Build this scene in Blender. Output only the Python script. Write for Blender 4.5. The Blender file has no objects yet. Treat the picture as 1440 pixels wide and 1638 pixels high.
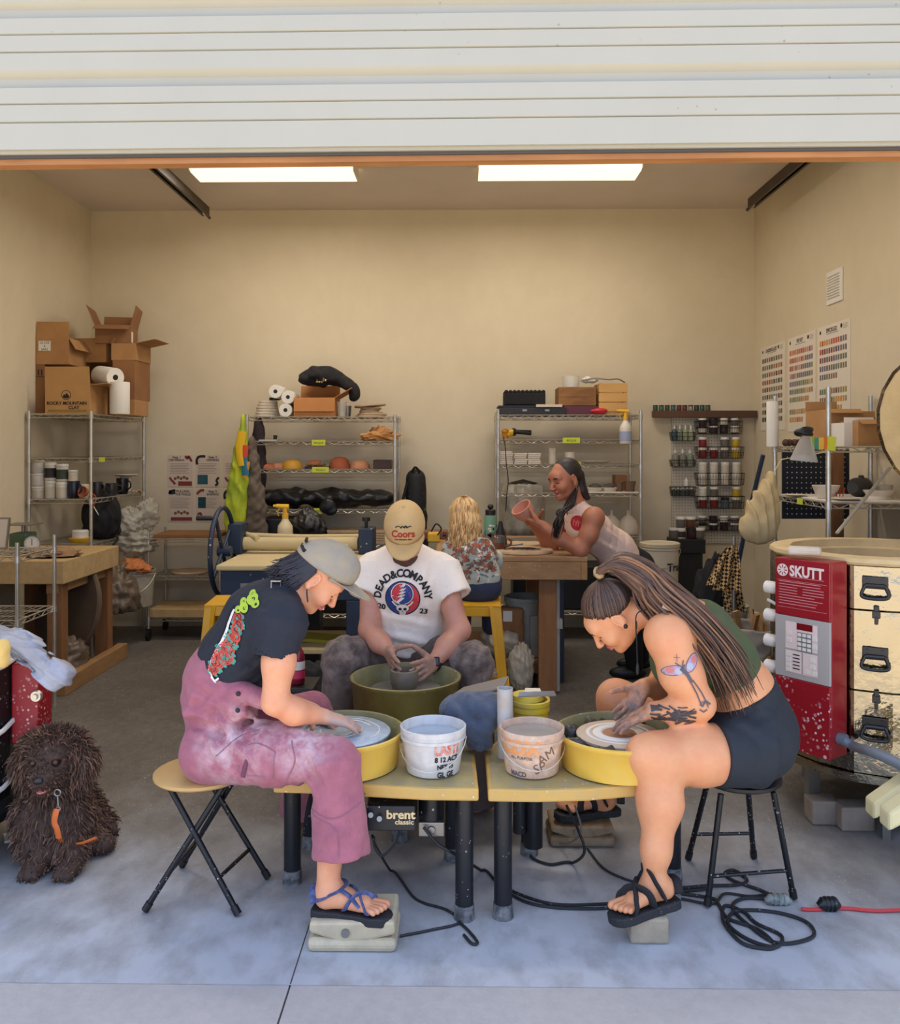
import bpy, bmesh, math, random
import numpy as np
from mathutils import Vector, Matrix
R = math.radians
C = bpy.context.scene.collection
SC = bpy.context.scene
rng = random.Random(7)
nrg = np.random.default_rng(5)

# ------------------------------------------------------------------ camera
FPX, HORIZON, EYE, YAW = 1400.0, 715.0, 1.6, 0.8
cd = bpy.data.cameras.new('camera'); cam = bpy.data.objects.new('camera', cd); C.objects.link(cam)
cam.location = (0, 0, EYE); cam.rotation_euler = (R(90), 0, R(YAW))
cd.sensor_fit = 'HORIZONTAL'; cd.sensor_width = 36; cd.lens = 36*FPX/1440
cd.shift_y = -(819-HORIZON)/1440
cd.clip_start = .05; cd.clip_end = 200
SC.camera = cam
_c, _s = math.cos(R(YAW)), math.sin(R(YAW))
def P(px, py, Y):                                   # where the sight line through a photo point reaches depth Y
    u = (px-720)/FPX
    x, y = u*_c-_s, u*_s+_c
    return np.array([x/y*Y, Y, EYE-(py-HORIZON)/FPX*Y/y])
def PX(px, Y): return float(P(px, 0, Y)[0])
def PZ(py, Y, px=720): return float(P(px, py, Y)[2])
def PF(px, py, z=0.0):                              # ... and where it reaches height z
    p = P(px, py, 1.0); k = (EYE-z)/(EYE-p[2])
    return np.array([p[0]*k, k, z])

# ------------------------------------------------------------------ view, world, sun
vs = SC.view_settings
vs.view_transform = 'Standard'; vs.look = 'None'; vs.gamma = 1; vs.use_curve_mapping = False
vs.exposure = 0.0
SC.display_settings.display_device = 'sRGB'
W = bpy.data.worlds.new('sky'); SC.world = W; W.use_nodes = True
bg = W.node_tree.nodes['Background']
bg.inputs[0].default_value = (.54, .68, 1.0, 1); bg.inputs[1].default_value = 1.95
sl = bpy.data.lights.new('sun', 'SUN'); sun = bpy.data.objects.new('sun', sl); C.objects.link(sun)
sl.energy = 9.0; sl.color = (1.0, .87, .66); sl.angle = R(.6)
SUN_DIR = Vector((.05, -.06, -1.0)).normalized()     # almost overhead: only ledges and the drive catch it
sun.rotation_euler = SUN_DIR.to_track_quat('-Z', 'Y').to_euler(); sun.location = (0, 8, 9)
SC.cycles.max_bounces = 8; SC.cycles.diffuse_bounces = 5; SC.cycles.glossy_bounces = 3
SC.cycles.transmission_bounces = 5; SC.cycles.transparent_max_bounces = 8
SC.cycles.use_denoising = True; SC.cycles.caustics_reflective = False; SC.cycles.caustics_refractive = False
SC.cycles.sample_clamp_indirect = 6.0
LAMP_W, LAMP_COL = 21.0, (1.0, .915, .85)             # each fluorescent fixture
# ------------------------------------------------------------------ materials
def srgb(r, g, b):
    f = lambda c: ((c/255+.055)/1.055)**2.4 if c/255 > .04045 else c/255/12.92
    return (f(r), f(g), f(b), 1)
_mats = {}
def mat(name, col, rough=.6, metal=0.0, noise=None, bump=None, speck=None, speck2=None, emit=None, alpha=None, trans=None, coat=0, sss=0,
        stretch=None, attr=None, spec=.5, sheen=0, waves=None):
    """col sRGB 0-255. noise=(scale, col2, amount) mottling; bump=(scale, strength); speck=(scale, size, col) splashes; stretch = scale of the texture space"""
    if name in _mats: return _mats[name]
    m = bpy.data.materials.new(name); m.use_nodes = True; _mats[name] = m
    nt = m.node_tree; N = nt.nodes; L = nt.links; b = N['Principled BSDF']
    b.inputs['Roughness'].default_value = rough; b.inputs['Metallic'].default_value = metal
    b.inputs['Specular IOR Level'].default_value = spec
    c = srgb(*col); b.inputs['Base Color'].default_value = c
    tc = N.new('ShaderNodeTexCoord'); src = tc.outputs['Object']
    if stretch:
        mp = N.new('ShaderNodeMapping'); mp.inputs['Scale'].default_value = stretch; L.new(src, mp.inputs[0]); src = mp.outputs[0]
    cur = None
    def mix(fac, a, bcol):
        x = N.new('ShaderNodeMix'); x.data_type = 'RGBA'
        if isinstance(fac, float): x.inputs[0].default_value = fac
        else: L.new(fac, x.inputs[0])
        if a is None: x.inputs[6].default_value = c
        else: L.new(a, x.inputs[6])
        if isinstance(bcol, tuple): x.inputs[7].default_value = bcol
        else: L.new(bcol, x.inputs[7])
        return x.outputs[2]
    def ramp(v, lo, hi, top=1.0):
        x = N.new('ShaderNodeMapRange'); L.new(v, x.inputs[0]); x.inputs[1].default_value = lo; x.inputs[2].default_value = hi
        x.inputs[4].default_value = top; return x.outputs[0]
    def ntex(sc, det=5, rg=.6):
        x = N.new('ShaderNodeTexNoise'); x.inputs['Scale'].default_value = sc; x.inputs['Detail'].default_value = det
        x.inputs['Roughness'].default_value = rg; L.new(src, x.inputs['Vector']); return x.outputs[0]
    for nz in (noise if isinstance(noise, list) else [noise] if noise else []):
        cur = mix(ramp(ntex(nz[0]), .38, .66, nz[2]), cur, srgb(*nz[1]))
    if waves:                                          # (scale, colour, amount, distortion): grain or stripes
        w = N.new('ShaderNodeTexWave'); w.inputs['Scale'].default_value = waves[0]; w.inputs['Distortion'].default_value = waves[3]
        w.inputs['Detail'].default_value = 3; w.bands_direction = waves[4] if len(waves) > 4 else 'X'
        L.new(src, w.inputs['Vector']); cur = mix(ramp(w.outputs['Fac'], .3, .9, waves[2]), cur, srgb(*waves[1]))
    for sp in (speck, speck2):
        if not sp: continue
        v = N.new('ShaderNodeTexVoronoi'); v.inputs['Scale'].default_value = sp[0]; L.new(tc.outputs['Object'], v.inputs['Vector'])
        msk = N.new('ShaderNodeMath'); msk.operation = 'MULTIPLY'
        L.new(ramp(v.outputs['Distance'], sp[1], sp[1]*.7), msk.inputs[0])
        nn = N.new('ShaderNodeTexNoise'); nn.inputs['Scale'].default_value = sp[0]*.12; L.new(tc.outputs['Object'], nn.inputs['Vector'])
        L.new(ramp(nn.outputs[0], .45, .6), msk.inputs[1])
        cur = mix(msk.outputs[0], cur, srgb(*sp[2]))
    if attr:                                           # (attribute name, colour): coating such as wet clay
        a = N.new('ShaderNodeAttribute'); a.attribute_name = attr[0]
        mm = N.new('ShaderNodeMath'); mm.operation = 'MULTIPLY'; L.new(a.outputs['Fac'], mm.inputs[0])
        L.new(ramp(ntex(attr[2] if len(attr) > 2 else 35), *(attr[3] if len(attr) > 3 else (.25, .6))), mm.inputs[1]); cur = mix(mm.outputs[0], cur, srgb(*attr[1]))
    if cur is not None: L.new(cur, b.inputs['Base Color'])
    if bump:
        bp = N.new('ShaderNodeBump'); bp.inputs['Strength'].default_value = bump[1]; bp.inputs['Distance'].default_value = bump[2] if len(bump) > 2 else .01
        L.new(ntex(bump[0], 6), bp.inputs['Height']); L.new(bp.outputs[0], b.inputs['Normal'])
    if emit:
        b.inputs['Emission Color'].default_value = srgb(*emit[0]); b.inputs['Emission Strength'].default_value = emit[1]
    if trans is not None: b.inputs['Transmission Weight'].default_value = trans; b.inputs['IOR'].default_value = 1.3
    if alpha is not None: b.inputs['Alpha'].default_value = alpha
    if coat: b.inputs['Coat Weight'].default_value = coat; b.inputs['Coat Roughness'].default_value = .15
    if sss:
        b.inputs['Subsurface Weight'].default_value = sss; b.inputs['Subsurface Radius'].default_value = (.012, .005, .003)
        b.inputs['Subsurface Scale'].default_value = 1.0
    if sheen: b.inputs['Sheen Weight'].default_value = sheen
    return m

# ------------------------------------------------------------------ objects
def tag(o, label=None, cat=None, group=None, kind=None):
    if label: o['label'] = label
    if cat: o['category'] = cat
    if group: o['group'] = group
    if kind: o['kind'] = kind
    return o
def thing(name, label, cat, loc=(0, 0, 0), group=None):
    o = bpy.data.objects.new(name, None); C.objects.link(o); o.location = tuple(float(v) for v in loc); o.empty_display_size = .05
    return tag(o, label, cat, group)
def root_of(o):
    while o.parent: o = o.parent
    return o
def copy_thing(o, loc=None, rotz=None, label=None, group=None, parent=None):
    c = o.copy(); C.objects.link(c)
    if parent is not None: c.parent = parent
    for ch in [x for x in o.children]: copy_thing(ch, parent=c)
    if loc is not None: c.location = tuple(float(v) for v in loc)
    if rotz is not None: c.rotation_euler = (0, 0, rotz)
    if label: c['label'] = label
    if group: c['group'] = group
    return c
def make_obj(name, verts, faces, mats, parent=None, smooth=True, fmat=None, angle=40, attrs=None):
    v = np.asarray(verts, dtype=float)
    if parent is not None: off = np.array(root_of(parent).location)
    else:
        off = (v.min(0)+v.max(0))/2; off[2] = v[:, 2].min()
    me = bpy.data.meshes.new(name)
    me.from_pydata((v-off).tolist(), [], faces if isinstance(faces, list) else faces.tolist())
    for m in (mats if isinstance(mats, (list, tuple)) else [mats]): me.materials.append(m)
    n = len(me.polygons)
    if fmat is not None: me.polygons.foreach_set('material_index', np.asarray(fmat, dtype=np.int32))
    if smooth:
        me.polygons.foreach_set('use_smooth', np.ones(n, dtype=bool))
        if angle: me.set_sharp_from_angle(angle=R(angle))
    for k, a in (attrs or {}).items():
        at = me.attributes.new(k, 'FLOAT', 'POINT'); at.data.foreach_set('value', np.asarray(a, dtype=np.float32))
    me.update()
    o = bpy.data.objects.new(name, me); C.objects.link(o)
    if parent is not None: o.parent = parent
    else: o.location = tuple(off)
    return o
def rotm(rx=0, ry=0, rz=0):
    return np.array(Matrix.Rotation(R(rz), 3, 'Z') @ Matrix.Rotation(R(ry), 3, 'Y') @ Matrix.Rotation(R(rx), 3, 'X'))
def unit(v):
    v = np.asarray(v, dtype=float); return v/max(np.linalg.norm(v), 1e-9)
def frame(d, up=(0, 0, 1)):                            # columns: side, d, up'
    d = unit(d); s = np.cross(d, up)
    if np.linalg.norm(s) < 1e-4: s = np.cross(d, (1, 0, 0))
    s = unit(s); return np.stack([s, d, np.cross(s, d)], 1)
def spline(pts, n=8):                                  # Catmull-Rom through pts
    p = np.asarray(pts, dtype=float); p = np.vstack([2*p[0]-p[1], p, 2*p[-1]-p[-2]]); out = []
    for i in range(1, len(p)-2):
        for t in np.linspace(0, 1, n, endpoint=False):
            a, b, c, d = p[i-1:i+3]
            out.append(.5*(2*b+(c-a)*t+(2*a-5*b+4*c-d)*t*t+(3*b-a-3*c+d)*t**3))
    out.append(p[-2]); return np.array(out)
class MB:
    def __init__(s): s.v = []; s.f = []; s.m = []; s.cur = 0
    def add(s, verts, faces):
        o = len(s.v); s.v.extend([tuple(map(float, q)) for q in verts]); s.f.extend([tuple(i+o for i in f) for f in faces]); s.m.extend([s.cur]*len(faces)); return s
    def box(s, c, size, rot=None):
        h = np.asarray(size)/2; q = np.array([[x, y, z] for x in (-1, 1) for y in (-1, 1) for z in (-1, 1)])*h
        if rot is not None: q = q @ np.asarray(rot).T
        return s.add(q+np.asarray(c), [(0, 1, 3, 2), (4, 6, 7, 5), (0, 4, 5, 1), (2, 3, 7, 6), (0, 2, 6, 4), (1, 5, 7, 3)])
    def bb(s, x0, x1, y0, y1, z0, z1): return s.box(((x0+x1)/2, (y0+y1)/2, (z0+z1)/2), (abs(x1-x0), abs(y1-y0), abs(z1-z0)))
    def tube(s, path, r, n=8, caps=True, flat=1.0):
        p = np.asarray(path, dtype=float); k = len(p); rr = np.broadcast_to(np.asarray(r, dtype=float), (k,))
        t = np.gradient(p, axis=0); vs_ = []; up = np.array([0, 0, 1.0])
        if abs(unit(t[0])[2]) > .9: up = np.array([0, 1.0, 0])
        for i in range(k):
            d = unit(t[i]); a = up-d*np.dot(up, d)
            a = unit(a) if np.linalg.norm(a) > 1e-3 else unit(np.cross(d, (1, 0, 0))); b = np.cross(d, a); up = a
            for j in range(n):
                w = 2*math.pi*j/n; vs_.append(p[i]+rr[i]*(flat*math.cos(w)*a+math.sin(w)*b))
        fs = [(i*n+j, i*n+(j+1) % n, (i+1)*n+(j+1) % n, (i+1)*n+j) for i in range(k-1) for j in range(n)]
        if caps: fs += [tuple(range(n))[::-1], tuple(range((k-1)*n, k*n))]
        return s.add(vs_, fs)
    def cyl(s, a, b, r1, r2=None, n=16, caps=True): return s.tube([a, b], [r1, r1 if r2 is None else r2], n, caps)
    def lathe(s, prof, c=(0, 0, 0), n=32, rot=None, close=False):   # profile of (radius, height)
        k = len(prof); vs_ = []
        for r, z in prof:
            for j in range(n):
                w = 2*math.pi*j/n; vs_.append((r*math.cos(w), r*math.sin(w), z))
        vs_ = np.array(vs_)
        if rot is not None: vs_ = vs_ @ np.asarray(rot).T
        fs = [(i*n+j, i*n+(j+1) % n, (i+1)*n+(j+1) % n, (i+1)*n+j) for i in range(k-1) for j in range(n)]
        if prof[0][0] > 1e-6 and not close: fs.append(tuple(range(n))[::-1])
        if prof[-1][0] > 1e-6 and not close: fs.append(tuple(range((k-1)*n, k*n)))
        return s.add(vs_+np.asarray(c), fs)
    def prism(s, poly, ext):                               # polygon of 3-D points pushed along ext
        p = np.asarray(poly, dtype=float); e = np.asarray(ext, dtype=float); n = len(p)
        return s.add(np.vstack([p, p+e]), [tuple(range(n))[::-1], tuple(range(n, 2*n))]+[(i, (i+1) % n, n+(i+1) % n, n+i) for i in range(n)])
    def ball(s, c, r, rot=None, nu=12, nv=8):
        r = np.broadcast_to(np.asarray(r, dtype=float), (3,)); vs_ = []
        for i in range(nv+1):
            th = math.pi*i/nv
            for j in range(nu):
                w = 2*math.pi*j/nu; vs_.append((math.sin(th)*math.cos(w)*r[0], math.sin(th)*math.sin(w)*r[1], math.cos(th)*r[2]))
        vs_ = np.array(vs_)
        if rot is not None: vs_ = vs_ @ np.asarray(rot).T
        return s.add(vs_+np.asarray(c), [(i*nu+j, (i+1)*nu+j, (i+1)*nu+(j+1) % nu, i*nu+(j+1) % nu) for i in range(nv) for j in range(nu)])
    def build(s, name, mats, parent=None, smooth=True, angle=40, bevel=0, attrs=None):
        o = make_obj(name, s.v, s.f, mats, parent, smooth, s.m, angle, attrs)
        if bevel:
            b = o.modifiers.new('bevel', 'BEVEL'); b.width = bevel; b.segments = 2; b.limit_method = 'ANGLE'; b.angle_limit = R(35)
        return o
def struct(o): o['kind'] = 'structure'; return o
def text_mesh(txt, size=1.0, align='CENTER', bold=0, space=1.0):
    cu = bpy.data.curves.new('t', 'FONT'); cu.body = txt; cu.size = size; cu.align_x = align; cu.align_y = 'CENTER'; cu.resolution_u = 3
    cu.offset = bold; cu.space_character = space
    ob = bpy.data.objects.new('t', cu); C.objects.link(ob); bpy.context.view_layer.update()
    me = bpy.data.meshes.new_from_object(ob.evaluated_get(bpy.context.evaluated_depsgraph_get()))
    v = np.array([q.co[:] for q in me.vertices]).reshape(-1, 3); f = [tuple(p.vertices) for p in me.polygons]
    bpy.data.objects.remove(ob); bpy.data.curves.remove(cu); bpy.data.meshes.remove(me)
    return v, f
def text_on(mb, txt, o, u, v, size, align='CENTER', bold=0, space=1.0, rot=0, sx=1.0):   # lettering on a flat face
    q, f = text_mesh(txt, size, align, bold, space)
    if len(q) == 0: return mb
    x, y = q[:, 0]*sx, q[:, 1]; c, s_ = math.cos(R(rot)), math.sin(R(rot)); x, y = x*c-y*s_, x*s_+y*c
    return mb.add(np.asarray(o)+x[:, None]*unit(u)+y[:, None]*unit(v), f)
def lump(name, m, c, r, parent=None, seed=0, amp=.25, fr=2.5, nu=56, nv=36, rot=None, flat=None, folds=0, crease=0):
    """an uneven closed heap: a displaced ball, flattened where it lies"""
    g = np.random.default_rng(seed); ph = g.uniform(0, 6.28, (8, 3)); k = g.normal(0, fr, (8, 3)); am = g.uniform(.4, 1, 8); am /= am.sum()
    mb = MB(); mb.ball((0, 0, 0), 1, nu=nu, nv=nv); v = np.array(mb.v)
    d = sum(am[i]*np.sin(v @ k[i]+ph[i, 0]) for i in range(8))
    v = v*(1+amp*2*d)[:, None]
    if folds: v = v*(1+.06*np.sin(folds*np.arctan2(v[:, 1], v[:, 0])+3*v[:, 2])[:, None])
    if crease:
        for i in range(9): k_ = g.normal(0, 5, 3); v = v*(1+crease*(1 if i % 2 else -1)*(.6-np.abs(np.sin(v @ k_+g.uniform(0, 6)))))[:, None]
    v = v*np.asarray(r)
    if flat is not None: v[:, 2] = np.maximum(v[:, 2], flat)
    if rot is not None: v = v @ np.asarray(rot).T
    return make_obj(name, v+np.asarray(c), mb.f, m, parent, angle=None)

# ------------------------------------------------------------------ smooth bodies: blended distance fields meshed with surface nets
def smin(a, b, k):
    if k <= 0: return np.minimum(a, b)
    h = np.clip(.5+.5*(b-a)/k, 0, 1); return b+(a-b)*h-k*h*(1-h)
class Field:
    def __init__(s): s.ops = []
    def _p(s, fn, lo, hi, k, mode='u'): s.ops.append((fn, np.asarray(lo, float), np.asarray(hi, float), k, mode)); return s
    def cap(s, a, b, ra, rb=None, k=.02, mode='u', flat=None):      # tapered limb; flat=(w, axis) widens it along an axis
        a = np.asarray(a, float); b = np.asarray(b, float); rb = ra if rb is None else rb; ba = b-a; L2 = max(float(ba@ba), 1e-9)
        if flat: ax = unit(flat[1]); w = flat[0]
        def fn(p):
            t = np.clip(((p-a)@ba)/L2, 0, 1); q = p-a-t[:, None]*ba; r = ra+(rb-ra)*t
            if flat:
                c = q@ax; q = q-np.outer(c*(1-1/w), ax)
            return np.linalg.norm(q, axis=1)-r
        m = max(ra, rb)*(flat[0] if flat else 1); return s._p(fn, np.minimum(a, b)-m, np.maximum(a, b)+m, k, mode)
    def chain(s, pts, rs, k=.02, mode='u', flat=None):
        for i in range(len(pts)-1): s.cap(pts[i], pts[i+1], rs[i], rs[i+1], k, mode, flat)
        return s
    def ell(s, c, r, rot=None, k=.02, mode='u'):
        c = np.asarray(c, float); r = np.broadcast_to(np.asarray(r, float), (3,)); M = np.eye(3) if rot is None else np.asarray(rot)
        def fn(p):
            q = (p-c)@M; k0 = np.linalg.norm(q/r, axis=1); k1 = np.linalg.norm(q/(r*r), axis=1); return k0*(k0-1)/np.maximum(k1, 1e-6)
        m = float(r.max()); return s._p(fn, c-m, c+m, k, mode)
    def box(s, c, h, rot=None, rad=.005, k=.01, mode='u'):
        c = np.asarray(c, float); h = np.asarray(h, float)-rad; M = np.eye(3) if rot is None else np.asarray(rot)
        def fn(p):
            q = np.abs((p-c)@M)-h; return np.linalg.norm(np.maximum(q, 0), axis=1)+np.minimum(q.max(1), 0)-rad
        m = float(np.linalg.norm(h))+rad; return s._p(fn, c-m, c+m, k, mode)
    def cuff(s, a, b, ra, rb, k=.01, mode='u', flat=None):          # tapered limb with flat ends (sleeve, trouser leg)
        a = np.asarray(a, float); b = np.asarray(b, float); ba = b-a; L = float(np.linalg.norm(ba)); d = ba/L
        if flat: ax = unit(flat[1]); w = flat[0]
        def fn(p):
            t = (p-a)@d; q = p-a-t[:, None]*d
            if flat: q = q-np.outer((q@ax)*(1-1/w), ax)
            rad = np.linalg.norm(q, axis=1)-(ra+(rb-ra)*np.clip(t/L, 0, 1)); return np.maximum(rad, np.abs(t-L/2)-L/2)
        m = max(ra, rb)*(flat[0] if flat else 1); return s._p(fn, np.minimum(a, b)-m, np.maximum(a, b)+m, k, mode)
    def plane(s, o, n, k=.004):                                     # cut away what lies on the n side
        o = np.asarray(o, float); n = unit(n)
        return s._p(lambda p: -((p-o)@n), np.full(3, -1e3), np.full(3, 1e3), k, 's')
    def wrinkle(s, c, rad, axis, amp, freq, bend=4.0, seed=0):      # folds running across an axis, inside a ball
        c = np.asarray(c, float); ax = unit(axis); g = np.random.default_rng(seed); k1 = g.normal(0, bend, 3); k2 = g.normal(0, bend*2, 3); ph = g.uniform(0, 6)
        def fn(p):
            q = p-c; f = np.clip(1-np.linalg.norm(q, axis=1)/rad, 0, 1); f = f*f*(3-2*f)
            t = (q@ax)*freq+1.5*np.sin(q@k1+ph)+.7*np.sin(q@k2)
            return amp*f*(np.sin(t)+.4*np.sin(1.9*t+1))
        return s._p(fn, c-rad, c+rad, 0, 'd')
    def crumple(s, c, rad, amp, freq, seed=0, n=7):                 # sharp random creases, inside a ball
        c = np.asarray(c, float); g = np.random.default_rng(seed); K = g.normal(0, freq, (n, 3)); ph = g.uniform(0, 6, n); W = g.normal(0, freq*.35, (n, 3))
        def fn(p):
            q = p-c; f = np.clip(1.4*(1-np.linalg.norm(q, axis=1)/rad), 0, 1); d = 0
            for i in range(n): d = d+(1 if i % 2 else -1)*(.55-np.abs(np.sin(q@K[i]+ph[i]+1.3*np.sin(q@W[i]))))
            return amp*f*d/math.sqrt(n)
        return s._p(fn, c-rad, c+rad, 0, 'd')
    def ev(s, p, far=.25):
        d = np.full(len(p), far, dtype=np.float64)
        for fn, lo, hi, k, mode in s.ops:
            m = .06+k
            i = np.nonzero(((p > lo-m) & (p < hi+m)).all(1))[0]
            if not len(i): continue
            q = fn(p[i])
            d[i] = smin(d[i], q, k) if mode == 'u' else -smin(-d[i], q, k) if mode == 's' else d[i]+q
        return d
    def bounds(s):
        u = [o for o in s.ops if o[4] == 'u']; return np.min([o[1] for o in u], 0), np.max([o[2] for o in u], 0)
    def grid(s, lo, hi, h):
        n = np.maximum(np.ceil((hi-lo)/h).astype(int)+1, 3); ax = [lo[i]+h*np.arange(n[i]) for i in range(3)]
        d = np.full(n, .08, dtype=np.float32)
        for fn, a, b, k, mode in s.ops:
            m = k+4*h+.004; i0 = [int(np.clip(np.searchsorted(ax[i], a[i]-m), 0, n[i])) for i in range(3)]; i1 = [int(np.clip(np.searchsorted(ax[i], b[i]+m), 0, n[i])) for i in range(3)]
            if any(i1[i] <= i0[i] for i in range(3)): continue
            sl_ = tuple(slice(i0[i], i1[i]) for i in range(3))
            g = np.stack(np.meshgrid(*[ax[i][i0[i]:i1[i]] for i in range(3)], indexing='ij'), -1).reshape(-1, 3)
            sub = d[sl_]
            if mode != 'u':                                         # only where the surface can be
                w = (np.abs(sub) < .06).reshape(-1) if mode == 'd' else (sub < .05).reshape(-1)
                q = np.zeros(len(g)) if mode == 'd' else np.full(len(g), 1.0)
                if w.any(): q[w] = fn(g[w])
            else: q = fn(g)
            q = q.reshape(sub.shape).astype(np.float32)
            d[sl_] = smin(sub, q, k) if mode == 'u' else -smin(-sub, q, k) if mode == 's' else sub+q
        return d, n
    def mesh(s, h=.006, fine=(), lo=None, hi=None):
        """surface-net mesh; fine = [(lo, hi, h)] boxes meshed with smaller cells"""
        a, b = s.bounds(); lo = a-2*h if lo is None else np.asarray(lo); hi = b+2*h if hi is None else np.asarray(hi)
        V, F = [], []; nv = 0
        jobs = [(lo, hi, h, [(np.asarray(x), np.asarray(y)) for x, y, _ in fine], h)]+[(np.asarray(x)-.5*h, np.asarray(y)+.5*h, z, [], 0) for x, y, z in fine]
        for j0, j1, hh, holes, shrink in jobs:
            d, n = s.grid(j0, j1, hh); v, f = snets(d, j0, hh)
            if not len(f): continue
            if holes:
                fc = v[f].mean(1); keep = np.ones(len(f), bool)
                for x, y in holes: keep &= ~((fc > x) & (fc < y)).all(1)
                f = f[keep]; used = np.unique(f); rm = np.full(len(v), -1); rm[used] = np.arange(len(used)); v = v[used]; f = rm[f]
            V.append(v); F.append(f+nv); nv += len(v)
        return np.vstack(V), np.vstack(F)
def snets(d, lo, h):
    ins = d < 0; nx, ny, nz = d.shape
    cnt = np.zeros((nx-1, ny-1, nz-1), np.int8)
    for i in (0, 1):
        for j in (0, 1):
            for k in (0, 1): cnt += ins[i:nx-1+i, j:ny-1+j, k:nz-1+k]
    act = (cnt > 0) & (cnt < 8); idx = np.full(act.shape, -1, np.int64); cells = np.argwhere(act); idx[act] = np.arange(len(cells))
    if not len(cells): return np.zeros((0, 3)), np.zeros((0, 4), int)
    acc = np.zeros((len(cells), 3)); num = np.zeros(len(cells))
    cor = {(i, j, k): d[cells[:, 0]+i, cells[:, 1]+j, cells[:, 2]+k] for i in (0, 1) for j in (0, 1) for k in (0, 1)}
    for c in list(cor):
        for ax in range(3):
            if c[ax]: continue
            e = list(c); e[ax] = 1; e = tuple(e); a, b = cor[c], cor[e]; m = (a < 0) != (b < 0)
            t = a[m]/(a[m]-b[m]); q = np.tile(np.array(c, float), (m.sum(), 1)); q[:, ax] += t; acc[m] += q; num[m] += 1
    v = lo+h*(cells+acc/num[:, None])
    F = []
    for ax in range(3):
        o = [i for i in range(3) if i != ax]; sl0 = [slice(None)]*3; sl1 = [slice(None)]*3
        sl0[ax] = slice(0, -1); sl1[ax] = slice(1, None); A, B = ins[tuple(sl0)], ins[tuple(sl1)]
        e = np.argwhere(A != B); e = e[(e[:, o[0]] > 0) & (e[:, o[1]] > 0) & (e[:, o[0]] < d.shape[o[0]]-1) & (e[:, o[1]] < d.shape[o[1]]-1)]
        if not len(e): continue
        fl = A[e[:, 0], e[:, 1], e[:, 2]]
        q = []
        for da, db in ((1, 1), (0, 1), (0, 0), (1, 0)):
            c = e.copy(); c[:, o[0]] -= da; c[:, o[1]] -= db; q.append(idx[c[:, 0], c[:, 1], c[:, 2]])
        f = np.stack(q, 1)
        if ax == 1: fl = ~fl
        f[~fl] = f[~fl][:, ::-1]; F.append(f)
    f = np.vstack(F); return v, f[(f >= 0).all(1)]
def field_obj(name, fld, m, parent, h=.006, fine=(), fmat=None, attrs=None):
    v, f = fld.mesh(h, fine)
    fm = fmat(v[f].mean(1)) if fmat else None
    at = {k: fn(v) for k, fn in (attrs or {}).items()}
    o = make_obj(name, v, f, m, parent, True, fm, None, at); return o
def refine(v, f, mx):                                   # cut long edges of a flat mesh so it can follow a curved surface
    bm = bmesh.new(); vv = [bm.verts.new((*q[:2], 0)) for q in v]
    for t in f:
        try: bm.faces.new([vv[i] for i in t])
        except ValueError: pass
    bmesh.ops.remove_doubles(bm, verts=bm.verts, dist=1e-6)
    bmesh.ops.triangulate(bm, faces=bm.faces)
    for _ in range(5):
        e = [x for x in bm.edges if x.calc_length() > mx]
        if not e: break
        bmesh.ops.subdivide_edges(bm, edges=e, cuts=1, use_grid_fill=False); bmesh.ops.triangulate(bm, faces=[x for x in bm.faces if len(x.verts) > 3])
    bm.verts.ensure_lookup_table(); bm.verts.index_update()
    ov = np.array([q.co[:] for q in bm.verts]).reshape(-1, 3); of = [tuple(q.index for q in x.verts) for x in bm.faces]; bm.free(); return ov, of
def onto(fields, p, n, start=.12, off=.0012, depth=.3):           # slide points along -n until they lie on a body
    p = np.asarray(p, float); n = np.broadcast_to(np.asarray(n, float), p.shape); p = p+n*start; t = np.zeros(len(p))
    for _ in range(60):
        d = np.min([f.ev(p-t[:, None]*n) for f in fields], 0); t += np.clip(d*.8, -.02, .03)
        if np.abs(d).max() < .0001: break
    return p-(np.clip(t, 0, start+depth)-off)[:, None]*n
def decal(name, fields, pieces, o, u, v, mats, parent, mx=.012, off=.0012, start=.12):
    """print or drawing that lies on a body: pieces = [(points2d, faces, material index)] in the plane o, u, v"""
    u = unit(u); v = unit(v-np.dot(v, u)*u); n = np.cross(u, v); V, F, M = [], [], []; k = 0
    for j, (q, f, mi) in enumerate(pieces):
        q = np.asarray(q, float); q = np.column_stack([q[:, :2], np.zeros(len(q))])
        q, f = refine(q, f, mx)
        if not len(q): continue
        w = onto(fields, np.asarray(o)+q[:, :1]*u+q[:, 1:2]*v, n, start, off+min(.0002*j, .004))
        V.append(w); F += [tuple(i+k for i in t) for t in f]; M += [mi]*len(f); k += len(w)
    return make_obj(name, np.vstack(V), F, mats, parent, True, M, None)
def poly2(pts): return (np.asarray(pts, float), [tuple(range(len(pts)))])
def disc2(cx, cy, rx, ry=None, n=28, a0=0, a1=360):
    ry = rx if ry is None else ry; w = np.radians(np.linspace(a0, a1, n, endpoint=(a1-a0) < 359)); return poly2(np.column_stack([cx+rx*np.cos(w), cy+ry*np.sin(w)]))
def line2(pts, w):                                      # a drawn line of width w
    p = np.asarray(pts, float); t = np.gradient(p, axis=0); t /= np.maximum(np.linalg.norm(t, axis=1), 1e-9)[:, None]; nn = np.column_stack([-t[:, 1], t[:, 0]])*w/2
    q = np.vstack([p+nn, p-nn]); k = len(p); return q, [(i, k+i, k+i+1, i+1) for i in range(k-1)]
def text2(txt, size, x=0, y=0, rot=0, bold=0, sx=1.0):
    q, f = text_mesh(txt, size, 'CENTER', bold); q = q[:, :2]*(sx, 1); c, s_ = math.cos(R(rot)), math.sin(R(rot))
    return q @ np.array([[c, s_], [-s_, c]])+(x, y), f
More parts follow.
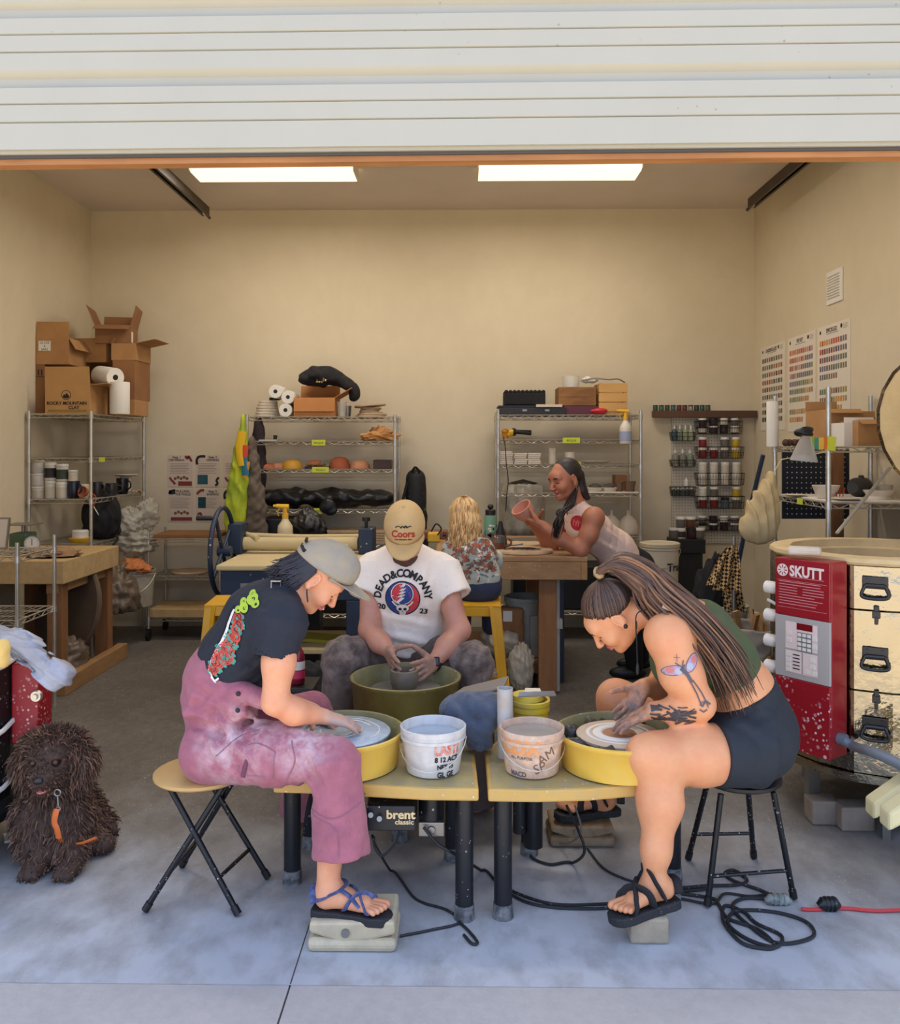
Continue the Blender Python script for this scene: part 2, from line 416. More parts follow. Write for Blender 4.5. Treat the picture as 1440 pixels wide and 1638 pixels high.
# ------------------------------------------------------------------ the room
XL, XR, YB, ZC, YD = -3.32, 2.585, 7.78, 3.71, 2.60       # walls, ceiling, door plane
m_wall = mat('painted_wall', (216, 203, 174), .75, noise=[(1.1, (208, 194, 164), .8), (9, (198, 184, 154), .18)], bump=(60, .06))
m_ceil = mat('painted_ceiling', (220, 208, 196), .85, noise=(1.5, (210, 198, 184), .6))
m_floor = mat('workshop_concrete', (116, 110, 102), .6, noise=[(1.4, (96, 90, 82), .8), (6, (124, 118, 110), .6), (26, (82, 77, 70), .5)],
              speck=(38, .13, (196, 194, 190)), speck2=(90, .2, (178, 176, 172)), bump=(14, .25), stretch=(1, .6, 1), attr=('clay', (180, 184, 190), 9, (.0, .7)))   # clay dust with painted sky light: colour pales and cools toward the door
m_apron = mat('apron_concrete', (182, 178, 174), .7, noise=[(2, (170, 166, 162), .6), (30, (160, 156, 152), .4)], speck=(60, .12, (200, 198, 194)), bump=(50, .2))
m_drive = mat('driveway_concrete', (206, 196, 178), .8, noise=(3, (194, 184, 166), .6))
m_door = mat('door_paint', (174, 170, 154), .45, noise=(3, (168, 164, 148), .5), speck=(16, .07, (150, 140, 120)))
m_trimw = mat('door_timber', (178, 122, 70), .6, noise=(18, (132, 86, 48), .6), stretch=(.15, 1, 1))
m_seal = mat('rubber_seal', (74, 70, 66), .6)
m_rail = mat('track_steel', (66, 58, 50), .45, .6, noise=(9, (88, 76, 62), .6))
m_white = mat('white_plastic', (228, 224, 214), .5)
m_dark = mat('black_plastic', (24, 24, 26), .45)
m_siding = mat('outer_siding', (205, 200, 188), .7)
JX = -.512                                                # control joint in the slabs
def slab(name, x0, x1, y0, y1, z, m): b = MB(); b.bb(x0, x1, y0, y1, z-.12, z); return struct(b.build(name, m, smooth=False))
nx, ny = 120, 100; gx, gy = np.meshgrid(np.linspace(XL-.15, XR+.15, nx), np.linspace(YD-.004, YB+.15, ny)); vf = np.column_stack([gx.ravel(), gy.ravel(), gx.ravel()*0])
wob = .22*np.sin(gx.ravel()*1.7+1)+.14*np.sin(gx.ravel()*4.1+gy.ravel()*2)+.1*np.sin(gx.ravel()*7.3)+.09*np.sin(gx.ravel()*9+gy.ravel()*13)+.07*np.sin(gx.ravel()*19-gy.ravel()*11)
struct(make_obj('floor', vf, [(j*nx+i, j*nx+i+1, (j+1)*nx+i+1, (j+1)*nx+i) for j in range(ny-1) for i in range(nx-1)], m_floor, None, False, None, None, {'clay': np.clip((4.1-gy.ravel()+wob)/1.3, 0, 1)*1.25}))  # clay mask also carries the painted sky light, fading away from the door
b = MB(); b.bb(XL-.15, XR+.15, YD, YB+.15, -.12, -.002); struct(b.build('floor_base', m_floor, smooth=False))
b = MB(); b.bb(JX-.002, JX+.002, YD, 2.95, -.004, .0004); struct(b.build('floor_joint', m_seal, smooth=False))
slab('floor', -6, JX-.003, 1.2, YD-.0006, -.001, m_apron); slab('floor', JX+.003, 6, 1.2, YD-.0006, -.001, m_apron)
slab('ground', -16, 16, -18, 1.195, -.006, m_drive)
b = MB(); b.bb(XL-.15, XR+.15, YB, YB+.15, 0, ZC+.1); struct(b.build('wall_back', m_wall, smooth=False))
YU = YD+.14
b = MB(); b.bb(XL-.15, XL, YU, YB, 0, ZC+.1); struct(b.build('wall_left', m_wall, smooth=False))
b = MB(); b.bb(XR, XR+.15, YU, YB, 0, ZC+.1); struct(b.build('wall_right', m_wall, smooth=False))
b = MB(); b.bb(XL-.15, XR+.15, YU, YB+.15, ZC, ZC+.12); struct(b.build('ceiling', m_ceil, smooth=False))
b = MB(); b.bb(-6, -2.3, YU, YU+.14, 0, 3.9); b.bb(2.46, 6, YU, YU+.14, 0, 3.9); b.bb(-2.3, 2.46, YU, YU+.14, 2.82, 3.9)
struct(b.build('wall_front', m_siding, smooth=False))
zt = 3.9; sh = -np.array(SUN_DIR)/(-SUN_DIR.z)*zt           # unseen roof slab added for shade, its edge shaped to the apron's shadow line
e0, e1 = PF(0, 1617)+sh, PF(72, 1638)+sh; k0, k1 = e0+(e0-e1)*.7, e1+(e1-e0)*.1
b = MB(); b.prism([(-6, 9, zt), (-6, k0[1], zt), (k0[0], k0[1], zt), (k1[0], k1[1], zt), (6, k1[1], zt), (6, 9, zt)], (0, 0, .14)); struct(b.build('shade_roof_1', m_siding, smooth=False))

# sectional door hanging across the top of the opening
dy = lambda py: PZ(py, YD)
door = bpy.data.objects.new('door_1', None); C.objects.link(door); door.location = (.08, YD-.03, dy(243)); door['kind'] = 'structure'
door.rotation_euler = (0, R(-.30), 0)
rel = lambda py: dy(py)-dy(243)
def section(y_top, y_led, y_gro, y_r1, y_r2, y_bot):
    o = -.018; pr = [(o, y_top), (o, y_led-10), (0, y_led), (0, y_gro-1.5), (.008, y_gro-.5), (.008, y_gro+.5), (o, y_gro+1.5)]   # under-faces catch the light off the drive
    for r in (y_r1, y_r2): pr += [(o, r-2.6), (o+.008, r), (o, r+.6)]
    pr += [(o, y_bot), (.05, y_bot)]
    b = MB(); vv = []
    for x in (-2.4, 2.4): vv += [(x, q[0], rel(q[1])) for q in pr]
    n = len(pr); b.add(vv, [(i, i+1, n+i+1, n+i) for i in range(n-1)]); return b
def on_door(b, nm, mm, **k):
    b.v = [tuple(np.array(q)+np.array(door.location)) for q in b.v]; return b.build(nm, mm, door, **k)
for a in ((-100, -95, -79, -51, -22, 2), (2, 16, 32, 60, 88, 112.4), (112.4, 126, 142, 170, 199, 241)): on_door(section(*a), 'panel', m_door, angle=25)
for nm, y0, y1, z0, z1, mm in (('bottom_rail', -.004, .05, 241, 245.5, m_door), ('seal', .006, .045, 245.5, 250.5, m_seal), ('timber_strip', .016, .06, 250.5, 259.5, m_trimw)):
    b = MB(); b.bb(-2.4, 2.4, y0, y1, rel(z1), rel(z0)); on_door(b, nm, mm, smooth=False)
for nm, lab, x in (('door_track', 'dark steel overhead door track along the ceiling on the left', -2.13), ('door_track', 'dark steel overhead door track along the ceiling on the right', 2.32)):
    y1 = 7.24 if x < 0 else 7.05; zt_ = 3.55; sg = 1 if x < 0 else -1
    t = thing(nm, lab, 'door track', (x, 4.8, zt_))
    b = MB(); b.bb(x-.03, x-.025, 2.8, y1, zt_-.03, zt_+.04); b.bb(x+.025, x+.03, 2.8, y1, zt_-.03, zt_+.04); b.bb(x-.03, x+.03, 2.8, y1, zt_+.036, zt_+.04)
    b.bb(x-.03, x-.012, 2.8, y1, zt_-.034, zt_-.03); b.bb(x+.012, x+.03, 2.8, y1, zt_-.034, zt_-.03); b.build('channel', m_rail, t, False)
    b = MB()
    for yy in (3.6, 4.8): b.bb(x-.02, x+.02, yy-.02, yy+.02, zt_+.04, ZC)
    b.build('hanger', m_rail, t, False)
    b = MB(); b.tube([(x+sg*.012, y1-.05, zt_-.02), (x+sg*.012, y1+.07, zt_-.03)], .012); b.build('end_stop', m_rail, t)

# ------------------------------------------------------------------ ceiling lights
m_diff = mat('lit_diffuser', (255, 244, 214), .5, emit=((255, 238, 196), 1.5)); m_fix = mat('fixture_enamel', (232, 224, 206), .4)
def fixture(x0, x1, y0, y1, label):
    z0 = ZC-.105; t = thing('ceiling_light', label, 'ceiling light', ((x0+x1)/2, (y0+y1)/2, z0), 'fluorescent ceiling lights')
    b = MB(); b.bb(x0, x1, y0+.03, y1-.03, ZC-.03, ZC-.001); b.build('housing', m_fix, t, False)
    b = MB(); pr = [(y0, ZC-.03), (y0+.03, z0+.01), (y0+.06, z0), (y1-.06, z0), (y1-.03, z0+.01), (y1, ZC-.03)]
    b.add([(x, a, c) for x in (x0+.008, x1-.008) for a, c in pr], [(i, i+1, 7+i, 6+i) for i in range(5)]); b.build('diffuser', m_diff, t)
    for x in (x0, x1-.008): b = MB(); b.prism([(x, a, c) for a, c in pr], (.008, 0, 0)); b.build('end_cap', m_fix, t, False)
    l = bpy.data.lights.new('tube_light', 'AREA'); l.shape = 'RECTANGLE'; l.size = x1-x0-.1; l.size_y = y1-y0-.05; l.energy = LAMP_W; l.color = LAMP_COL
    o = bpy.data.objects.new('tube_light', l); C.objects.link(o); o.parent = t; o.location = (0, 0, -.012)
fixture(-1.99, -.785, 6.30, 6.66, 'long lit fluorescent light on the ceiling, nearer the left wall')
fixture(.112, 1.305, 6.30, 6.66, 'long lit fluorescent light on the ceiling, nearer the right wall')
fixture(-1.99, -.785, 4.1, 4.46, 'added unseen fluorescent light behind the raised door, nearer the left wall')  # lamp added out of view to brighten the front of the room
fixture(.112, 1.305, 4.1, 4.46, 'added unseen fluorescent light behind the raised door, nearer the right wall')  # its unseen partner, likewise added for light

# vent on the right wall
y0, y1 = 5.97, 6.22; z0, z1 = PZ(484, 6.08, 1355), PZ(431, 6.08, 1355)
t = thing('wall_vent', 'white louvred vent high on the right wall above the colour charts', 'vent', (XR, 6.1, z0))
b = MB(); b.bb(XR-.012, XR, y0, y1, z0, z1); b.build('vent_frame', m_white, t, False, bevel=.003)
b = MB(); n = 9
for i in range(n):
    z = z0+.03+(z1-z0-.06)*(i+.5)/n; b.box((XR-.016, (y0+y1)/2, z), (.014, y1-y0-.05, .004), rotm(0, 35, 0))
b.build('louvre', m_white, t, False)
# ------------------------------------------------------------------ shared materials
m_chrome = mat('zinc_wire', (206, 202, 190), .3, .75, noise=(12, (160, 154, 140), .4))
m_card = mat('cardboard', (176, 132, 84), .85, noise=(5, (160, 116, 70), .7), bump=(80, .05))
m_card2 = mat('darker_cardboard', (146, 102, 62), .85, noise=(5, (128, 88, 54), .7))
m_cardin = mat('cardboard_inside', (128, 92, 58), .9)
m_paper = mat('white_paper', (226, 222, 210), .85); m_ink = mat('black_ink', (28, 28, 28), .7); m_red = mat('red_ink', (186, 40, 40), .7)
m_wood = mat('pine_timber', (176, 136, 88), .7, noise=[(7, (150, 110, 66), .7), (30, (122, 88, 52), .3)], stretch=(1, .25, 1), speck=(40, .1, (206, 196, 176)))
m_woodv = mat('upright_timber', (150, 104, 64), .7, noise=[(7, (122, 82, 48), .7), (30, (104, 70, 42), .4)], stretch=(1, 1, .12), speck=(40, .1, (200, 184, 160)))
m_ply = mat('plywood', (196, 166, 116), .7, noise=[(4, (180, 148, 100), .7), (22, (160, 128, 84), .4)], speck=(30, .12, (214, 204, 184)))
m_terra = mat('terracotta', (178, 104, 66), .8, noise=(12, (160, 88, 54), .6)); m_terra2 = mat('pale_terracotta', (200, 140, 104), .8, noise=(12, (186, 122, 86), .6))
m_plaster = mat('plaster', (214, 202, 182), .85, noise=(12, (196, 182, 160), .6)); m_clay = mat('raw_clay', (190, 164, 132), .8, noise=(20, (170, 142, 108), .6))
m_black = mat('black_cloth', (20, 20, 23), .85, bump=(30, .3)); m_blackp = mat('black_sheet', (16, 16, 18), .4, bump=(14, .5))
m_tape = mat('lime_tape', (196, 206, 56), .6); m_tag = mat('label_paper', (214, 208, 194), .8)
m_clear = mat('clear_plastic', (222, 220, 208), .25, alpha=.35); m_bag = mat('cloudy_plastic', (214, 208, 190), .35, alpha=.6, bump=(16, .8), noise=(9, (170, 160, 138), .7))
m_yel = mat('yellow_paint', (214, 160, 20), .4, noise=(4, (200, 144, 16), .6)); m_yplast = mat('yellow_plastic', (226, 176, 44), .4)
m_blue = mat('slab_roller_blue', (30, 48, 72), .5, noise=(6, (22, 36, 56), .7), speck=(24, .16, (190, 188, 180)))
m_canvas = mat('canvas', (204, 186, 140), .85, noise=(6, (190, 170, 124), .6), bump=(120, .1))
m_gjar = mat('glass_green', (52, 70, 52), .3); m_steel = mat('plain_steel', (150, 148, 142), .4, .85)
m_cord = mat('black_cord', (34, 34, 36), .6, speck=(60, .2, (120, 118, 112)))

def wire_shelf(label, x0, x1, y0, y1, levels, ztop, group=None, casters=0, zig='both', name='wire_shelf', pr=.0125, zlow=0.0):
    t = thing(name, label, 'shelf', ((x0+x1)/2, (y0+y1)/2, zlow), group)
    for x in (x0, x1):
        for y in (y0, y1):
            b = MB(); b.cyl((x, y, zlow+(.09 if casters else 0)), (x, y, ztop), pr, n=10)
            for k in range(int((ztop-zlow-.11)/.05)): b.cyl((x, y, zlow+.1+k*.05), (x, y, zlow+.104+k*.05), pr*1.06, n=8, caps=False)
            if not casters: b.cyl((x, y, zlow), (x, y, zlow+.02), pr*1.35, n=10)
            b.build('post', m_chrome, t)
            if casters:
                b = MB(); b.cyl((x-.012, y, .045), (x+.012, y, .045), .045, n=16); b.bb(x-.018, x+.018, y-.02, y+.02, .06, .1); b.build('caster', m_dark, t)
    for z in levels:
        b = MB(); h = .028
        def truss(a, c):
            a = np.array(a); c = np.array(c); L = np.linalg.norm(c-a); n = max(3, int(L/.055)); dz = np.array([0, 0, h])
            b.tube([a, c], .0048, 5); b.tube([a-dz, c-dz], .004, 5)
            b.tube([a+(c-a)*i/n-(dz if i % 2 else 0) for i in range(n+1)], .0032, 4)
        truss((x0, y0, z), (x1, y0, z)); truss((x0, y1, z), (x1, y1, z)); truss((x0, y0, z), (x0, y1, z)); truss((x1, y0, z), (x1, y1, z))
        lx, ly = x1-x0, y1-y0
        if lx > ly:
            for i in range(1, int(lx/.035)): b.tube([(x0+i*.035, y0, z), (x0+i*.035, y1, z)], .0016, 4, False)
            for f in (.33, .67): b.tube([(x0, y0+ly*f, z-.004), (x1, y0+ly*f, z-.004)], .0028, 4, False)
        else:
            for i in range(1, int(ly/.035)): b.tube([(x0, y0+i*.035, z), (x1, y0+i*.035, z)], .0016, 4, False)
            for f in (.33, .67): b.tube([(x0+lx*f, y0, z-.004), (x0+lx*f, y1, z-.004)], .0028, 4, False)
        for x in (x0, x1):
            for y in (y0, y1): b.cyl((x, y, z-.034), (x, y, z+.006), pr*1.45, pr*1.25, n=10)
        b.build('shelf', m_chrome, t)
    return t
def carton(name, label, c, size, rz=0, flaps=(), m=None, group=None, cat='box', closed=True, writing=None):
    """c = centre of the base; flaps = (side n/s/e/w, degrees from upright, length)"""
    m = m or m_card; w, d, h = size; t = thing(name, label, cat, c, group); t.rotation_euler = (0, 0, R(rz)); b = MB(); k = .004
    if closed:
        b.bb(-w/2, w/2, -d/2, d/2, 0, h); bo = b
    else:
        b.bb(-w/2, w/2, -d/2, d/2, 0, k); b.bb(-w/2, -w/2+k, -d/2, d/2, k, h); b.bb(w/2-k, w/2, -d/2, d/2, k, h)
        b.bb(-w/2+k, w/2-k, -d/2, -d/2+k, k, h); b.bb(-w/2+k, w/2-k, d/2-k, d/2, k, h)
    def loc(mb, nm, mm, bev=0):
        mb.v = [tuple(np.array(q)+np.array(t.location)) for q in mb.v]; return mb.build(nm, mm, t, False, bevel=bev)
    loc(b, 'carton_body', m, .003 if closed else 0)
    for s_, ang, ln in flaps:
        f = MB(); a = R(ang)
        if s_ in 'we':
            sg = -1 if s_ == 'w' else 1; o = np.array([sg*w/2, 0, h]); u = np.array([sg*math.sin(a), 0, math.cos(a)]); hw = np.array([0, d/2, 0])
        else:
            sg = -1 if s_ == 's' else 1; o = np.array([0, sg*d/2, h]); u = np.array([0, sg*math.sin(a), math.cos(a)]); hw = np.array([w/2, 0, 0])
        nn = unit(np.cross(u, hw))*k; f.prism([o-hw, o+hw, o+hw*.98+u*ln, o-hw*.98+u*ln], nn); loc(f, 'flap', m)
    if writing:
        for nm, items, mm in writing:
            f = MB()
            for it in items: it(f, w, d, h)
            loc(f, nm, mm)
    return t
def span(pxl, pxr, Y): return PX(pxl, Y), PX(pxr, Y)
def zz(pyt, pyb, Y, px=720): return PZ(pyb, Y, px), PZ(pyt, Y, px)
def paper_roll(label, c, r, L, d=(0, 1, 0), group=None, m=None, core=.3):
    t = thing('paper_roll', label, 'paper roll', c, group); M = frame(d); A = np.stack([M[:, 0], M[:, 2], M[:, 1]], 1)
    b = MB(); b.lathe([(r*core, -L/2), (r*.97, -L/2), (r, -L/2+.006), (r, L/2-.006), (r*.97, L/2), (r*core, L/2)], c, 28, A, close=True); b.build('roll', m or m_paper, t)
    b = MB(); b.lathe([(r*core, -L/2+.002), (r*core, L/2-.002)], c, 16, A, close=True); b.lathe([(r*core*.85, -L/2+.003), (r*core*.85, L/2-.003)], c, 16, A); b.build('core', m_dark, t); return t

# ------------------------------------------------------------------ left corner shelf and its cartons
S1 = wire_shelf('wire shelf in the left back corner, loaded with cartons on top', -3.29, -2.815, 6.6, 7.7, [1.85, 1.515, 1.20, .86, .30], 1.875)
zt = 1.851
def at_box(pxl, pxr, pyt, Y, depth, zb): x0, x1 = span(pxl, pxr, Y); return ((x0+x1)/2, Y+depth/2, zb), (x1-x0, depth, PZ(pyt, Y, (pxl+pxr)/2)-zb)
def arrows(f, w, d, h):
    for x in (-.018, .008): f.bb(x, x+.01, -d/2-.0012, -d/2-.0008, h*.78, h*.9)
    f.bb(-.03, .03, -d/2-.0012, -d/2-.0008, h*.75, h*.762)
def label_sheet(f, w, d, h): f.bb(-w*.42, -w*.05, -d/2-.002, -d/2-.0005, h*.52, h*.9)
def label_txt(f, w, d, h):
    for i, s in enumerate(('GLAZE', '6', 'JARS')): text_on(f, s, (-w*.23, -d/2-.0025, h*(.83-.13*i)), (1, 0, 0), (0, 0, 1), .026)
c, s = at_box(57.5, 71, 583, 6.76, .5, zt); carton('carton', 'lowest carton at the left wall on the corner shelf, with printed up arrows', c, s, 0, m=m_card2, writing=[('arrow_print', [arrows], m_ink)])
zb1 = zt+s[2]+.001
c, s = at_box(57.5, 110, 541, 6.76, .40, zb1)
carton('carton', 'carton with a white label and raised flap, at the left wall', c, s, 0, [('s', -4, .13), ('e', 150, .1)], closed=False, writing=[('label', [label_sheet], m_paper), ('label_print', [label_txt], m_ink)])
c, s = at_box(122, 172, 583, 7.22, .34, zt); carton('carton', 'brown carton hidden behind the printed clay carton, under a plain closed carton', c, s, 0, m=m_card2)
c, s = at_box(119, 174, 541, 7.05, .30, zt+s[2]+.001); carton('carton', 'plain closed carton in the middle of the stack on the corner shelf', c, s, -6)
# carton printed with the clay maker's mountain
c, s = at_box(72, 144, 616, 6.63, .33, zt)
def mount(f, w, d, h):
    y = -d/2-.0012; cx, cz = -.01, h*.66
    q, ff = disc2(0, 0, .037, n=26); f.add([(cx+a, y, cz+b_) for a, b_ in q], ff)
def mount2(f, w, d, h):
    y = -d/2-.002; cx, cz = -.01, h*.66
    q, ff = disc2(0, 0, .032, n=26); f.add([(cx+a, y, cz+b_) for a, b_ in q], ff)
def mount3(f, w, d, h):
    y = -d/2-.003; cx, cz = -.01, h*.66
    f.add([(cx+a, y, cz+b_) for a, b_ in ((-.028, -.014), (-.014, .006), (-.007, -.001), (.004, .018), (.02, -.004), (.028, -.014), (.012, -.026), (-.014, -.026))], [tuple(range(8))])
    text_on(f, 'ROCKY MOUNTAIN', (-.005, y, h*.37), (1, 0, 0), (0, 0, 1), .034, bold=.001); text_on(f, 'CLAY', (.05, y, h*.22), (1, 0, 0), (0, 0, 1), .034, bold=.001)
def stripe(f, w, d, h): f.bb(-w*.43, w*.43, -d/2-.0015, -d/2-.0005, h*.08, h*.15)
cc = carton('carton', 'open brown carton printed with a round mountain logo, at the front of the corner shelf', c, s, 0, [('s', 4, .14), ('n', -70, .08), ('e', 84, .13)], closed=False, m=mat('clay_carton', (190, 146, 92), .85, noise=(5, (178, 132, 80), .6)),
       writing=[('logo', [mount], m_ink), ('logo_ground', [mount2], mat('carton_face', (190, 146, 92), .85)), ('logo_print', [mount3], m_ink), ('stripe', [stripe], mat('carton_stripe', (150, 120, 60), .85))])
c, s = at_box(185, 216, 639, 6.95, .30, zt); carton('carton', 'small pale carton at the right front edge of the corner shelf', c, s, 0)
zb = zt+s[2]+.001; c, s = at_box(180, 216, 576, 6.98, .34, zb); carton('carton', 'tall brown carton at the right end of the corner shelf, second from the bottom', c, s, 0, m=m_card2)
zb += s[2]+.001; c, s = at_box(178, 217, 549, 6.98, .34, zb); carton('carton', 'brown carton with one flap sticking out past the right end of the corner shelf', c, s, 0, [('e', 78, .16), ('w', -30, .05)], closed=False)
zb += s[2]+.004; c, s = at_box(146, 200, 520, 7.02, .36, zb)
def slip(f, w, d, h): f.bb(w/2+.0005, w/2+.002, -d*.42, -d*.2, h*.1, h*.7)
carton('carton', 'open carton with all flaps raised, topmost of the stack in the corner', c, s, 12, [('w', 22, .17), ('e', 14, .17), ('s', 112, .12), ('n', 8, .12)], closed=False, m=m_card2, writing=[('label', [slip], m_paper)])
paper_roll('white paper roll lying on the printed clay carton', (PX(167, 6.8), 6.86, PZ(601, 6.8, 167)), .075, .24, (.75, -.6, -.12))
paper_roll('white paper roll standing behind the printed clay carton on the corner shelf', (PX(190, 6.78), 6.8, zt+.13), .075, .25, (0, 0, 1))

# jars, mugs and dishes on the third level of the corner shelf
m_jarw = mat('white_jar', (216, 210, 196), .45); m_lid = mat('white_lid', (226, 222, 212), .4)
def jar(label, c, r, h, body, band, lidm, group=None, name='jar', cat='jar', lip=.16, txt=None):
    t = thing(name, label, cat, c, group); lh = h*lip; c = np.asarray(c)
    b = MB(); b.lathe([(r*.9, 0), (r, .006), (r, h-lh-.004), (r*.9, h-lh)], c, 20); b.build('jar_body', body, t)
    b = MB(); b.lathe([(r*1.04, h-lh), (r*1.04, h-.003), (r*.96, h)], c, 20); b.build('lid', lidm, t)
    if band: b = MB(); b.lathe([(r*1.008, h*.14), (r*1.008, h*.68)], c, 20, close=True); b.build('label', band, t)
    return t
m_bandg = mat('dark_green_label', (56, 66, 52), .6); m_bandw = mat('pale_label', (198, 190, 170), .6); m_bandk = mat('black_label', (40, 36, 38), .6)
zs = 1.201
for px, zk, r, h, bd, lab in ((59, 0, .047, .098, m_bandw, 'bottom white jar of the stack of three by the left post of the corner shelf'), (59, 1, .047, .098, None, 'middle white jar of the stack of three by the left post of the corner shelf'),
        (59, 2, .047, .098, None, 'top white jar of the stack of three by the left post of the corner shelf'), (79, 0, .04, .14, m_bandw, 'white jar with a pale label under a dark-labelled jar on the corner shelf'),
        (79, 1, .043, .138, m_bandk, 'white jar with a black label, top of the second stack on the corner shelf'), (97, 0, .042, .13, m_bandw, 'squat white jar under the green-labelled jar on the corner shelf'),
        (98, 1, .044, .138, m_bandg, 'white jar with a dark green label on top of a squat jar, corner shelf'), (115, 1, .034, .085, m_bandw, 'small white jar standing on the dark blue mug, corner shelf')):
    hh = {59: .1, 79: .142, 97: .132, 98: .132, 115: .136}[px]; jar(lab, (PX(px, 6.7), 6.72, zs+zk*hh), r, h, m_jarw, bd, m_lid, 'white glaze jars on the corner shelf')
def mug(name, label, c, r, h, m, hd=(1, 0, 0), mrim=None, group=None, cat='mug', belly=1.0):
    t = thing(name, label, cat, c, group); c = np.asarray(c, float)
    b = MB(); b.lathe([(r*.8, 0), (r*.97*belly, h*.2), (r*belly, h*.6), (r, h-.002), (r*.96, h), (r*.9, h-.004), (r*.88*belly, h*.3), (0, .012)], c, 22); b.build('cup', m, t)
    a = unit(hd); p = [c+a*r*.95+np.array([0, 0, h*.82]), c+a*(r+.032)+np.array([0, 0, h*.78]), c+a*(r+.036)+np.array([0, 0, h*.45]), c+a*r*.93+np.array([0, 0, h*.25])]
    b = MB(); b.tube(spline(p, 5), .0065, 7); b.build('handle', m, t)
    if mrim: b = MB(); b.lathe([(r*1.005*belly, h*.62), (r*1.012, h-.002)], c, 22, close=True); b.build('glaze_band', mrim, t)
    return t
m_glb = mat('dark_blue_glaze', (30, 36, 56), .25, noise=(20, (16, 18, 26), .8)); m_glk = mat('charcoal_glaze', (44, 42, 42), .3, noise=(14, (80, 72, 66), .5)); m_glc = mat('cream_glaze', (206, 190, 160), .35)
mug('mug', 'dark blue glazed mug on the corner shelf with a jar on top', (PX(116, 6.72), 6.74, zs), .046, .134, m_glb, (1, -.5, 0))
mug('mug', 'cream glazed mug just left of the corner shelf front post', (PX(130, 6.76), 6.8, zs), .042, .11, m_glc, (-1, -.2, 0))
mug('mug', 'dark mottled mug behind the corner shelf front post', (PX(150, 6.9), 6.96, zs), .045, .12, m_glk, (1, -.5, 0))
mug('mug', 'charcoal mug further along the corner shelf', (PX(172, 7.1), 7.18, zs), .048, .1, m_glk, (1, .2, 0))
mug('pitcher', 'black pitcher near the right end of the corner shelf', (PX(190, 7.3), 7.38, zs), .05, .135, mat('black_glaze', (26, 26, 28), .25), (1, -.4, 0), cat='pitcher')
def bowl(name, label, c, r, h, m, rot=None, group=None, cat='bowl', foot=.45, th=.005, parent=None):
    b = MB(); b.lathe([(0, 0), (r*foot, 0), (r*.75, h*.35), (r, h-.002), (r-.002, h), (r-th, h-.002), (r*.72-th, h*.4), (0, th)], c, 26, rot)
    o = b.build(name, m, parent); 
    if not parent: tag(o, label, cat, group)
    return o
bowl('bowl', 'broken terracotta bowl lying on its side on the corner shelf', (PX(157, 6.95), 6.74, zs+.045), .045, .05, m_terra, rotm(78, 0, -20))
b = MB(); b.lathe([(0, 0), (.08, 0), (.1, .012), (.098, .015), (.078, .006), (0, .006)], (PX(175, 7.1), 7.45, zs+.15), 24); b.lathe([(.04, 0), (.045, .15), (0, .15)], (PX(175, 7.1), 7.45, zs), 14)
tag(b.build('cake_stand', m_plaster), 'pale footed dish at the back of the corner shelf', 'dish')
b = MB()
for k in range(5): b.box((PX(206, 7.3)+k*.02-.04, 7.4+.01*k, zs+.014+.006*(k % 3)), (.05, .02, .012), rotm(0, 12*k-20, 25*k))
tag(b.build('wood_scraps', m_clay), 'small heap of pale scraps at the right end of the corner shelf', 'scraps', kind='stuff')
b = MB(); b.bb(PX(192, 7.0), PX(201, 7.0), 6.6-.008, 6.6-.005, 1.487, 1.522); b.build('label_strip', m_tape, S1, False)
S1.children[-1]['label'] = 'lime green label strip'

# backpack, tub and bags on the fourth level of the corner shelf
bp = thing('backpack', 'black backpack with a red carabiner on the corner shelf behind the wooden table', 'backpack', (PX(158, 7.0), 7.05, .861))
x = PX(158, 7.0)
f = Field(); f.ell((x, 7.05, 1.05), (.16, .12, .2), k=.02); f.ell((x+.02, 6.95, 1.0), (.12, .07, .13), k=.03); f.ell((x, 7.05, .92), (.16, .11, .07), k=.03); f.wrinkle((x, 7.0, 1.02), .25, (0, .2, 1), .006, 45, seed=3); f.crumple((x, 7.0, 1.02), .4, .012, 14, 3)
field_obj('pack_body', f, m_black, bp, .009)
b = MB(); b.tube(spline([(x+.1, 6.93, 1.2), (x+.19, 6.9, 1.13), (x+.21, 6.9, 1.0), (x+.16, 6.93, .9)], 6), .013, 8, flat=.4); b.tube(spline([(x+.03, 6.98, 1.24), (x+.06, 6.95, 1.29), (x+.1, 6.98, 1.23)], 5), .01, 8)
b.tube(spline([(x+.16, 6.95, .9), (x+.25, 6.75, .88), (x+.27, 6.6, .84), (x+.26, 6.58, .7)], 6), .011, 6, flat=.3); b.build('strap', m_black, bp)
b = MB(); b.tube(spline([(x-.02, 6.9, 1.13), (x-.035, 6.895, 1.19), (x-.01, 6.89, 1.23), (x+.02, 6.89, 1.2), (x+.0, 6.9, 1.13), (x-.02, 6.9, 1.13)], 6), .006, 7); b.build('carabiner', mat('red_anodised', (206, 60, 36), .3, .3), bp)
b = MB(); b.tube([(x+.0, 6.9, 1.13), (x+.05, 6.88, 1.06)], .004, 6); b.build('gate_pin', m_chrome, bp)
lump('plastic_bag', m_bag, (PX(205, 7.2), 7.2, .98), (.13, .1, .11), seed=4, amp=.2, crease=.09); tag(C.objects[-1], 'cloudy plastic bag slumped at the right end of the corner shelf', 'bag')
lump('plastic_bag', m_bag, (PX(231, 7.3)+.02, 7.3, 1.03), (.09, .09, .11), seed=9, amp=.22, crease=.09); tag(C.objects[-1], 'crumpled plastic bag hanging off the right end post of the corner shelf', 'bag')
t = thing('tub', 'white tub with a yellow base on the corner shelf beside the backpack', 'tub', (PX(123, 6.7), 6.76, .861))
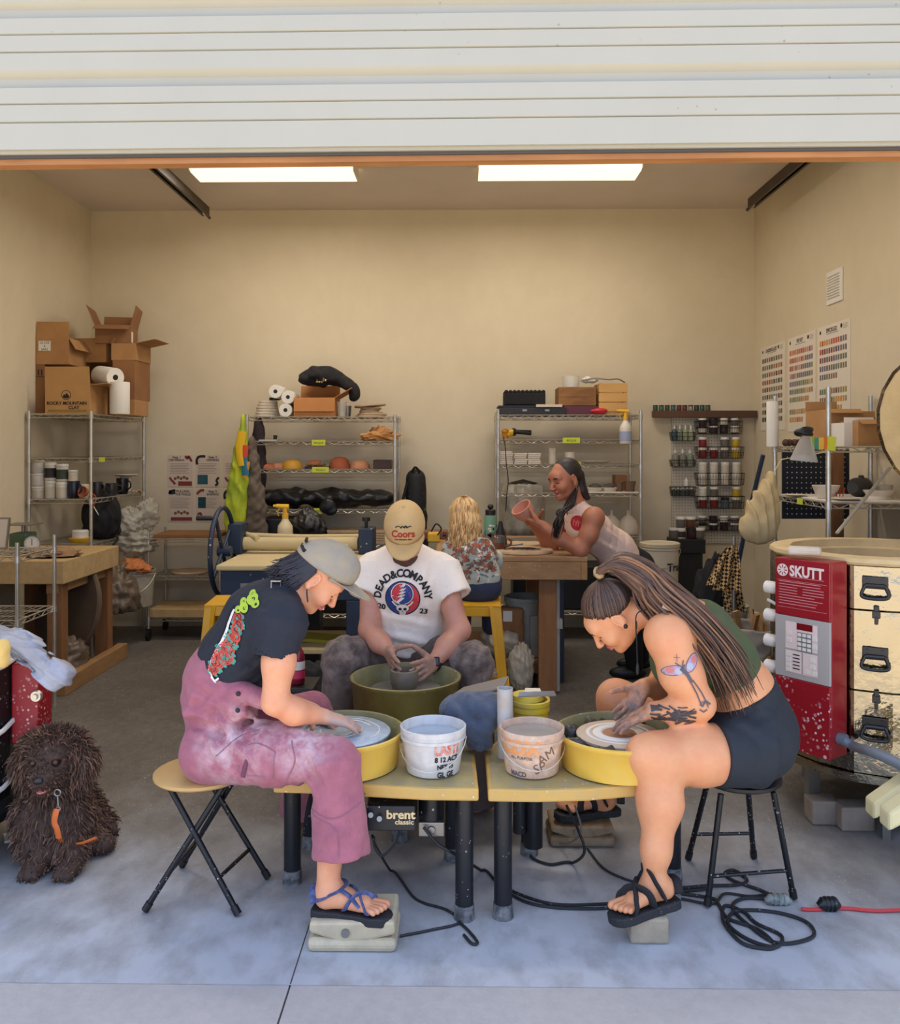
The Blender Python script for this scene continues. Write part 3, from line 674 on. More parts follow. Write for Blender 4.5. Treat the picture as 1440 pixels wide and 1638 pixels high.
b = MB(); b.lathe([(.07, 0), (.085, .03), (.085, .035), (0, .035)], (PX(123, 6.7), 6.76, .861), 20); b.build('tub_base', m_yplast, t); b = MB(); b.lathe([(.06, 0), (.062, .05), (.055, .058), (0, .058)], (PX(123, 6.7), 6.76, .897), 20); b.build('lid', m_lid, t)
# lower levels of the corner shelf: clay bags and a bucket
lump('clay_bag', mat('clay_bag_plastic', (120, 104, 88), .35, noise=(8, (86, 72, 58), .7), bump=(18, .7)), (PX(190, 7.0), 6.95, .43), (.17, .25, .22), seed=12, amp=.15, flat=-.8*.16, crease=.09); tag(C.objects[-1], 'dusty bag of clay slumped low in the corner shelf', 'bag')
lump('plastic_bag', m_bag, (PX(212, 7.2), 7.25, .80), (.15, .2, .1), seed=14, amp=.2, crease=.09); tag(C.objects[-1], 'wrinkled plastic bag above the pale bucket in the corner shelf', 'bag')
def bucket(name, label, c, r, h, m, lid=None, group=None, wire=True, rb=.86, extra=None, filling=None, open_=True, hang=1.0, lip=.018, wdir=0):
    t = thing(name, label, 'bucket', c, group); c = np.asarray(c, float); th = .004
    pr = [(0, 0), (r*rb-.008, 0), (r*rb, .006), (r*.985, h-lip*2.2), (r*1.03, h-lip*2.2), (r*1.03, h-lip*1.7), (r*.99, h-lip*1.6), (r, h-lip), (r*1.035, h-lip), (r*1.04, h-.002), (r*1.0, h), (r*.96, h-.006), (r*rb-th, .02), (0, .02)]
    b = MB(); b.lathe(pr, c, 40); b.build('bucket_body', m, t)
    if lid: b = MB(); b.lathe([(r*1.05, h-.02), (r*1.06, h+.006), (r*1.0, h+.01), (r*.96, h+.004), (0, h+.004)], c, 40); b.build('lid', lid, t)
    if wire:
        pts = []
        for a in np.linspace(0, math.pi, 15): pts.append(c+np.array([math.cos(a)*r*1.06*math.cos(wdir)-(-math.sin(a)*r*1.03)*math.sin(wdir), math.cos(a)*r*1.06*math.sin(wdir)+(-math.sin(a)*r*1.03)*math.cos(wdir), h-lip*2-math.sin(a)*r*hang]))
        b = MB(); b.tube(pts, .0022, 5); b.build('wire_handle', m_chrome, t)
    if filling: b = MB(); b.lathe([(r*.9, 0), (r*.6, .003), (0, .004)], c+np.array([0, 0, h*filling[1]]), 30); b.build('filling', filling[0], t)
    return t
bucket('bucket', 'pale bucket topped with an orange cloth at the foot of the corner shelf', (PX(215, 7.1), 7.12, .302), .155, .3, mat('dirty_white_plastic', (180, 172, 154), .5, noise=(8, (140, 128, 108), .7)))
lump('cloth', mat('orange_cloth', (206, 130, 76), .9, noise=(7, (176, 104, 60), .6)), (PX(213, 7.1), 7.1, .62), (.14, .14, .06), seed=5, amp=.25, crease=.09); tag(C.objects[-1], 'orange cloth heaped on the pale bucket at the corner shelf', 'cloth')

# instruction sheets on the back wall
m_sheet = mat('printed_sheet', (206, 190, 172), .8); m_maroon = mat('maroon_print', (128, 56, 52), .8); m_teal = mat('teal_print', (40, 84, 96), .8); m_gline = mat('grey_print', (150, 136, 122), .8); m_brown = mat('brown_print', (120, 86, 60), .8)
YS = YB-.004
def sheet(pxl, pxr, pyt, pyb, label, style, title):
    x0, x1 = span(pxl, pxr, YS); z0, z1 = zz(pyt, pyb, YS); w, h = x1-x0, z1-z0
    t = thing('instruction_sheet', label, 'poster', ((x0+x1)/2, YS, z0), 'clay instruction sheets on the back wall')
    b = MB(); b.bb(x0, x1, YS, YB-.0005, z0, z1); b.build('paper', m_sheet, t, False)
    y = YS-.001; R_ = lambda f, a, c, d, e: f.add([(x0+w*a, y, z0+h*d), (x0+w*c, y, z0+h*d), (x0+w*c, y, z0+h*e), (x0+w*a, y, z0+h*e)], [(0, 1, 2, 3)])
    f = MB(); text_on(f, title[0], (x0+w*title[2], y, z0+h*.93), (1, 0, 0), (0, 0, 1), .03, bold=.0006); text_on(f, title[1], (x0+w*title[2], y, z0+h*.84), (1, 0, 0), (0, 0, 1), .026, bold=.0006); f.build('heading', m_ink, t, False)
    f = MB(); 
    for i in range(7): R_(f, .1 if i > 2 else .1, .86-.1*(i % 3 == 2), .72-.05*i, .735-.05*i)
    f.build('text_lines', m_gline, t, False)
    f = MB(); f2 = MB()
    if style == 0: R_(f, .42, .98, .03, .17)
    elif style == 1: R_(f2, .08, .5, .08, .38)
    elif style == 2: R_(f, .12, .96, .03, .14)
    else: R_(f2, .1, .42, .42, .76)
    if f.v: f.build('colour_block', m_maroon, t, False)
    if f2.v: f2.build('colour_block', m_teal, t, False)
    f = MB(); k = {0: [(.08, .3), (.14, .22), (.22, .16), (.3, .08)], 1: [(.95, .3), (.86, .2), (.9, .1), (.8, .04)], 2: [(.05, .86), (.15, .95), (.3, .97)], 3: [(.08, .22), (.2, .26), (.25, .12), (.3, .04)]}[style]
    p = spline([(x0+w*a, y-.001, z0+h*c) for a, c in k], 6); q, ff = line2(p[:, [0, 2]], .02); f.add([(a, y-.0005, c) for a, c in q], ff); f.build('swirl', m_maroon if style in (0, 3) else m_ink, t, False); f = MB()
    k = {0: [(.7, .97), (.8, .9), (.85, .95), (.97, .8)], 1: [(.06, .7), (.05, .85), (.15, .95), (.4, .96)], 2: [(.1, .97), (.1, .88), (.3, .9)], 3: [(.05, .85), (.2, .96), (.35, .97)]}[style]
    p = spline([(x0+w*a, y-.001, z0+h*c) for a, c in k], 6); q, ff = line2(p[:, [0, 2]], .022); f.add([(a, y-.0005, c) for a, c in q], ff); f.build('swirl', m_maroon if style in (0, 3) else m_ink, t, False)
    if style in (0, 2):
        f = MB()
        for i in range(5): q, ff = disc2(0, 0, .014, n=10); f.add([(x0+w*(.3+.12*i)+a, y, z0+h*(.26+.04*(i % 2))+c) for a, c in q], ff)
        f.build('drawing', m_brown, t, False)
sheet(268.5, 308, 728, 779, 'upper left instruction sheet on the back wall, with a maroon block', 0, ('Step 1', 'CENTERING', .36))
sheet(313, 352, 728, 779, 'upper middle instruction sheet on the back wall, with a dark teal square', 1, ('Step 2', 'OPENING', .7))
sheet(357.5, 396, 728, 779, 'upper right instruction sheet, mostly behind the hanging vest', 0, ('Step 3', 'SETTING', .6))
sheet(268.5, 309, 783, 835, 'lower left instruction sheet on the back wall, with a wide maroon bar', 2, ('PULLING', 'THE WALLS', .6))
sheet(313, 352, 783, 835, 'lower middle instruction sheet on the back wall, with a pale teal panel', 3, ('Step 5', 'SHAPING', .7))
sheet(357.5, 396, 783, 835, 'lower right instruction sheet, mostly behind the hanging vest', 1, ('Step 6', 'FINISHING', .6))

# rolling cart below the sheets
x0, x1 = PX(237.5, 7.2), PX(352, 7.2)
cart = wire_shelf('low wire cart on casters against the back wall below the instruction sheets', x0, x1, 7.2, 7.62, [.84, .53, .19], .9, casters=1, name='wire_cart', pr=.011)
b = MB(); b.bb(x0+.03, x1-.03, 7.22, 7.6, .842, .875); tag(b.build('board', m_card2, bevel=.004, smooth=False), 'brown board on top of the low wire cart', 'board')
b = MB(); b.bb(x0, x1-.02, 7.19, 7.6, .192, .262); tag(b.build('board', m_ply, bevel=.005, smooth=False), 'thick pale board on the bottom of the low wire cart', 'board')
b = MB(); b.lathe([(.15, 0), (.155, .01), (.15, .02), (0, .02)], (PX(298, 7.3), 7.4, .533), 30); tag(b.build('bat', m_clay), 'round clay-stained throwing bat on the middle of the wire cart', 'bat')

# ------------------------------------------------------------------ wooden table at the left wall, scale, leather heap
TX, TY0, TY1, TZ = -2.565, 5.6, 6.5, .865
tb = thing('work_table', 'sturdy timber table along the left wall with a low floor frame', 'table', (-2.95, 6.05, 0))
b = MB(); b.bb(XL+.02, TX, TY0, TY1, TZ-.15, TZ); b.build('tabletop', m_ply, tb, False, bevel=.006)
for x_, y_ in ((TX-.14, TY0+.06), (TX-.14, TY1-.1), (XL+.1, TY0+.06), (XL+.1, TY1-.1)):
    b = MB(); b.bb(x_, x_+.10, y_, y_+.09, 0, TZ-.15); b.build('leg', m_woodv, tb, False, bevel=.004)
b = MB(); b.bb(TX-.05, TX+.02, TY0-.02, TY1+.12, 0, .11); b.build('floor_rail', m_wood, tb, False, bevel=.004); b = MB(); b.bb(XL+.05, TX-.05, TY0-.02, TY0+.05, 0, .10); b.build('floor_rail', m_wood, tb, False, bevel=.004); b = MB(); b.bb(TX-.14, TX-.06, TY0+.05, TY1, TZ-.22, TZ-.15); b.build('side_rail', m_wood, tb, False, bevel=.004)
b = MB(); b.lathe([(.0, 0), (.34, 0), (.35, .01), (.35, .03), (.34, .04), (0, .04)], (PX(122, 6.3), 6.2, .46), 40, rotm(80, 0, -30)); b.v = [(x_, y_, z_) for x_, y_, z_ in b.v]
tag(b.build('bat', mat('stained_board', (98, 80, 62), .85, noise=(5, (78, 62, 48), .7))), 'large round stained board leaning under the timber table', 'bat')
lump('clay_bag', mat('clay_bag_plastic', (120, 104, 88)), (PX(112, 5.95), 5.95, .17), (.1, .14, .14), seed=21, amp=.2, crease=.09); tag(C.objects[-1], 'lumpy bag of clay on the floor under the timber table', 'bag')
sc = thing('kitchen_scale', 'old green dial scale with a flat pan standing on the timber table', 'scale', (PX(35, 5.9), 5.95, TZ))
x = PX(30, 5.9); m_grn = mat('scale_green', (70, 96, 72), .45, noise=(8, (54, 76, 58), .6))
b = MB(); b.bb(x-.06, x+.06, 5.88, 6.04, TZ+.001, TZ+.15); b.build('scale_body', m_grn, sc, False, bevel=.012)
b = MB(); b.lathe([(0, 0), (.013, 0), (.013, .055), (0, .055)], (x, 5.96, TZ+.15), 10); b.build('stem', m_steel, sc)
b = MB(); b.bb(x-.09, x+.1, 5.87, 6.05, TZ+.203, TZ+.211); b.build('pan', m_steel, sc, False, bevel=.003)
xd = PX(51, 5.87); dr = rotm(90, 0, 18); b = MB(); b.lathe([(0, 0), (.05, 0), (.052, .004), (.052, .03), (0, .03)], (xd, 5.88, TZ+.085), 30, dr); b.build('dial_case', m_steel, sc)
dn = dr @ np.array([0, 0, 1]); du = dr @ np.array([1, 0, 0]); dv = np.cross(dn, du)*1.0
oc = np.array([xd, 5.88, TZ+.085])+dn*.031; q, ff = disc2(0, 0, .046, n=30); b = MB(); b.add(oc+q[:, :1]*du+q[:, 1:]*dv, ff); b.build('dial', m_paper, sc)
b = MB(); oc2 = oc+dn*.001
for i in range(24):
    a = i*math.pi/12; q, ff = line2([(.036*math.cos(a), .036*math.sin(a)), (.043*math.cos(a), .043*math.sin(a))], .0022); b.add(oc2+q[:, :1]*du+q[:, 1:]*dv, ff)
q, ff = line2([(0, -.012), (0, .034)], .004); b.add(oc2+q[:, :1]*du+q[:, 1:]*dv, ff); b.build('pointer', m_ink, sc)
lump('leather_scrap', mat('scrap_leather', (164, 128, 92), .8, noise=(9, (138, 104, 72), .7)), (PX(84, 5.8), 5.85, TZ+.01), (.15, .13, .045), seed=2, amp=.3, folds=7, flat=-.02*.0, crease=.09); tag(C.objects[-1], 'tan scrap of soft leather heaped on the timber table', 'cloth')
# small wire shelf at the left edge in front of the table
x1 = PX(27.5, 4.9); S5 = wire_shelf('low wire shelf cut off by the left edge, in front of the timber table', x1-.62, x1, 4.9, 5.35, [.98, .62, .25], 1.06, pr=.0115)
b = MB(); b.bb(x1-.45, x1-.12, 4.96, 5.2, .252, .5); tag(b.build('carton', m_card2, smooth=False, bevel=.004), 'carton at the bottom of the low wire shelf by the left edge', 'box')
t = thing('picture_frame', 'small framed picture leaning on the low wire shelf by the left edge', 'picture', (x1-.4, 5.2, .982)); b = MB(); b.box((x1-.3, 5.24, 1.08), (.15, .012, .19), rotm(-12, 0, 0)); b.build('frame', m_steel, t, False)
b = MB(); b.box((x1-.3, 5.233, 1.08), (.13, .004, .17), rotm(-12, 0, 0)); b.build('print', m_sheet, t, False)
# ------------------------------------------------------------------ middle wire shelf (left of centre) and its load
Y2 = 7.2; x0, x1 = span(395, 632, Y2); L2 = [PZ(p, Y2) for p in (667, 706, 751, 816)]+[.80, .22]
S2 = wire_shelf('wire shelf behind the slab roller, with a carton and paper rolls on top', x0, x1, Y2, 7.65, L2, L2[0]+.02)
def tapes(S, lst, Y):
    for px, py, w in lst:
        b = MB(); xx = PX(px, Y); b.bb(xx-w/2, xx+w/2, Y-.009, Y-.006, PZ(py+4, Y), PZ(py-5, Y)); b.build('label_strip', m_tape, S, False)['label'] = 'lime green label strip'
        b = MB(); text_on(b, 'TOOLS' if px % 2 else 'BISQUE', (xx, Y-.0095, PZ(py, Y)), (1, 0, 0), (0, 0, 1), .024); b.build('label_print', m_ink, S, False)
tapes(S2, ((510, 708.5, .11), (513, 752, .14), (509, 818, .07)), Y2)
z = L2[0]+.003
for px, dz, lab in ((457, 0, 'white paper roll lying at the bottom right of three on the middle shelf top'), (461, 1, 'white paper roll wedged above another, beside the carton on the middle shelf top'), (441, 2, 'white paper roll topmost of the three on the middle shelf top')):
    r = .056; zc = {0: z+r, 1: z+r+.108, 2: z+r+.155}[dz]; paper_roll(lab, (PX(px, 7.25), 7.36, zc), r, .24, (0, 1, 0), 'paper rolls on the middle shelf top')
def disc_stack(name, label, items, c, m, cat, group):
    zc = c[2]
    for i, (r, h, dx, ti, lab) in enumerate(items):
        b = MB(); b.lathe([(0, 0), (r*.96, 0), (r, h*.3), (r, h*.75), (r*.97, h), (0, h*.8)], (c[0]+dx, c[1], zc), 30, rotm(0, ti, 0)); tag(b.build(name, m), lab, cat, group); zc += h+.0015
ordn = ['lowest', 'second', 'third', 'fourth', 'fifth', 'sixth', 'seventh', 'eighth']
disc_stack('plaster_mold', '', [(.11-.006*i, .022, .004*((i*7) % 3-1), 0, ordn[i]+' cream plaster disc up the stack left of the paper rolls') for i in range(6)], (PX(424, 7.3), 7.4, z), m_plaster, 'plaster disc', 'plaster discs left of the paper rolls')
t = thing('tape_roll', 'roll of black tape on the stack of plaster discs', 'tape', (PX(436, 7.3), 7.38, z+.145)); b = MB(); b.lathe([(.022, 0), (.045, 0), (.045, .022), (.022, .022), (.022, 0)], (PX(436, 7.3), 7.38, z+.145), 24, close=True); b.build('tape_ring', m_dark, t)
c, s = at_box(470, 536, 636, 7.22, .3, z)
carton('carton', 'open carton on the middle shelf top with one flap folded down in front', c, s, 0, [('s', 174, .115), ('e', 60, .16), ('n', 10, .12)], closed=False, m=mat('fresh_carton', (186, 126, 70), .8, noise=(4, (172, 112, 58), .6)))
xb = PX(520, 7.36); zb = PZ(615, 7.3)
f = Field(); f.ell((xb-.05, 7.38, zb+.07), (.17, .14, .08), k=.03); f.ell((xb+.04, 7.4, zb+.08), (.18, .12, .07), rotm(0, 18, 0), k=.03); f.ell((xb+.2, 7.36, zb+.0), (.1, .09, .05), rotm(0, 48, 0), k=.03); f.ell((xb+.25, 7.35, zb-.07), (.05, .07, .07), k=.03); f.ell((xb-.12, 7.3, zb+.05), (.1, .06, .04), rotm(0, -10, 0), k=.02)
f.wrinkle((xb, 7.36, zb+.05), .4, (1, .2, .5), .008, 40, seed=8); f.crumple((xb, 7.36, zb+.05), .5, .014, 16, 4); tag(field_obj('cloth_bag', f, m_black, None, .009), 'black cloth bag spilling over the open carton on the middle shelf', 'bag')
b = MB()
for i in range(9): b.box((xb-.05+.018*(i % 5), 7.26, zb+.02+.012*(i//3)), (.016, .01, .012), rotm(0, 30*i, 20*i))
tag(b.build('metallic_trim', mat('gold_lace', (176, 146, 92), .4, .5)), 'crinkled gold trim peeking from the open carton', 'trim', kind='stuff')
def cup(label, c, r, h, m, name='cup', cat='cup', group=None):
    b = MB(); b.lathe([(r*.75, 0), (r, h), (r*.94, h), (r*.7, .004), (0, .004)], c, 22); return tag(b.build(name, m), label, cat, group)
cup('clear cup beside the carton on the middle shelf top', (PX(546, 7.3), 7.32, z), .045, .13, m_clear); cup('grey tin beside the clear cup on the middle shelf top', (PX(554, 7.4), 7.45, z), .04, .1, m_steel, 'tin', 'tin')
for i, (r, dx, ti) in enumerate(((.13, 0, 0), (.125, .01, 0), (.1, 0, 2), (.085, -.01, -2), (.09, .0, 1), (.135, -.005, -5))):
    b = MB(); b.lathe([(0, 0), (r*.97, 0), (r, .008), (r*.98, .016), (0, .016)], (PX(591, 7.3)+dx, 7.42, z+.017*i+(.006*(i > 4))), 30, rotm(0, ti, 0)); tag(b.build('bat', m_clay), ordn[i]+' round bat from below in the pile at the right of the middle shelf top', 'bat', 'round bats on the middle shelf top')
# second level
z = L2[1]+.003
lump('cloth', mat('tan_cloth', (206, 150, 92), .9, noise=(9, (180, 124, 70), .6)), (PX(607, 7.4), 7.4, z+.04), (.13, .12, .06), seed=31, amp=.35, flat=-.04, folds=5, crease=.09); tag(C.objects[-1], 'tan crumpled cloth on the second level of the middle shelf', 'cloth')
b = MB(); b.bb(PX(415, 7.3), PX(443, 7.3), 7.28, 7.42, z, z+.012); tag(b.build('board', m_paper, smooth=False, bevel=.002), 'small white board at the left of the second level, middle shelf', 'board')
b = MB(); b.tube([(PX(438, 7.3), 7.35, z+.014), (PX(438, 7.3)+.004, 7.35, z+.05)], [.014, .018], 10); tag(b.build('stopper', m_dark), 'little black knob standing on the small white board', 'knob')
# third level: moulds
z = L2[2]+.003
for px, r, h, m, nm, lab in ((424, .095, .045, m_terra, 'bowl', 'upturned terracotta dish at the left end of the third level, middle shelf'), (441, .06, .05, m_terra2, 'bowl', 'small pale terracotta bowl upside down beside the yellow dome'), (464, .088, .075, mat('ochre_clay', (204, 150, 40), .6), 'hump_mold', 'yellow dome mould on the third level of the middle shelf'),
        (500, .07, .07, m_terra, 'bowl', 'upturned terracotta bowl behind the lime label on the middle shelf'), (541, .092, .1, mat('red_clay', (166, 88, 52), .8, noise=(9, (150, 76, 44), .6)), 'hump_mold', 'large reddish brown dome mould on the middle shelf'), (574, .085, .07, m_terra2, 'hump_mold', 'pale terracotta dome right of the large reddish one')):
    b = MB(); b.lathe([(r, 0), (r*.98, h*.3), (r*.8, h*.72), (r*.45, h*.95), (0, h)], (PX(px, 7.3), 7.4, z), 26); tag(b.build(nm, m), lab, 'mould' if nm == 'hump_mold' else 'bowl', 'upturned clay moulds on the middle shelf')
b = MB(); b.bb(PX(598, 7.3), PX(626, 7.3), 7.25, 7.45, z, z+.075); tag(b.build('block', mat('dark_brown_block', (66, 46, 38), .6), smooth=False, bevel=.006), 'dark brown block at the right end of the third level, middle shelf', 'block')
t = thing('tool_tray', 'low tray of dark tools behind the lime label on the middle shelf', 'tray', (PX(515, 7.3), 7.32, z)); b = MB(); b.bb(PX(488, 7.3), PX(526, 7.3), 7.27, 7.36, z, z+.02); b.build('tray', m_dark, t, False, bevel=.004)
for k in range(3): b = MB(); b.tube([(PX(492+9*k, 7.3), 7.26, z+.03), (PX(500+9*k, 7.3), 7.37, z+.035)], .009, 8); b.build('tool_handle', m_woodv, t)
# fourth level: black sheeting
z = L2[3]; xa, xb_ = PX(430, 7.4), PX(606, 7.4)
f = Field()
for k, q in enumerate(np.linspace(0, 1, 7)): f.ell((xa+(xb_-xa)*q, 7.42, z+.085), (.15, .15, .07+.02*math.sin(k*2.1)), k=.05)
f.ell((PX(527, 7.25), 7.2, z+.03), (.07, .04, .07), k=.03); f.ell((PX(532, 7.25), 7.18, z-.01), (.05, .02, .04), k=.03); f.wrinkle((xa*.5+xb_*.5, 7.4, z+.08), .8, (1, .5, 1.2), .008, 32, seed=5); f.crumple((xa*.5+xb_*.5, 7.4, z+.08), .9, .02, 14, 5)
tag(field_obj('black_sheeting', f, m_blackp, None, .012), 'crumpled black sheeting along the fourth level of the middle shelf', 'sheeting')
# lower levels: dark stored things behind the roller
z = .803; b = MB(); b.bb(PX(418, 7.3), PX(500, 7.3), 7.25, 7.6, z, z+.2); tag(b.build('storage_bin', m_dark, smooth=False, bevel=.01), 'black storage bin low on the middle shelf behind the spray bottle', 'bin')
for i in range(5): b = MB(); r = .16; b.bb(PX(520, 7.3), PX(620, 7.3), 7.24, 7.6, z+.02*i, z+.02*i+.017); tag(b.build('board', m_clay, smooth=False, bevel=.003), ordn[i]+' flat board from below in the pile low on the middle shelf', 'board', 'flat boards low on the middle shelf')
b = MB(); b.bb(PX(430, 7.3), PX(610, 7.3), 7.26, 7.6, .222, .6); tag(b.build('storage_tote', m_dark, smooth=False, bevel=.015), 'big dark tote on the bottom of the middle shelf', 'bin')

# hanging vest and jackets at the left end of the middle shelf
def hung(name, label, c, ax, rx, ry, h, m, seed, extra=None, taper=.45):
    t = thing(name, label, 'jacket', c); f = Field(); c = np.asarray(c, float)
    for k in range(6):
        q = k/5; w = taper+(1-taper)*min(1, q*1.5); f.ell(c+np.array([ax*q, 0, -h*q*.88-.05]), (rx*w, ry, h*.17), k=.05)
    f.wrinkle(c+np.array([ax*.5, 0, -h*.5]), h*.75, (1, .4, .1), .006, 40, bend=3, seed=seed); f.crumple(c+np.array([0, 0, -h*.5]), h*.8, .016, 18, seed, 8); field_obj('shell', f, m, t, .01); return t
m_vest = mat('hi_vis', (190, 200, 40), .75, noise=(3, (110, 150, 50), .7))
t = hung('safety_vest', 'lime and yellow hi-vis vest hanging from the left end of the middle shelf', (PX(390, 7.1), 7.08, 1.78), -.07, .085, .05, .84, m_vest, 3, taper=.3)
for pts, w, nm, mm in ((((388, 690), (384, 720), (388, 745)), .035, 'yellow_panel', mat('vest_yellow', (226, 180, 30), .75)), (((392, 712), (390, 735)), .03, 'red_tab', mat('vest_red', (206, 70, 50), .75)), (((390, 728), (393, 760)), .03, 'blue_tab', mat('vest_blue', (40, 110, 130), .75)), (((396, 738), (392, 765)), .022, 'orange_tab', mat('vest_orange', (206, 150, 50), .75))):
    b = MB(); b.tube(spline([P(a, c_, 7.02) for a, c_ in pts], 5), w, 10, flat=.35); b.build(nm, mm, t)
hung('jacket', 'grey brown padded jacket hanging from the left end of the middle shelf', (PX(402, 7.12), 7.14, 1.62), .03, .1, .06, .74, mat('taupe_fabric', (112, 98, 84), .85, noise=(10, (84, 72, 62), .7), bump=(26, .5)), 6, taper=.35)
hung('jacket', 'dark plum jacket hanging inside the left post of the middle shelf', (PX(411, 7.3), 7.34, 1.82), -.02, .085, .05, .55, mat('plum_fabric', (46, 34, 38), .85), 8, taper=.5)

# black padded bag standing behind the man
t = thing('padded_bag', 'tall black padded bag standing right of the middle shelf', 'bag', (PX(666, 7.4), 7.42, 0)); xx = PX(665, 7.4)
f = Field(); f.cap((xx, 7.42, .12), (xx, 7.42, 1.33), .125, .085, k=.02); f.wrinkle((xx, 7.35, .9), .6, (0, .3, 1), .006, 30, seed=2); field_obj('bag_body', f, mat('dusty_black', (26, 26, 28), .7, speck=(18, .2, (120, 116, 110))), t, .012)
b = MB(); b.tube(spline([(xx-.07, 7.36, 1.3), (xx-.12, 7.33, 1.05), (xx-.11, 7.33, .8)], 6), .012, 7); b.tube(spline([(xx-.03, 7.36, 1.39), (xx, 7.34, 1.43), (xx+.04, 7.36, 1.39)], 6), .01, 7); b.build('strap', m_black, t)

# ------------------------------------------------------------------ right wire shelf on the back wall and its load
Y3 = 7.2; x0, x1 = span(797, 1025, Y3); L3 = [PZ(p, Y3) for p in (664, 704, 743, 789, 858)]+[.25]
S3 = wire_shelf('wire shelf behind the leaning woman, with wooden crates on top', x0, x1, Y3, 7.65, L3, L3[0]+.04)
tapes(S3, ((914, 705, .14), (921, 744, .08)), Y3)
z = L3[0]+.003
def plain(name, label, cat, pxl, pxr, pyt, Y, d, zb, m, bev=.005, group=None, rz=0):
    x0_, x1_ = span(pxl, pxr, Y); b = MB(); b.box(((x0_+x1_)/2, Y+d/2, (zb+PZ(pyt, Y))/2), (x1_-x0_, d, PZ(pyt, Y)-zb), rotm(0, 0, rz)); return tag(b.build(name, m, smooth=False, bevel=bev), label, cat, group)
t = thing('amplifier', 'long flat black case on the right shelf top under the egg-box tray', 'case', (PX(853, 7.25), 7.4, z)); xa, xb_ = span(800, 906, 7.24)
b = MB(); b.bb(xa, xb_, 7.24, 7.55, z, z+.062); b.build('case_body', m_dark, t, False, bevel=.006)
for px in (836, 872): b = MB(); b.bb(PX(px, 7.24), PX(px+7, 7.24), 7.232, 7.24, z+.03, z+.045); b.build('latch', m_steel, t, False)
t2 = thing('egg_tray', 'black egg-box foam tray at the top left of the right shelf', 'tray', (PX(840, 7.25), 7.4, z+.066)); b = MB(); xa, xb_ = span(797, 876, 7.24); b.bb(xa, xb_, 7.24, 7.6, z+.066, z+.078)
b.build('tray_base', m_dark, t2, False)
xa, xb_ = span(807, 873, 7.26); b = MB(); b.bb(xa, xb_, 7.26, 7.55, z+.08, z+.19); b.build('foam_block', m_black, t2, False, bevel=.012)
b = MB()
for i in range(10):
    for j in range(6): b.ball((xa+(i+.5)*(xb_-xa)/10, 7.275+.05*j, z+.192), (.017, .02, .018), nu=8, nv=5)
b.build('foam_bumps', m_black, t2)
plain('folder', 'thin pale sheet lying on the flat black case, right shelf top', 'sheet', 858, 900, 647, 7.22, .2, z+.0635, m_sheet, .002)
plain('plank', 'purple book lying under the dark wooden box on the right shelf', 'book', 902, 957, 650, 7.26, .28, z+.001, mat('purple_board', (92, 44, 62), .7), .004)
t = thing('wooden_box', 'dark wooden box with faded lettering on the right shelf top', 'box', (PX(925, 7.25), 7.4, PZ(649.5, 7.26))); xa, xb_ = span(894, 954, 7.27); zb = PZ(649, 7.26)
b = MB(); z1 = zb+.155; b.bb(xa, xb_, 7.27, 7.285, zb, z1); b.bb(xa, xb_, 7.545, 7.56, zb, z1); b.bb(xa, xa+.014, 7.285, 7.545, zb, z1); b.bb(xb_-.014, xb_, 7.285, 7.545, zb, z1); b.bb(xa+.014, xb_-.014, 7.285, 7.545, zb, zb+.012); b.build('box_body', mat('old_pine', (150, 106, 62), .8, noise=[(6, (120, 80, 44), .8), (25, (96, 64, 38), .4)], stretch=(.3, 1, 1)), t, False, bevel=.003)
b = MB(); b.bb(xa+.05, xb_-.05, 7.2683, 7.2695, (zb+z1)/2-.004, (zb+z1)/2); b.build('faded_mark', m_brown, t, False)
t = thing('slat_crate', 'pale slatted wooden crate at the right of the right shelf top', 'crate', (PX(981, 7.25), 7.4, z)); xa, xb_ = span(958.5, 1004, 7.25); m_cr = mat('crate_pine', (206, 162, 98), .7, noise=(8, (186, 140, 78), .6), stretch=(.3, 1, 1)); z1 = PZ(612, 7.25)
hs = (z1-z-.03)/3
for i in range(3):
    for (a0, a1, c0, c1) in ((xa, xb_, 7.25, 7.258), (xa, xb_, 7.522, 7.53), (xa, xa+.008, 7.258, 7.522), (xb_-.008, xb_, 7.258, 7.522)):
        b = MB(); b.bb(a0, a1, c0, c1, z+.03+i*hs, z+.03+(i+1)*hs-.009); b.build('slat', m_cr, t, False)
for a in (xa+.008, xb_-.03):
    for c_ in (7.258, 7.5): b = MB(); b.bb(a, a+.022, c_, c_+.022, z, z1-.004); b.build('corner_post', m_cr, t, False)
b = MB(); b.bb(xa+.008, xb_-.008, 7.258, 7.522, z+.005, z+.03); b.build('crate_floor', m_cr, t, False)
cup('clear plastic cup standing on the dark wooden box', (PX(914, 7.4), 7.42, zb+.016), .075, .24, m_clear)
lump('wire_tangle', m_paper, (PX(943, 7.35), 7.4, z1+.03), (.06, .06, .025), seed=3, amp=.3, crease=.09); tag(C.objects[-1], 'crumpled white wrap lying between the dark box and the slatted crate', 'wrap')
b = MB(); b.tube(spline([(PX(930, 7.3), 7.35, z1+.02), (PX(950, 7.3), 7.33, z1+.04), (PX(975, 7.3), 7.33, z1+.03), (PX(990, 7.3), 7.34, z1+.035), (PX(1002, 7.3), 7.36, z1+.008)], 6), .006, 6); tag(b.build('wire_loop', m_steel), 'bent wire tool resting across the slatted crate', 'tool')
lump('red_pouch', mat('red_plastic', (196, 44, 52), .4), (PX(960, 7.18), 7.23, z+.03), (.065, .03, .028), seed=6, amp=.12); tag(C.objects[-1], 'small red pouch at the front edge of the right shelf top', 'pouch')
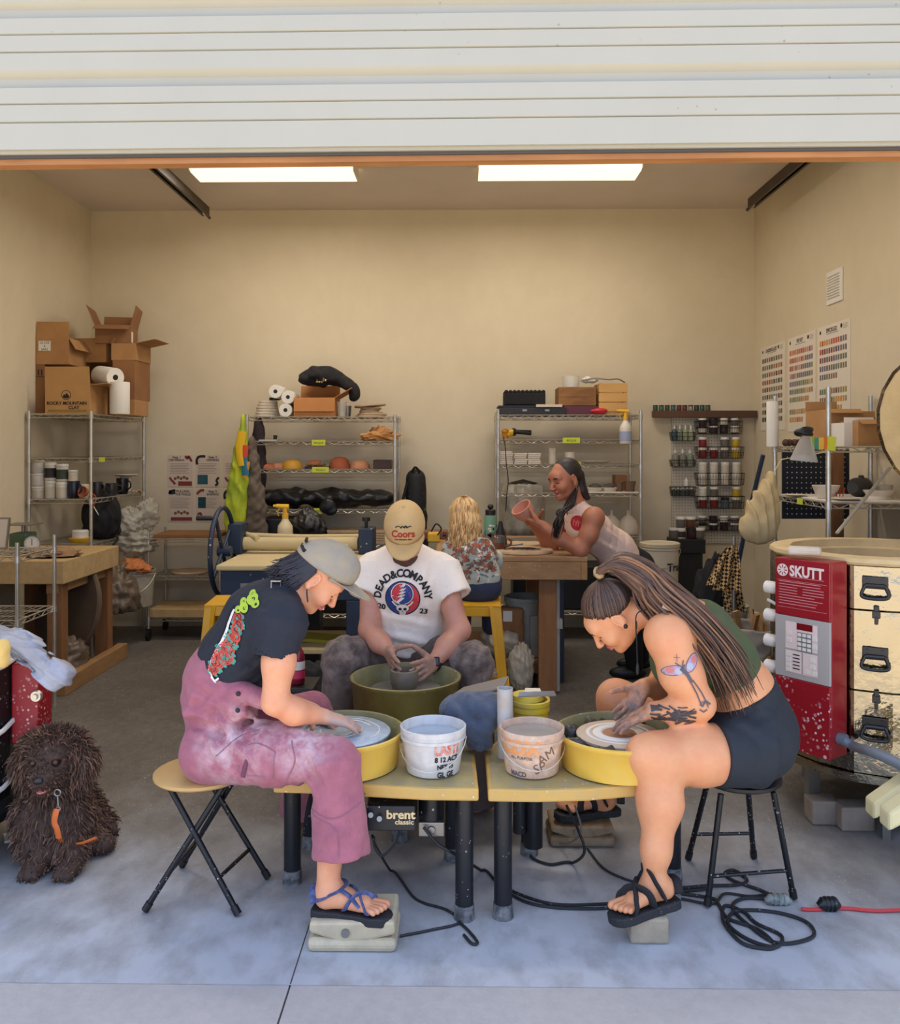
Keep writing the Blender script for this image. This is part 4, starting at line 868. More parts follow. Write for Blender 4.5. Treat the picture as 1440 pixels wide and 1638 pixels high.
def sprayer(label, c, s, bm, tm, lm=None, rz=0, group=None):
    t = thing('spray_bottle', label, 'spray bottle', c, group); c = np.asarray(c, float); M = rotm(0, 0, rz); g = lambda x, y, z_: c+M @ np.array([x, y, z_])*s
    b = MB(); b.lathe([(0, 0), (.04, 0), (.043, .006), (.043, .11), (.04, .13), (.02, .16), (.014, .175), (0, .175)], c, 24) if s == 1 else b.lathe([(r*s, h*s) for r, h in ((0, 0), (.04, 0), (.043, .006), (.043, .11), (.04, .13), (.02, .16), (.014, .175), (0, .175))], c, 24); b.build('bottle_body', bm, t)
    b = MB(); b.cyl(g(0, 0, .172), g(0, 0, .2), .018*s, n=14); b.build('collar', tm, t)
    b = MB(); b.tube([g(0, 0, .198), g(0, 0, .235)], .012*s, 8); b.tube([g(.02, 0, .235), g(-.05, 0, .24)], [.015*s, .011*s], 8); b.tube([g(-.05, 0, .24), g(-.066, 0, .24)], .008*s, 8); b.build('spray_head', tm, t)
    b = MB(); b.tube(spline([g(-.03, 0, .23), g(-.042, 0, .205), g(-.036, 0, .185)], 5), .006*s, 6, flat=.6); b.build('trigger', tm, t)
    if lm: b = MB(); b.lathe([(.0437*s, .02*s), (.0437*s, .09*s)], c, 24, close=True); b.build('label', lm, t)
    return t
sprayer('white spray bottle with a yellow trigger hooked on the right post of the right shelf', (PX(1002, 7.1), 7.13, PZ(710, 7.12)), 1.12, mat('milky_plastic', (214, 206, 192), .4), m_yplast, mat('blue_print_label', (150, 160, 186), .6))
# second level: angle grinder
z = L3[1]+.003; gx, gz = PX(812, 7.25), z+.055
t = thing('angle_grinder', 'yellow and black angle grinder on the second level of the right shelf', 'power tool', (gx, 7.3, z))
b = MB(); b.tube([(gx-.01, 7.27, gz-.015), (gx+.045, 7.3, gz+.01)], [.03, .028], 12); b.build('motor_housing', m_yplast, t)
b = MB(); b.ball((gx-.02, 7.262, gz+.015), (.03, .03, .024)); b.tube([(gx-.02, 7.262, gz-.045), (gx-.02, 7.262, gz)], [.02, .028], 10); b.build('gear_head', mat('orange_metal', (196, 130, 34), .4), t)
b = MB(); b.tube([(gx+.045, 7.3, gz+.01), (gx+.07, 7.305, gz+.01)], [.034, .03], 12); b.tube([(gx+.07, 7.305, gz+.012), (gx+.2, 7.33, gz+.004)], [.018, .022], 12); b.build('grip', m_dark, t)
cord = spline([(PX(806, 7.17), 7.24, z+.02), P(808, 712, 7.15), P(810, 740, 7.15), P(813, 768, 7.15), P(811, 790, 7.15), P(809, 818, 7.15)], 8)
b = MB(); b.tube(cord, .0045, 6); b.build('cord', m_cord, t)
# third level: tiles, cups
z = L3[2]+.003; m_tile = mat('bisque_tile', (222, 210, 190), .8)
for px, n, nm in ((810, 7, 'left'), (833, 6, 'middle'), (854.5, 6, 'right')):
    for i in range(n):
        b = MB(); w = .105; jx = .003*((i*5+int(px)) % 4-1.5); b.bb(PX(px, 7.25)-w/2+jx, PX(px, 7.25)+w/2+jx, 7.25, 7.355, z+.0152*i, z+.0152*i+.0135)
        tag(b.build('tile', m_tile, smooth=False, bevel=.002), f'pale square tile, {ordn[i]}{" from below" if i else ""} in the {nm} stack of the right shelf', 'tile', 'stacked bisque tiles')
b = MB(); b.lathe([(.03, 0), (.031, .13), (.027, .13), (.027, .005), (0, .005)], (PX(885, 7.3), 7.35, z), 18); tag(b.build('cylinder_vase', m_plaster), 'tall white cylinder vase right of the tile stacks', 'vase')
b = MB(); b.lathe([(.038, 0), (.044, .1), (.04, .1), (.034, .005), (0, .005)], (PX(913, 7.3), 7.34, z), 20); tag(b.build('tumbler', m_plaster), 'wide white tumbler above the leaning woman on the right shelf', 'cup')
for px, r, lab in ((945, .07, 'shallow white dish on the third level of the right shelf'), (965, .075, 'flat pale dish on the third level, nearer the right post')): bowl('dish', lab, (PX(px, 7.3), 7.4, z), r, .025, m_plaster, cat='dish')
# fourth level: dishes and brown pots
z = L3[3]+.003; m_gry = mat('grey_slip', (84, 78, 70), .8)
b = MB(); b.bb(PX(935, 7.2), PX(1024, 7.2), 7.21, 7.6, z-.002, z+.006); tag(b.build('shelf_liner', m_paper, smooth=False), 'white liner board on the fourth level of the right shelf', 'board')
z += .0065
for px, lab in ((953, 'oval white dish of dark scraps left of its twin, right shelf'), (977, 'oval white dish of dark scraps beside the brown pots, right shelf')):
    t = thing('dish', lab, 'dish', (PX(px, 7.3), 7.34, z), 'oval dishes of dark scraps'); b = MB(); b.lathe([(0, 0), (.05, 0), (.066, .035), (.061, .035), (.048, .005), (0, .005)], (PX(px, 7.3), 7.34, z), 22); b.build('dish_body', m_plaster, t)
    lump('scraps', m_gry, (PX(px, 7.3), 7.34, z+.042), (.05, .045, .022), t, seed=px, amp=.2)
for px, r, h, lab in ((992, .034, .08, 'small brown pot beside the oval dishes on the right shelf'), (1009, .05, .085, 'wider brown pot at the right post of the right shelf')): bowl('pot', lab, (PX(px, 7.3), 7.33, z), r, h, mat('brown_pot', (112, 88, 68), .8, noise=(10, (92, 70, 54), .6)), foot=.8, cat='pot')
b = MB(); b.bb(PX(986, 7.4), PX(1006, 7.4), 7.45, 7.6, z, z+.13); tag(b.build('block', m_card2, smooth=False, bevel=.005), 'brown block behind the brown pots on the right shelf', 'block')
# fifth level: wrapped pot and white plaster moulds
z = L3[4]+.003
t = thing('wrapped_pot', 'big pot wrapped in cloudy crumpled plastic on the right shelf', 'pot', (PX(838, 7.3), 7.4, z)); xx = PX(838, 7.35)
b = MB(); b.lathe([(.11, 0), (.15, .1), (.155, .36), (.15, .40), (.14, .40), (.13, .02), (0, .02)], (xx, 7.42, z), 28); b.build('pot_body', mat('dark_clay', (92, 80, 66), .8), t)
b = MB(); b.lathe([(.14, 0), (.12, .03), (0, .06)], (xx, 7.42, z+.40), 28); b.build('pot_lid', m_dark, t)
v = MB(); v.lathe([(.155, .0), (.172, .06), (.168, .16), (.18, .25), (.172, .34), (.16, .41), (.1, .43), (.0, .432)], (0, 0, 0), 64); q = np.array(v.v); a = np.arctan2(q[:, 1], q[:, 0])
w = 1+.05*np.sin(9*a+14*q[:, 2])+.035*np.sin(17*a-23*q[:, 2])+.03*np.sin(31*a+9*q[:, 2]); q[:, :2] *= w[:, None]; v.v = [tuple(p) for p in q+np.array([xx, 7.42, z])]; v.build('plastic_wrap', m_bag, t, angle=None)
for px, lab in ((981, 'white plaster bell mould behind the leaning woman'), (1008, 'white plaster bell mould at the right post of the right shelf')):
    t = thing('plaster_bell', lab, 'mould', (PX(px, 7.3), 7.38, z), 'white bell moulds on the right shelf'); b = MB(); b.lathe([(0, 0), (.085, 0), (.092, .02), (.088, .05), (.07, .11), (.035, .15), (.014, .16), (0, .16)], (PX(px, 7.3), 7.38, z), 26); b.build('bell', m_plaster, t); b = MB(); b.lathe([(.0, .16), (.014, .16), (.01, .18), (.014, .2), (0, .205)], (PX(px, 7.3), 7.38, z), 12); b.build('knob', m_plaster, t)
b = MB(); b.bb(PX(820, 7.3), PX(1000, 7.3), 7.25, 7.6, .252, .62); tag(b.build('storage_tote', m_dark, smooth=False, bevel=.015), 'dark tote on the bottom of the right shelf', 'bin')

# ------------------------------------------------------------------ pegboard with baskets of glaze, wooden ledge above
YP = YB-.03; m_peg = mat('pegboard_white', (196, 188, 170), .6); m_hole = mat('peg_hole', (70, 64, 56), .9); m_wire = mat('black_wire', (22, 22, 24), .45)
pg = thing('pegboard', 'white pegboard panel on the back wall right of the shelves', 'pegboard', (PX(1131, YP), YP, .75)); xa, xb_ = span(1075, 1188, YP); za, zb = zz(660, 868, YP)
b = MB(); b.bb(xa, xb_, YP, YB-.002, za, zb); b.build('board', m_peg, pg, False)
b = MB(); nx, nz = 24, 44
for i in range(nx):
    for j in range(nz):
        q, ff = disc2(0, 0, .0042, n=6); cx, cz = xa+(i+.5)*(xb_-xa)/nx, za+(j+.5)*(zb-za)/nz; b.add([(cx+a, YP-.0008, cz+c_) for a, c_ in q], ff)
o = b.build('peg_holes', m_hole, pg, False)
lx0, lx1 = span(1042.5, 1207, YP); lz0, lz1 = zz(657.5, 668.5, YP)
b = MB(); b.bb(lx0, lx1, YP-.075, YP-.002, lz0, lz1); tag(b.build('wall_ledge', mat('dark_ledge', (94, 62, 44), .6, noise=(8, (76, 50, 34), .7), stretch=(.2, 1, 1)), smooth=False, bevel=.003), 'dark wooden ledge on the back wall above the pegboard', 'ledge')
cols = [(48, 84, 62), (66, 104, 78), (44, 76, 66), (58, 96, 86), (84, 40, 44), (96, 44, 40), (150, 140, 124), (40, 60, 56), (52, 84, 72), (70, 88, 70)]
for i, px in enumerate((1049, 1058.5, 1068, 1077.5, 1087, 1096, 1105.5, 1115, 1124, 1133)):
    jar(f'tiny sample jar on the wall ledge, {(ordn+["ninth", "tenth"])[i] if i else "first"} from the left', (PX(px, 7.7), YP-.04, lz1+.001), .021, .048, mat('sample_%d' % i, cols[i], .4), None, m_dark, 'tiny sample jars on the wall ledge', lip=.22)
def basket(pxl, pxr, pyt, pyb, label, d=.1):
    x0_, x1_ = span(pxl, pxr, YP-d); z0_, z1_ = zz(pyt, pyb, YP-d); t = thing('wire_basket', label, 'basket', ((x0_+x1_)/2, YP-d/2, z0_), 'black wire baskets on the pegboard')
    y0_, y1_ = YP-d, YP-.006; b = MB(); k = .012
    for z_, ins in ((z1_, 0), ((z0_+z1_)/2, k*.5), (z0_, k)): b.tube([(x0_+ins, y0_+ins, z_), (x1_-ins, y0_+ins, z_), (x1_-ins, y1_, z_), (x0_+ins, y1_, z_), (x0_+ins, y0_+ins, z_)], .003 if ins == 0 else .0018, 5)
    n = max(5, int((x1_-x0_)/.022))
    for i in range(n+1):
        xx_ = x0_+(x1_-x0_)*i/n; s_ = k*(1-2*i/n); b.tube([(xx_, y0_, z1_), (xx_+s_, y0_+k, z0_), (xx_+s_, y1_, z0_)], .0014, 4, False)
    for i in range(5): yy_ = y0_+(y1_-y0_)*i/4; b.tube([(x0_, yy_, z1_), (x0_+k, yy_, z0_)], .0014, 4, False); b.tube([(x1_, yy_, z1_), (x1_-k, yy_, z0_)], .0014, 4, False)
    b.build('basket_wires', m_wire, t); return (x0_+k, x1_-k, z0_+.003, d)
m_bod = {'dark': mat('glaze_dark', (52, 34, 36), .4), 'red': mat('glaze_red', (128, 38, 40), .4), 'wht': mat('glaze_white', (214, 206, 192), .4), 'yel': mat('glaze_yellow', (190, 158, 40), .4), 'grn': mat('glaze_green', (128, 134, 104), .4), 'blu': mat('glaze_blue', (86, 104, 116), .4), 'gry': mat('glaze_grey', (104, 98, 92), .4), 'brn': mat('glaze_brown', (96, 62, 44), .4)}
wd = {'dark': 'dark', 'red': 'red', 'wht': 'white', 'yel': 'yellow', 'grn': 'greenish', 'blu': 'blue grey', 'gry': 'grey', 'brn': 'brown'}
def fill(spec, bk, bname, r=.034, h=.085):
    x0_, x1_, z_, d = bk
    for row, line in enumerate(spec):
        for i, k in enumerate(line.split()):
            if k == '-': continue
            cx = x0_+(x1_-x0_)*(i+.5)/len(line.split())
            jar(f'{wd[k]} glaze jar, {ordn[i] if i else "first"} from the left, {("bottom", "upper")[row]} row of {bname}', (cx, YP-d*.52, z_+row*(h+.002)), min(r, (x1_-x0_)/len(line.split())/2-.001), h, m_bod[k], m_bandw if (i+row) % 3 == 0 and k in ('wht', 'dark') else None, m_lid if k in ('wht', 'yel', 'red', 'gry') or (i+row) % 2 else m_dark, 'glaze jars in the pegboard baskets', lip=.24)
B1 = basket(1115.5, 1189, 674, 694, 'top right wire basket on the pegboard, with dark jars'); fill(['dark dark dark dark', 'dark dark dark gry'], B1, 'the top right basket', h=.066)
B2 = basket(1115.5, 1191, 715, 733, 'second wire basket down on the right of the pegboard, with red and yellow jars'); fill(['red red gry yel', 'red - gry yel'], B2, 'the second right basket', h=.09)
B3 = basket(1115.5, 1192, 757, 776, 'third wire basket down on the right of the pegboard, with white jars'); fill(['wht wht wht wht', 'wht wht wht wht'], B3, 'the third right basket', h=.098)
B4 = basket(1115.5, 1192, 794, 813, 'fourth wire basket down on the right of the pegboard, with mixed jars'); fill(['red red blu gry', 'wht gry - yel'], B4, 'the fourth right basket', h=.092)
B5 = basket(1115.5, 1189, 832, 849, 'fifth wire basket down on the right of the pegboard, with black jars'); fill(['dark dark dark gry', 'gry dark dark gry'], B5, 'the fifth right basket', h=.062)
m_btl = mat('bottle_plastic', (150, 150, 134), .4); m_cap = mat('bottle_cap', (196, 196, 186), .4)
def squeeze(label, c, r, h, m, group): 
    t = thing('squeeze_bottle', label, 'bottle', c, group); b = MB(); b.lathe([(r*.95, 0), (r, .005), (r, h*.62), (r*.45, h*.74), (0, h*.74)], c, 16); b.build('bottle_body', m, t); b = MB(); b.lathe([(r*.5, h*.74), (r*.45, h*.85), (r*.14, h), (0, h)], c, 12); b.build('nozzle', m_cap, t)
for (pyt, pyb, nm, n, cc_, hh) in ((692, 705, 'top left', 4, ((60, 84, 92), (120, 130, 110), (150, 156, 120), (160, 166, 134)), .135), (736, 746, 'second left', 3, ((140, 136, 120), (126, 126, 112), (132, 140, 122)), .15), (779, 793, 'third left', 5, ((70, 80, 74), (60, 66, 64), (80, 88, 84), (64, 70, 70), (72, 78, 72)), .075)):
    bk = basket(1074, 1114, pyt, pyb, f'{nm} narrow wire basket on the pegboard, with squeeze bottles', .08)
    for i in range(n): squeeze(f'squeeze bottle, {ordn[i] if i else "first"} from the left in the {nm} narrow basket', (bk[0]+(bk[1]-bk[0])*(i+.5)/n, YP-.042, bk[2]), (bk[1]-bk[0])/n/2-.001, hh, mat('squeeze_%s_%d' % (nm[:3], i), cc_[i], .4), 'squeeze bottles on the pegboard')
squeeze('small white dropper bottle on the third left basket of the pegboard', (PX(1099, 7.7), YP-.03, PZ(779, 7.7)+.01), .02, .08, m_white, None)
# jars gathered on the black box below the pegboard
t = thing('storage_box', 'black box of jars on the floor stand under the pegboard', 'box', (PX(1108, 7.4), 7.45, .0)); xa, xb_ = span(1076, 1128, 7.4); zt_ = PZ(862, 7.4); b = MB(); b.bb(xa, xb_, 7.38, 7.62, zt_-.12, zt_); b.build('box_body', m_dark, t, False, bevel=.006); b = MB(); b.bb(xa+.02, xb_-.02, 7.4, 7.6, 0, zt_-.12); b.build('stand', m_dark, t, False)
for px, row, k in ((1072+8, 0, 'gry'), (1091, 0, 'wht'), (1108, 0, 'dark'), (1121, 0, 'gry'), (1091, 1, 'gry'), (1107, 1, 'brn')):
    jar(f'{wd[k]} jar on the black box under the pegboard, {"upper" if row else "lower"} row', (PX(px, 7.42), 7.46, zt_+.001+row*.092), .042 if row == 0 else .04, .09, m_bod[k], m_bandk if k == 'wht' else None, m_lid if k != 'dark' else m_dark, 'jars on the black box', lip=.22)

# ------------------------------------------------------------------ glaze colour charts on the right wall
pal = [[(60, 66, 56), (96, 92, 80), (120, 112, 96), (88, 96, 88), (150, 120, 90), (170, 84, 44), (70, 62, 54), (110, 122, 112), (134, 110, 80), (84, 74, 64)],
       [(196, 150, 60), (200, 124, 50), (190, 84, 50), (170, 54, 48), (196, 130, 110), (110, 90, 110), (84, 96, 124), (70, 110, 96), (120, 140, 60), (150, 120, 80)],
       [(150, 140, 70), (200, 140, 60), (190, 70, 50), (120, 50, 46), (120, 100, 120), (84, 90, 120), (90, 110, 96), (110, 110, 84), (140, 100, 76), (70, 66, 66)]]
m_chart = mat('chart_paper', (222, 212, 194), .7)
chip = [[mat('chip_%d_%d' % (i, j), c_, .4) for j, c_ in enumerate(p)] for i, p in enumerate(pal)]
XW = XR-.003
for i, (ya, yb, z0_, z1_, lab, rows) in enumerate(((7.60, 7.04, 1.74, 2.45, 'glaze colour chart nearest the back corner on the right wall', 9), (6.97, 6.43, 1.72, 2.455, 'middle glaze colour chart on the right wall, with two short rows at its foot', 9), (6.39, 5.86, 1.73, 2.46, 'glaze colour chart nearest the camera on the right wall', 8))):
    t = thing('colour_chart', lab, 'poster', (XW, (ya+yb)/2, z0_), 'glaze colour charts'); b = MB(); b.bb(XW-.001, XR-.0005, yb, ya, z0_, z1_); b.build('paper', m_chart, t, False)
    w = ya-yb; h = z1_-z0_; xf = XW-.002
    def rect(b, a0, a1, c0, c1): b.add([(xf, ya-w*a0, z0_+h*c0), (xf, ya-w*a1, z0_+h*c0), (xf, ya-w*a1, z0_+h*c1), (xf, ya-w*a0, z0_+h*c1)], [(0, 1, 2, 3)])
    b = MB(); g = np.random.default_rng(i+3); zr = .86; mats_ = chip[i]
    for r_ in range(rows):
        if i == 1 and r_ == 7: zr -= .045
        if i == 2 and r_ == 5: zr -= .06
        n = 12 if i else 9; n = {(1, 6): 10, (1, 8): 7, (2, 4): 8, (2, 7): 10}.get((i, r_), n)
        for k in range(n):
            a = .07+.86*k/(12 if i else 9); b.cur = int((r_*1.1+k*.35+g.uniform(0, 2.2)) % 10); rect(b, a, a+(.05 if i else .068), zr-.052, zr)
        zr -= .083 if i else .088
    b.build('colour_chips', mats_, t, False)
    b = MB(); text_on(b, ('UNDERGLAZE', 'VELVET', 'SPECKLED')[i], (xf, ya-w*.45, z0_+h*.945), (0, -1, 0), (0, 0, 1), .04, bold=.001)
    rect(b, .28, .66, .912, .916); b.build('heading', m_ink, t, False)
    b = MB(); q, ff = disc2(0, 0, .014, n=12); b.add([(xf, ya-w*.09+a, z0_+h*.945+c_) for a, c_ in q], ff); b.build('round_mark', m_ink, t, False)
    b = MB(); q, ff = disc2(0, 0, .016, n=14); b.add([(xf, ya-w*.75+a, z0_+h*.955+c_) for a, c_ in q], ff); b.build('round_mark', m_ink, t, False)
    b = MB(); [rect(b, .8, .93, .925+.014*k, .929+.014*k) for k in range(4)]; b.build('fine_print', m_gline, t, False)

# ------------------------------------------------------------------ wire shelf along the right wall
S4 = wire_shelf('wire shelf along the right wall behind the steel kiln', 1.955, 2.55, 4.7, 5.5, [1.60, 1.30, .75, .3], 1.92, pr=.014)
for o, z_, nm in ((S4, 1.6, 'upper'),):
    b = MB(); b.bb(1.98, 2.53, 4.72, 5.48, 1.302, 1.308); tag(b.build('shelf_liner', m_paper, smooth=False), 'pale liner sheet on the second level of the right wall shelf', 'board')
b = MB(); b.bb(1.945, 1.949, 4.9, 4.98, 1.565, 1.605); b.build('label_strip', m_tape, S4, False)['label'] = 'lime green label strip'
b = MB(); b.bb(1.94, 1.944, 5.02, 5.1, 1.27, 1.305); b.build('label_strip', m_tape, S4, False)['label'] = 'lime green label strip'
paper_roll('white paper roll standing at the far corner of the right wall shelf', (PX(1238, 5.42), 5.44, 1.602+.14), .036, .28, (0, 0, 1))
t = thing('flag_strip', 'short striped flag taped round the front post of the right wall shelf', 'flag', (1.95, 4.7, 1.57))
xs_ = [P(p, 712, 4.66)[0] for p in (1296, 1304, 1311, 1319, 1330)]; zs_ = (PZ(719, 4.66, 1310), PZ(700, 4.66, 1310))
for k, cc_ in enumerate(((160, 186, 60), (70, 140, 120), (220, 180, 60), (220, 110, 40))):
    b = MB(); b.bb(xs_[k], xs_[k+1], 4.668, 4.672, *zs_); b.build('stripe', mat('flag_%d' % k, cc_, .7), t, False)
for p in (1296, 1331): b = MB(); xx = P(p, 712, 4.66)[0]; b.box((xx, 4.664, sum(zs_)/2), (.045 if p > 1300 else .02, .003, .075), rotm(0, 4, 0)); b.build('tape', m_tape, t, False)
t = thing('tool_bag', 'clear cone of dark brushes hanging from the right wall shelf', 'bag', tuple(P(1288, 738, 4.62))); top, bot = P(1290, 695, 4.62), P(1286, 738, 4.62)
b = MB(); b.tube([top, top*.5+bot*.5, bot], [.02, .05, .075], 14, flat=.4); b.build('clear_bag', m_clear, t); b = MB()
for k in range(6): b.tube([top+np.array([.006*(k-3), .0, 0]), bot+np.array([.016*(k-2.5), 0, .03])], .006, 6)
b.build('brush_bundle', m_brown, t); lump('brush_heads', m_dark, top+np.array([0, .01, .015]), (.05, .03, .025), t, seed=4, amp=.25)
b = MB()
for k in range(9): b.ball((P(1252+7*k, 697, 5.2)[0], 5.15+.01*(k % 2), 1.625), (.02, .03, .022), nu=8, nv=6)
tag(b.build('pine_cones', mat('cone_brown', (74, 50, 38), .85)), 'row of small dark brown cones lined up on the right wall shelf', 'cones', kind='stuff')
cx = P(1372, 690, 5.0)[0]
for k, (pl, pr_, pt, y_, d, m, lab, wr) in enumerate(((1322, 1376, 655, 5.05, .3, m_card, 'flattened brown carton at the back of the right wall shelf', 0), (1352, 1400, 676, 4.86, .26, m_white, 'white carton with a torn brown lid on the right wall shelf', 1), (1376, 1440, 672, 4.78, .3, m_card, 'torn brown carton at the near right corner of the right wall shelf', 0))):
    x0_, x1_ = P(pl, 700, y_)[0], min(P(pr_, 700, y_)[0], 2.545); zt_ = PZ(pt, y_, 1370)
    carton('carton', lab, ((x0_+x1_)/2, y_+d/2, 1.602), (x1_-x0_, d-.02*k, max(zt_-1.602, .05)), 0, [('n', 6, .06), ('s', 118, .05)] if k != 1 else [('s', -12, .03)], closed=False, m=m)
# navy pegboard panel hung behind the lower shelf
t = thing('pegboard', 'dark navy pegboard panel behind the right wall shelf', 'pegboard', (2.3, 5.62, .9)); m_navy = mat('navy_board', (18, 26, 40), .6)
b = MB(); x0_, x1_ = P(1252, 760, 5.62)[0], P(1359, 760, 5.62)[0]; b.bb(x0_, x1_, 5.62, 5.635, PZ(830, 5.62, 1300), PZ(719, 5.62, 1300)); b.build('board', m_navy, t, False)
b = MB()
for i in range(13):
    for j in range(13):
        q, ff = disc2(0, 0, .0042, n=6); b.add([(x0_+.03+(x1_-x0_-.06)*i/12+a, 5.6192, PZ(822, 5.62, 1300)+.033*j+c_) for a, c_ in q], ff)
b.build('peg_holes', m_plaster, t, False)
z = 1.309
bowl('bowl', 'white fluted bowl on the second level of the right wall shelf', (P(1325, 790, 4.95)[0], 4.98, z), .075, .075, m_plaster, foot=.6)
bowl('bowl', 'wide shallow white bowl at the near right of the right wall shelf', (P(1411, 790, 4.9)[0], 4.93, z), .085, .05, m_plaster, foot=.85)
bowl('dish', 'thin pale dish near the front post of the right wall shelf', (P(1350, 795, 4.85)[0], 4.82, z), .09, .014, m_plaster, cat='dish'); bowl('dish', 'thin white dish at the far left of the right wall shelf', (P(1272, 785, 5.2)[0], 5.2, z), .07, .012, m_plaster, cat='dish')
b = MB(); b.lathe([(.036, 0), (.045, .07), (.04, .07), (.032, .005), (0, .005)], (P(1421, 770, 5.1)[0], 5.14, z), 20, None); tag(b.build('cup', m_plaster), 'white cup behind the wide shallow bowl, right wall shelf', 'cup')
t = thing('bell', 'dark grey iron jug lying on the second level of the right wall shelf', 'jug', (P(1385, 775, 5.1)[0], 5.15, z)); xx = P(1384, 775, 5.1)[0]; m_iron = mat('grey_iron', (62, 64, 62), .55)
b = MB(); b.tube([(xx-.06, 5.12, z+.055), (xx-.03, 5.15, z+.056), (xx+.04, 5.2, z+.056), (xx+.08, 5.22, z+.05)], [.03, .055, .055, .03], 18); b.build('jug_body', m_iron, t); b = MB(); b.tube([(xx+.01, 5.17, z+.1), (xx+.01, 5.17, z+.125)], [.018, .014], 10); b.build('lid_knob', m_iron, t)
for k in range(3): b = MB(); p0 = np.array([P(1342+4*k, 790, 4.9)[0], 4.92, z+.002]); b.tube([p0, p0+np.array([.012*(k-1)+.01, .02, .055])], .003, 6); tag(b.build('birthday_candle', m_red), ('left', 'middle', 'right')[k]+' of three thin red sticks beside the fluted bowl', 'stick', 'thin red sticks')
b = MB(); b.bb(2.0, 2.5, 4.75, 5.4, .752, .98); tag(b.build('storage_tote', m_dark, smooth=False, bevel=.015), 'dark tote on the third level of the right wall shelf', 'bin')
b = MB(); b.bb(2.35, 2.42, 5.58, 5.66, .0, 1.56); tag(b.build('timber_post', m_woodv, smooth=False, bevel=.003), 'upright timber offcut leaning in the right wall corner behind the shelf', 'timber')
# ------------------------------------------------------------------ slab roller
RZ, RY0, RY1 = .87, 5.38, 6.15; rx0, rx1 = PX(345, RY0), PX(572, RY0)+.06
sr = thing('slab_roller', 'navy slab roller table with canvas rolls and a big hand wheel', 'slab roller', ((rx0+rx1)/2, 5.8, 0))
b = MB(); b.bb(rx0, rx1, RY0, RY1, RZ-.035, RZ); b.build('tabletop', m_canvas, sr, False, bevel=.01)
b = MB(); b.bb(rx0+.02, rx1-.02, RY0+.03, RY0+.07, RZ-.22, RZ-.036); b.bb(rx0+.02, rx0+.06, RY0+.07, RY1-.02, RZ-.22, RZ-.036); b.bb(rx1-.06, rx1-.02, RY0+.07, RY1-.02, RZ-.22, RZ-.036); b.bb(rx0+.06, rx1-.06, RY1-.06, RY1-.02, RZ-.22, RZ-.036); b.build('apron', m_blue, sr, False, bevel=.004)
b = MB(); b.bb(PX(383, RY0), PX(402, RY0), RY0+.024, RY0+.029, PZ(942, RY0), PZ(935, RY0)); b.build('name_plate', m_steel, sr, False)
for x, y in ((rx0+.05, RY0+.06), (rx1-.12, RY0+.06), (rx0+.05, RY1-.1), (rx1-.12, RY1-.1)):
    b = MB(); b.bb(x-.015, x+.075, y-.03, y+.05, 0, RZ-.22); b.build('leg', m_blue, sr, False, bevel=.006)
b = MB(); b.bb(rx0+.05, rx1-.05, RY0+.1, RY1-.1, .30, .33); b.build('lower_shelf', m_canvas, sr, False, bevel=.004)
for k, (pl, pr_, y_, py, r) in enumerate(((381, 573, 6.0, 869.5, .045), (386, 575, 6.22, 859, .022))):
    b = MB(); z = max(PZ(py, y_), RZ+r+.001) if k == 0 else PZ(py, y_); b.tube(spline([(PX(pl, y_), y_, z+(.0 if k == 0 else .01)), (PX((pl+pr_)/2, y_), y_, z-.004), (PX(pr_, y_), y_, z)], 6), r, 16); b.build('canvas_roll', m_canvas, sr)
b = MB(); p0 = P(389, 853, 6.1); b.tube([p0, P(412, 861, 5.96)], .02, 12); b.build('canvas_end', m_canvas, sr)
for px0, px1, pt, lab in ((366, 388, 838, 1), (574, 598, 845, 0)):
    b = MB(); b.bb(PX(px0, 5.95), PX(px1, 5.95), 5.92, 6.12, RZ+.001, PZ(pt, 5.95)); b.build('roller_mount', m_blue, sr, False, bevel=.008)
b = MB(); c_ = P(586, 845, 5.98); b.cyl(c_, c_+np.array([0, 0, .05]), .012); b.cyl(c_+np.array([0, 0, .05]), c_+np.array([0, 0, .075]), .028, n=14); b.build('adjust_knob', m_dark, sr)
wx, wy, wz, wr = PX(356, 5.75), 5.75, PZ(882, 5.75), .285
b = MB(); w = np.linspace(0, 2*math.pi, 49); ring = np.array([(wx, wy+wr*math.cos(a), wz+wr*math.sin(a)) for a in w]); b.tube(ring, .016, 10, False); o = b.build('hand_wheel', m_blue, sr)
b = MB()
for k in range(4): a = k*math.pi/2+.6; b.tube([(wx, wy, wz), (wx, wy+wr*math.cos(a), wz+wr*math.sin(a))], .013, 8)
b.cyl((wx-.03, wy, wz), (wx+.06, wy, wz), .035, n=16); b.build('spokes', m_blue, o)
a = 2.2; hp = np.array([wx, wy+wr*math.cos(a), wz+wr*math.sin(a)]); b = MB(); b.tube([hp, hp-np.array([.03, 0, 0]), hp-np.array([.12, 0, 0])], [.01, .016, .016], 10); b.build('grip', m_dark, o)
sprayer('cream spray bottle with a yellow trigger behind the canvas roll', (PX(455, 6.3), 6.33, .86), 1.3, mat('cream_plastic', (216, 200, 160), .4), m_yplast, m_tag)
b = MB(); b.bb(PX(420, 6.3), PX(500, 6.3), 6.26, 6.42, 0.80, .859); tag(b.build('beam', m_blue, sr, False), None)
lump('black_bag', m_blackp, (PX(488, 6.35), 6.5, 1.0), (.13, .12, .13), seed=5, amp=.15, crease=.06); tag(C.objects[-1], 'crumpled black bag behind the canvas roll of the slab roller', 'bag')
b = MB(); b.bb(PX(466, 6.4), PX(510, 6.4), 6.43, 6.62, 0, .87); tag(b.build('storage_bin', m_dark, smooth=False, bevel=.01), 'black bin behind the slab roller carrying the crumpled bag', 'bin')
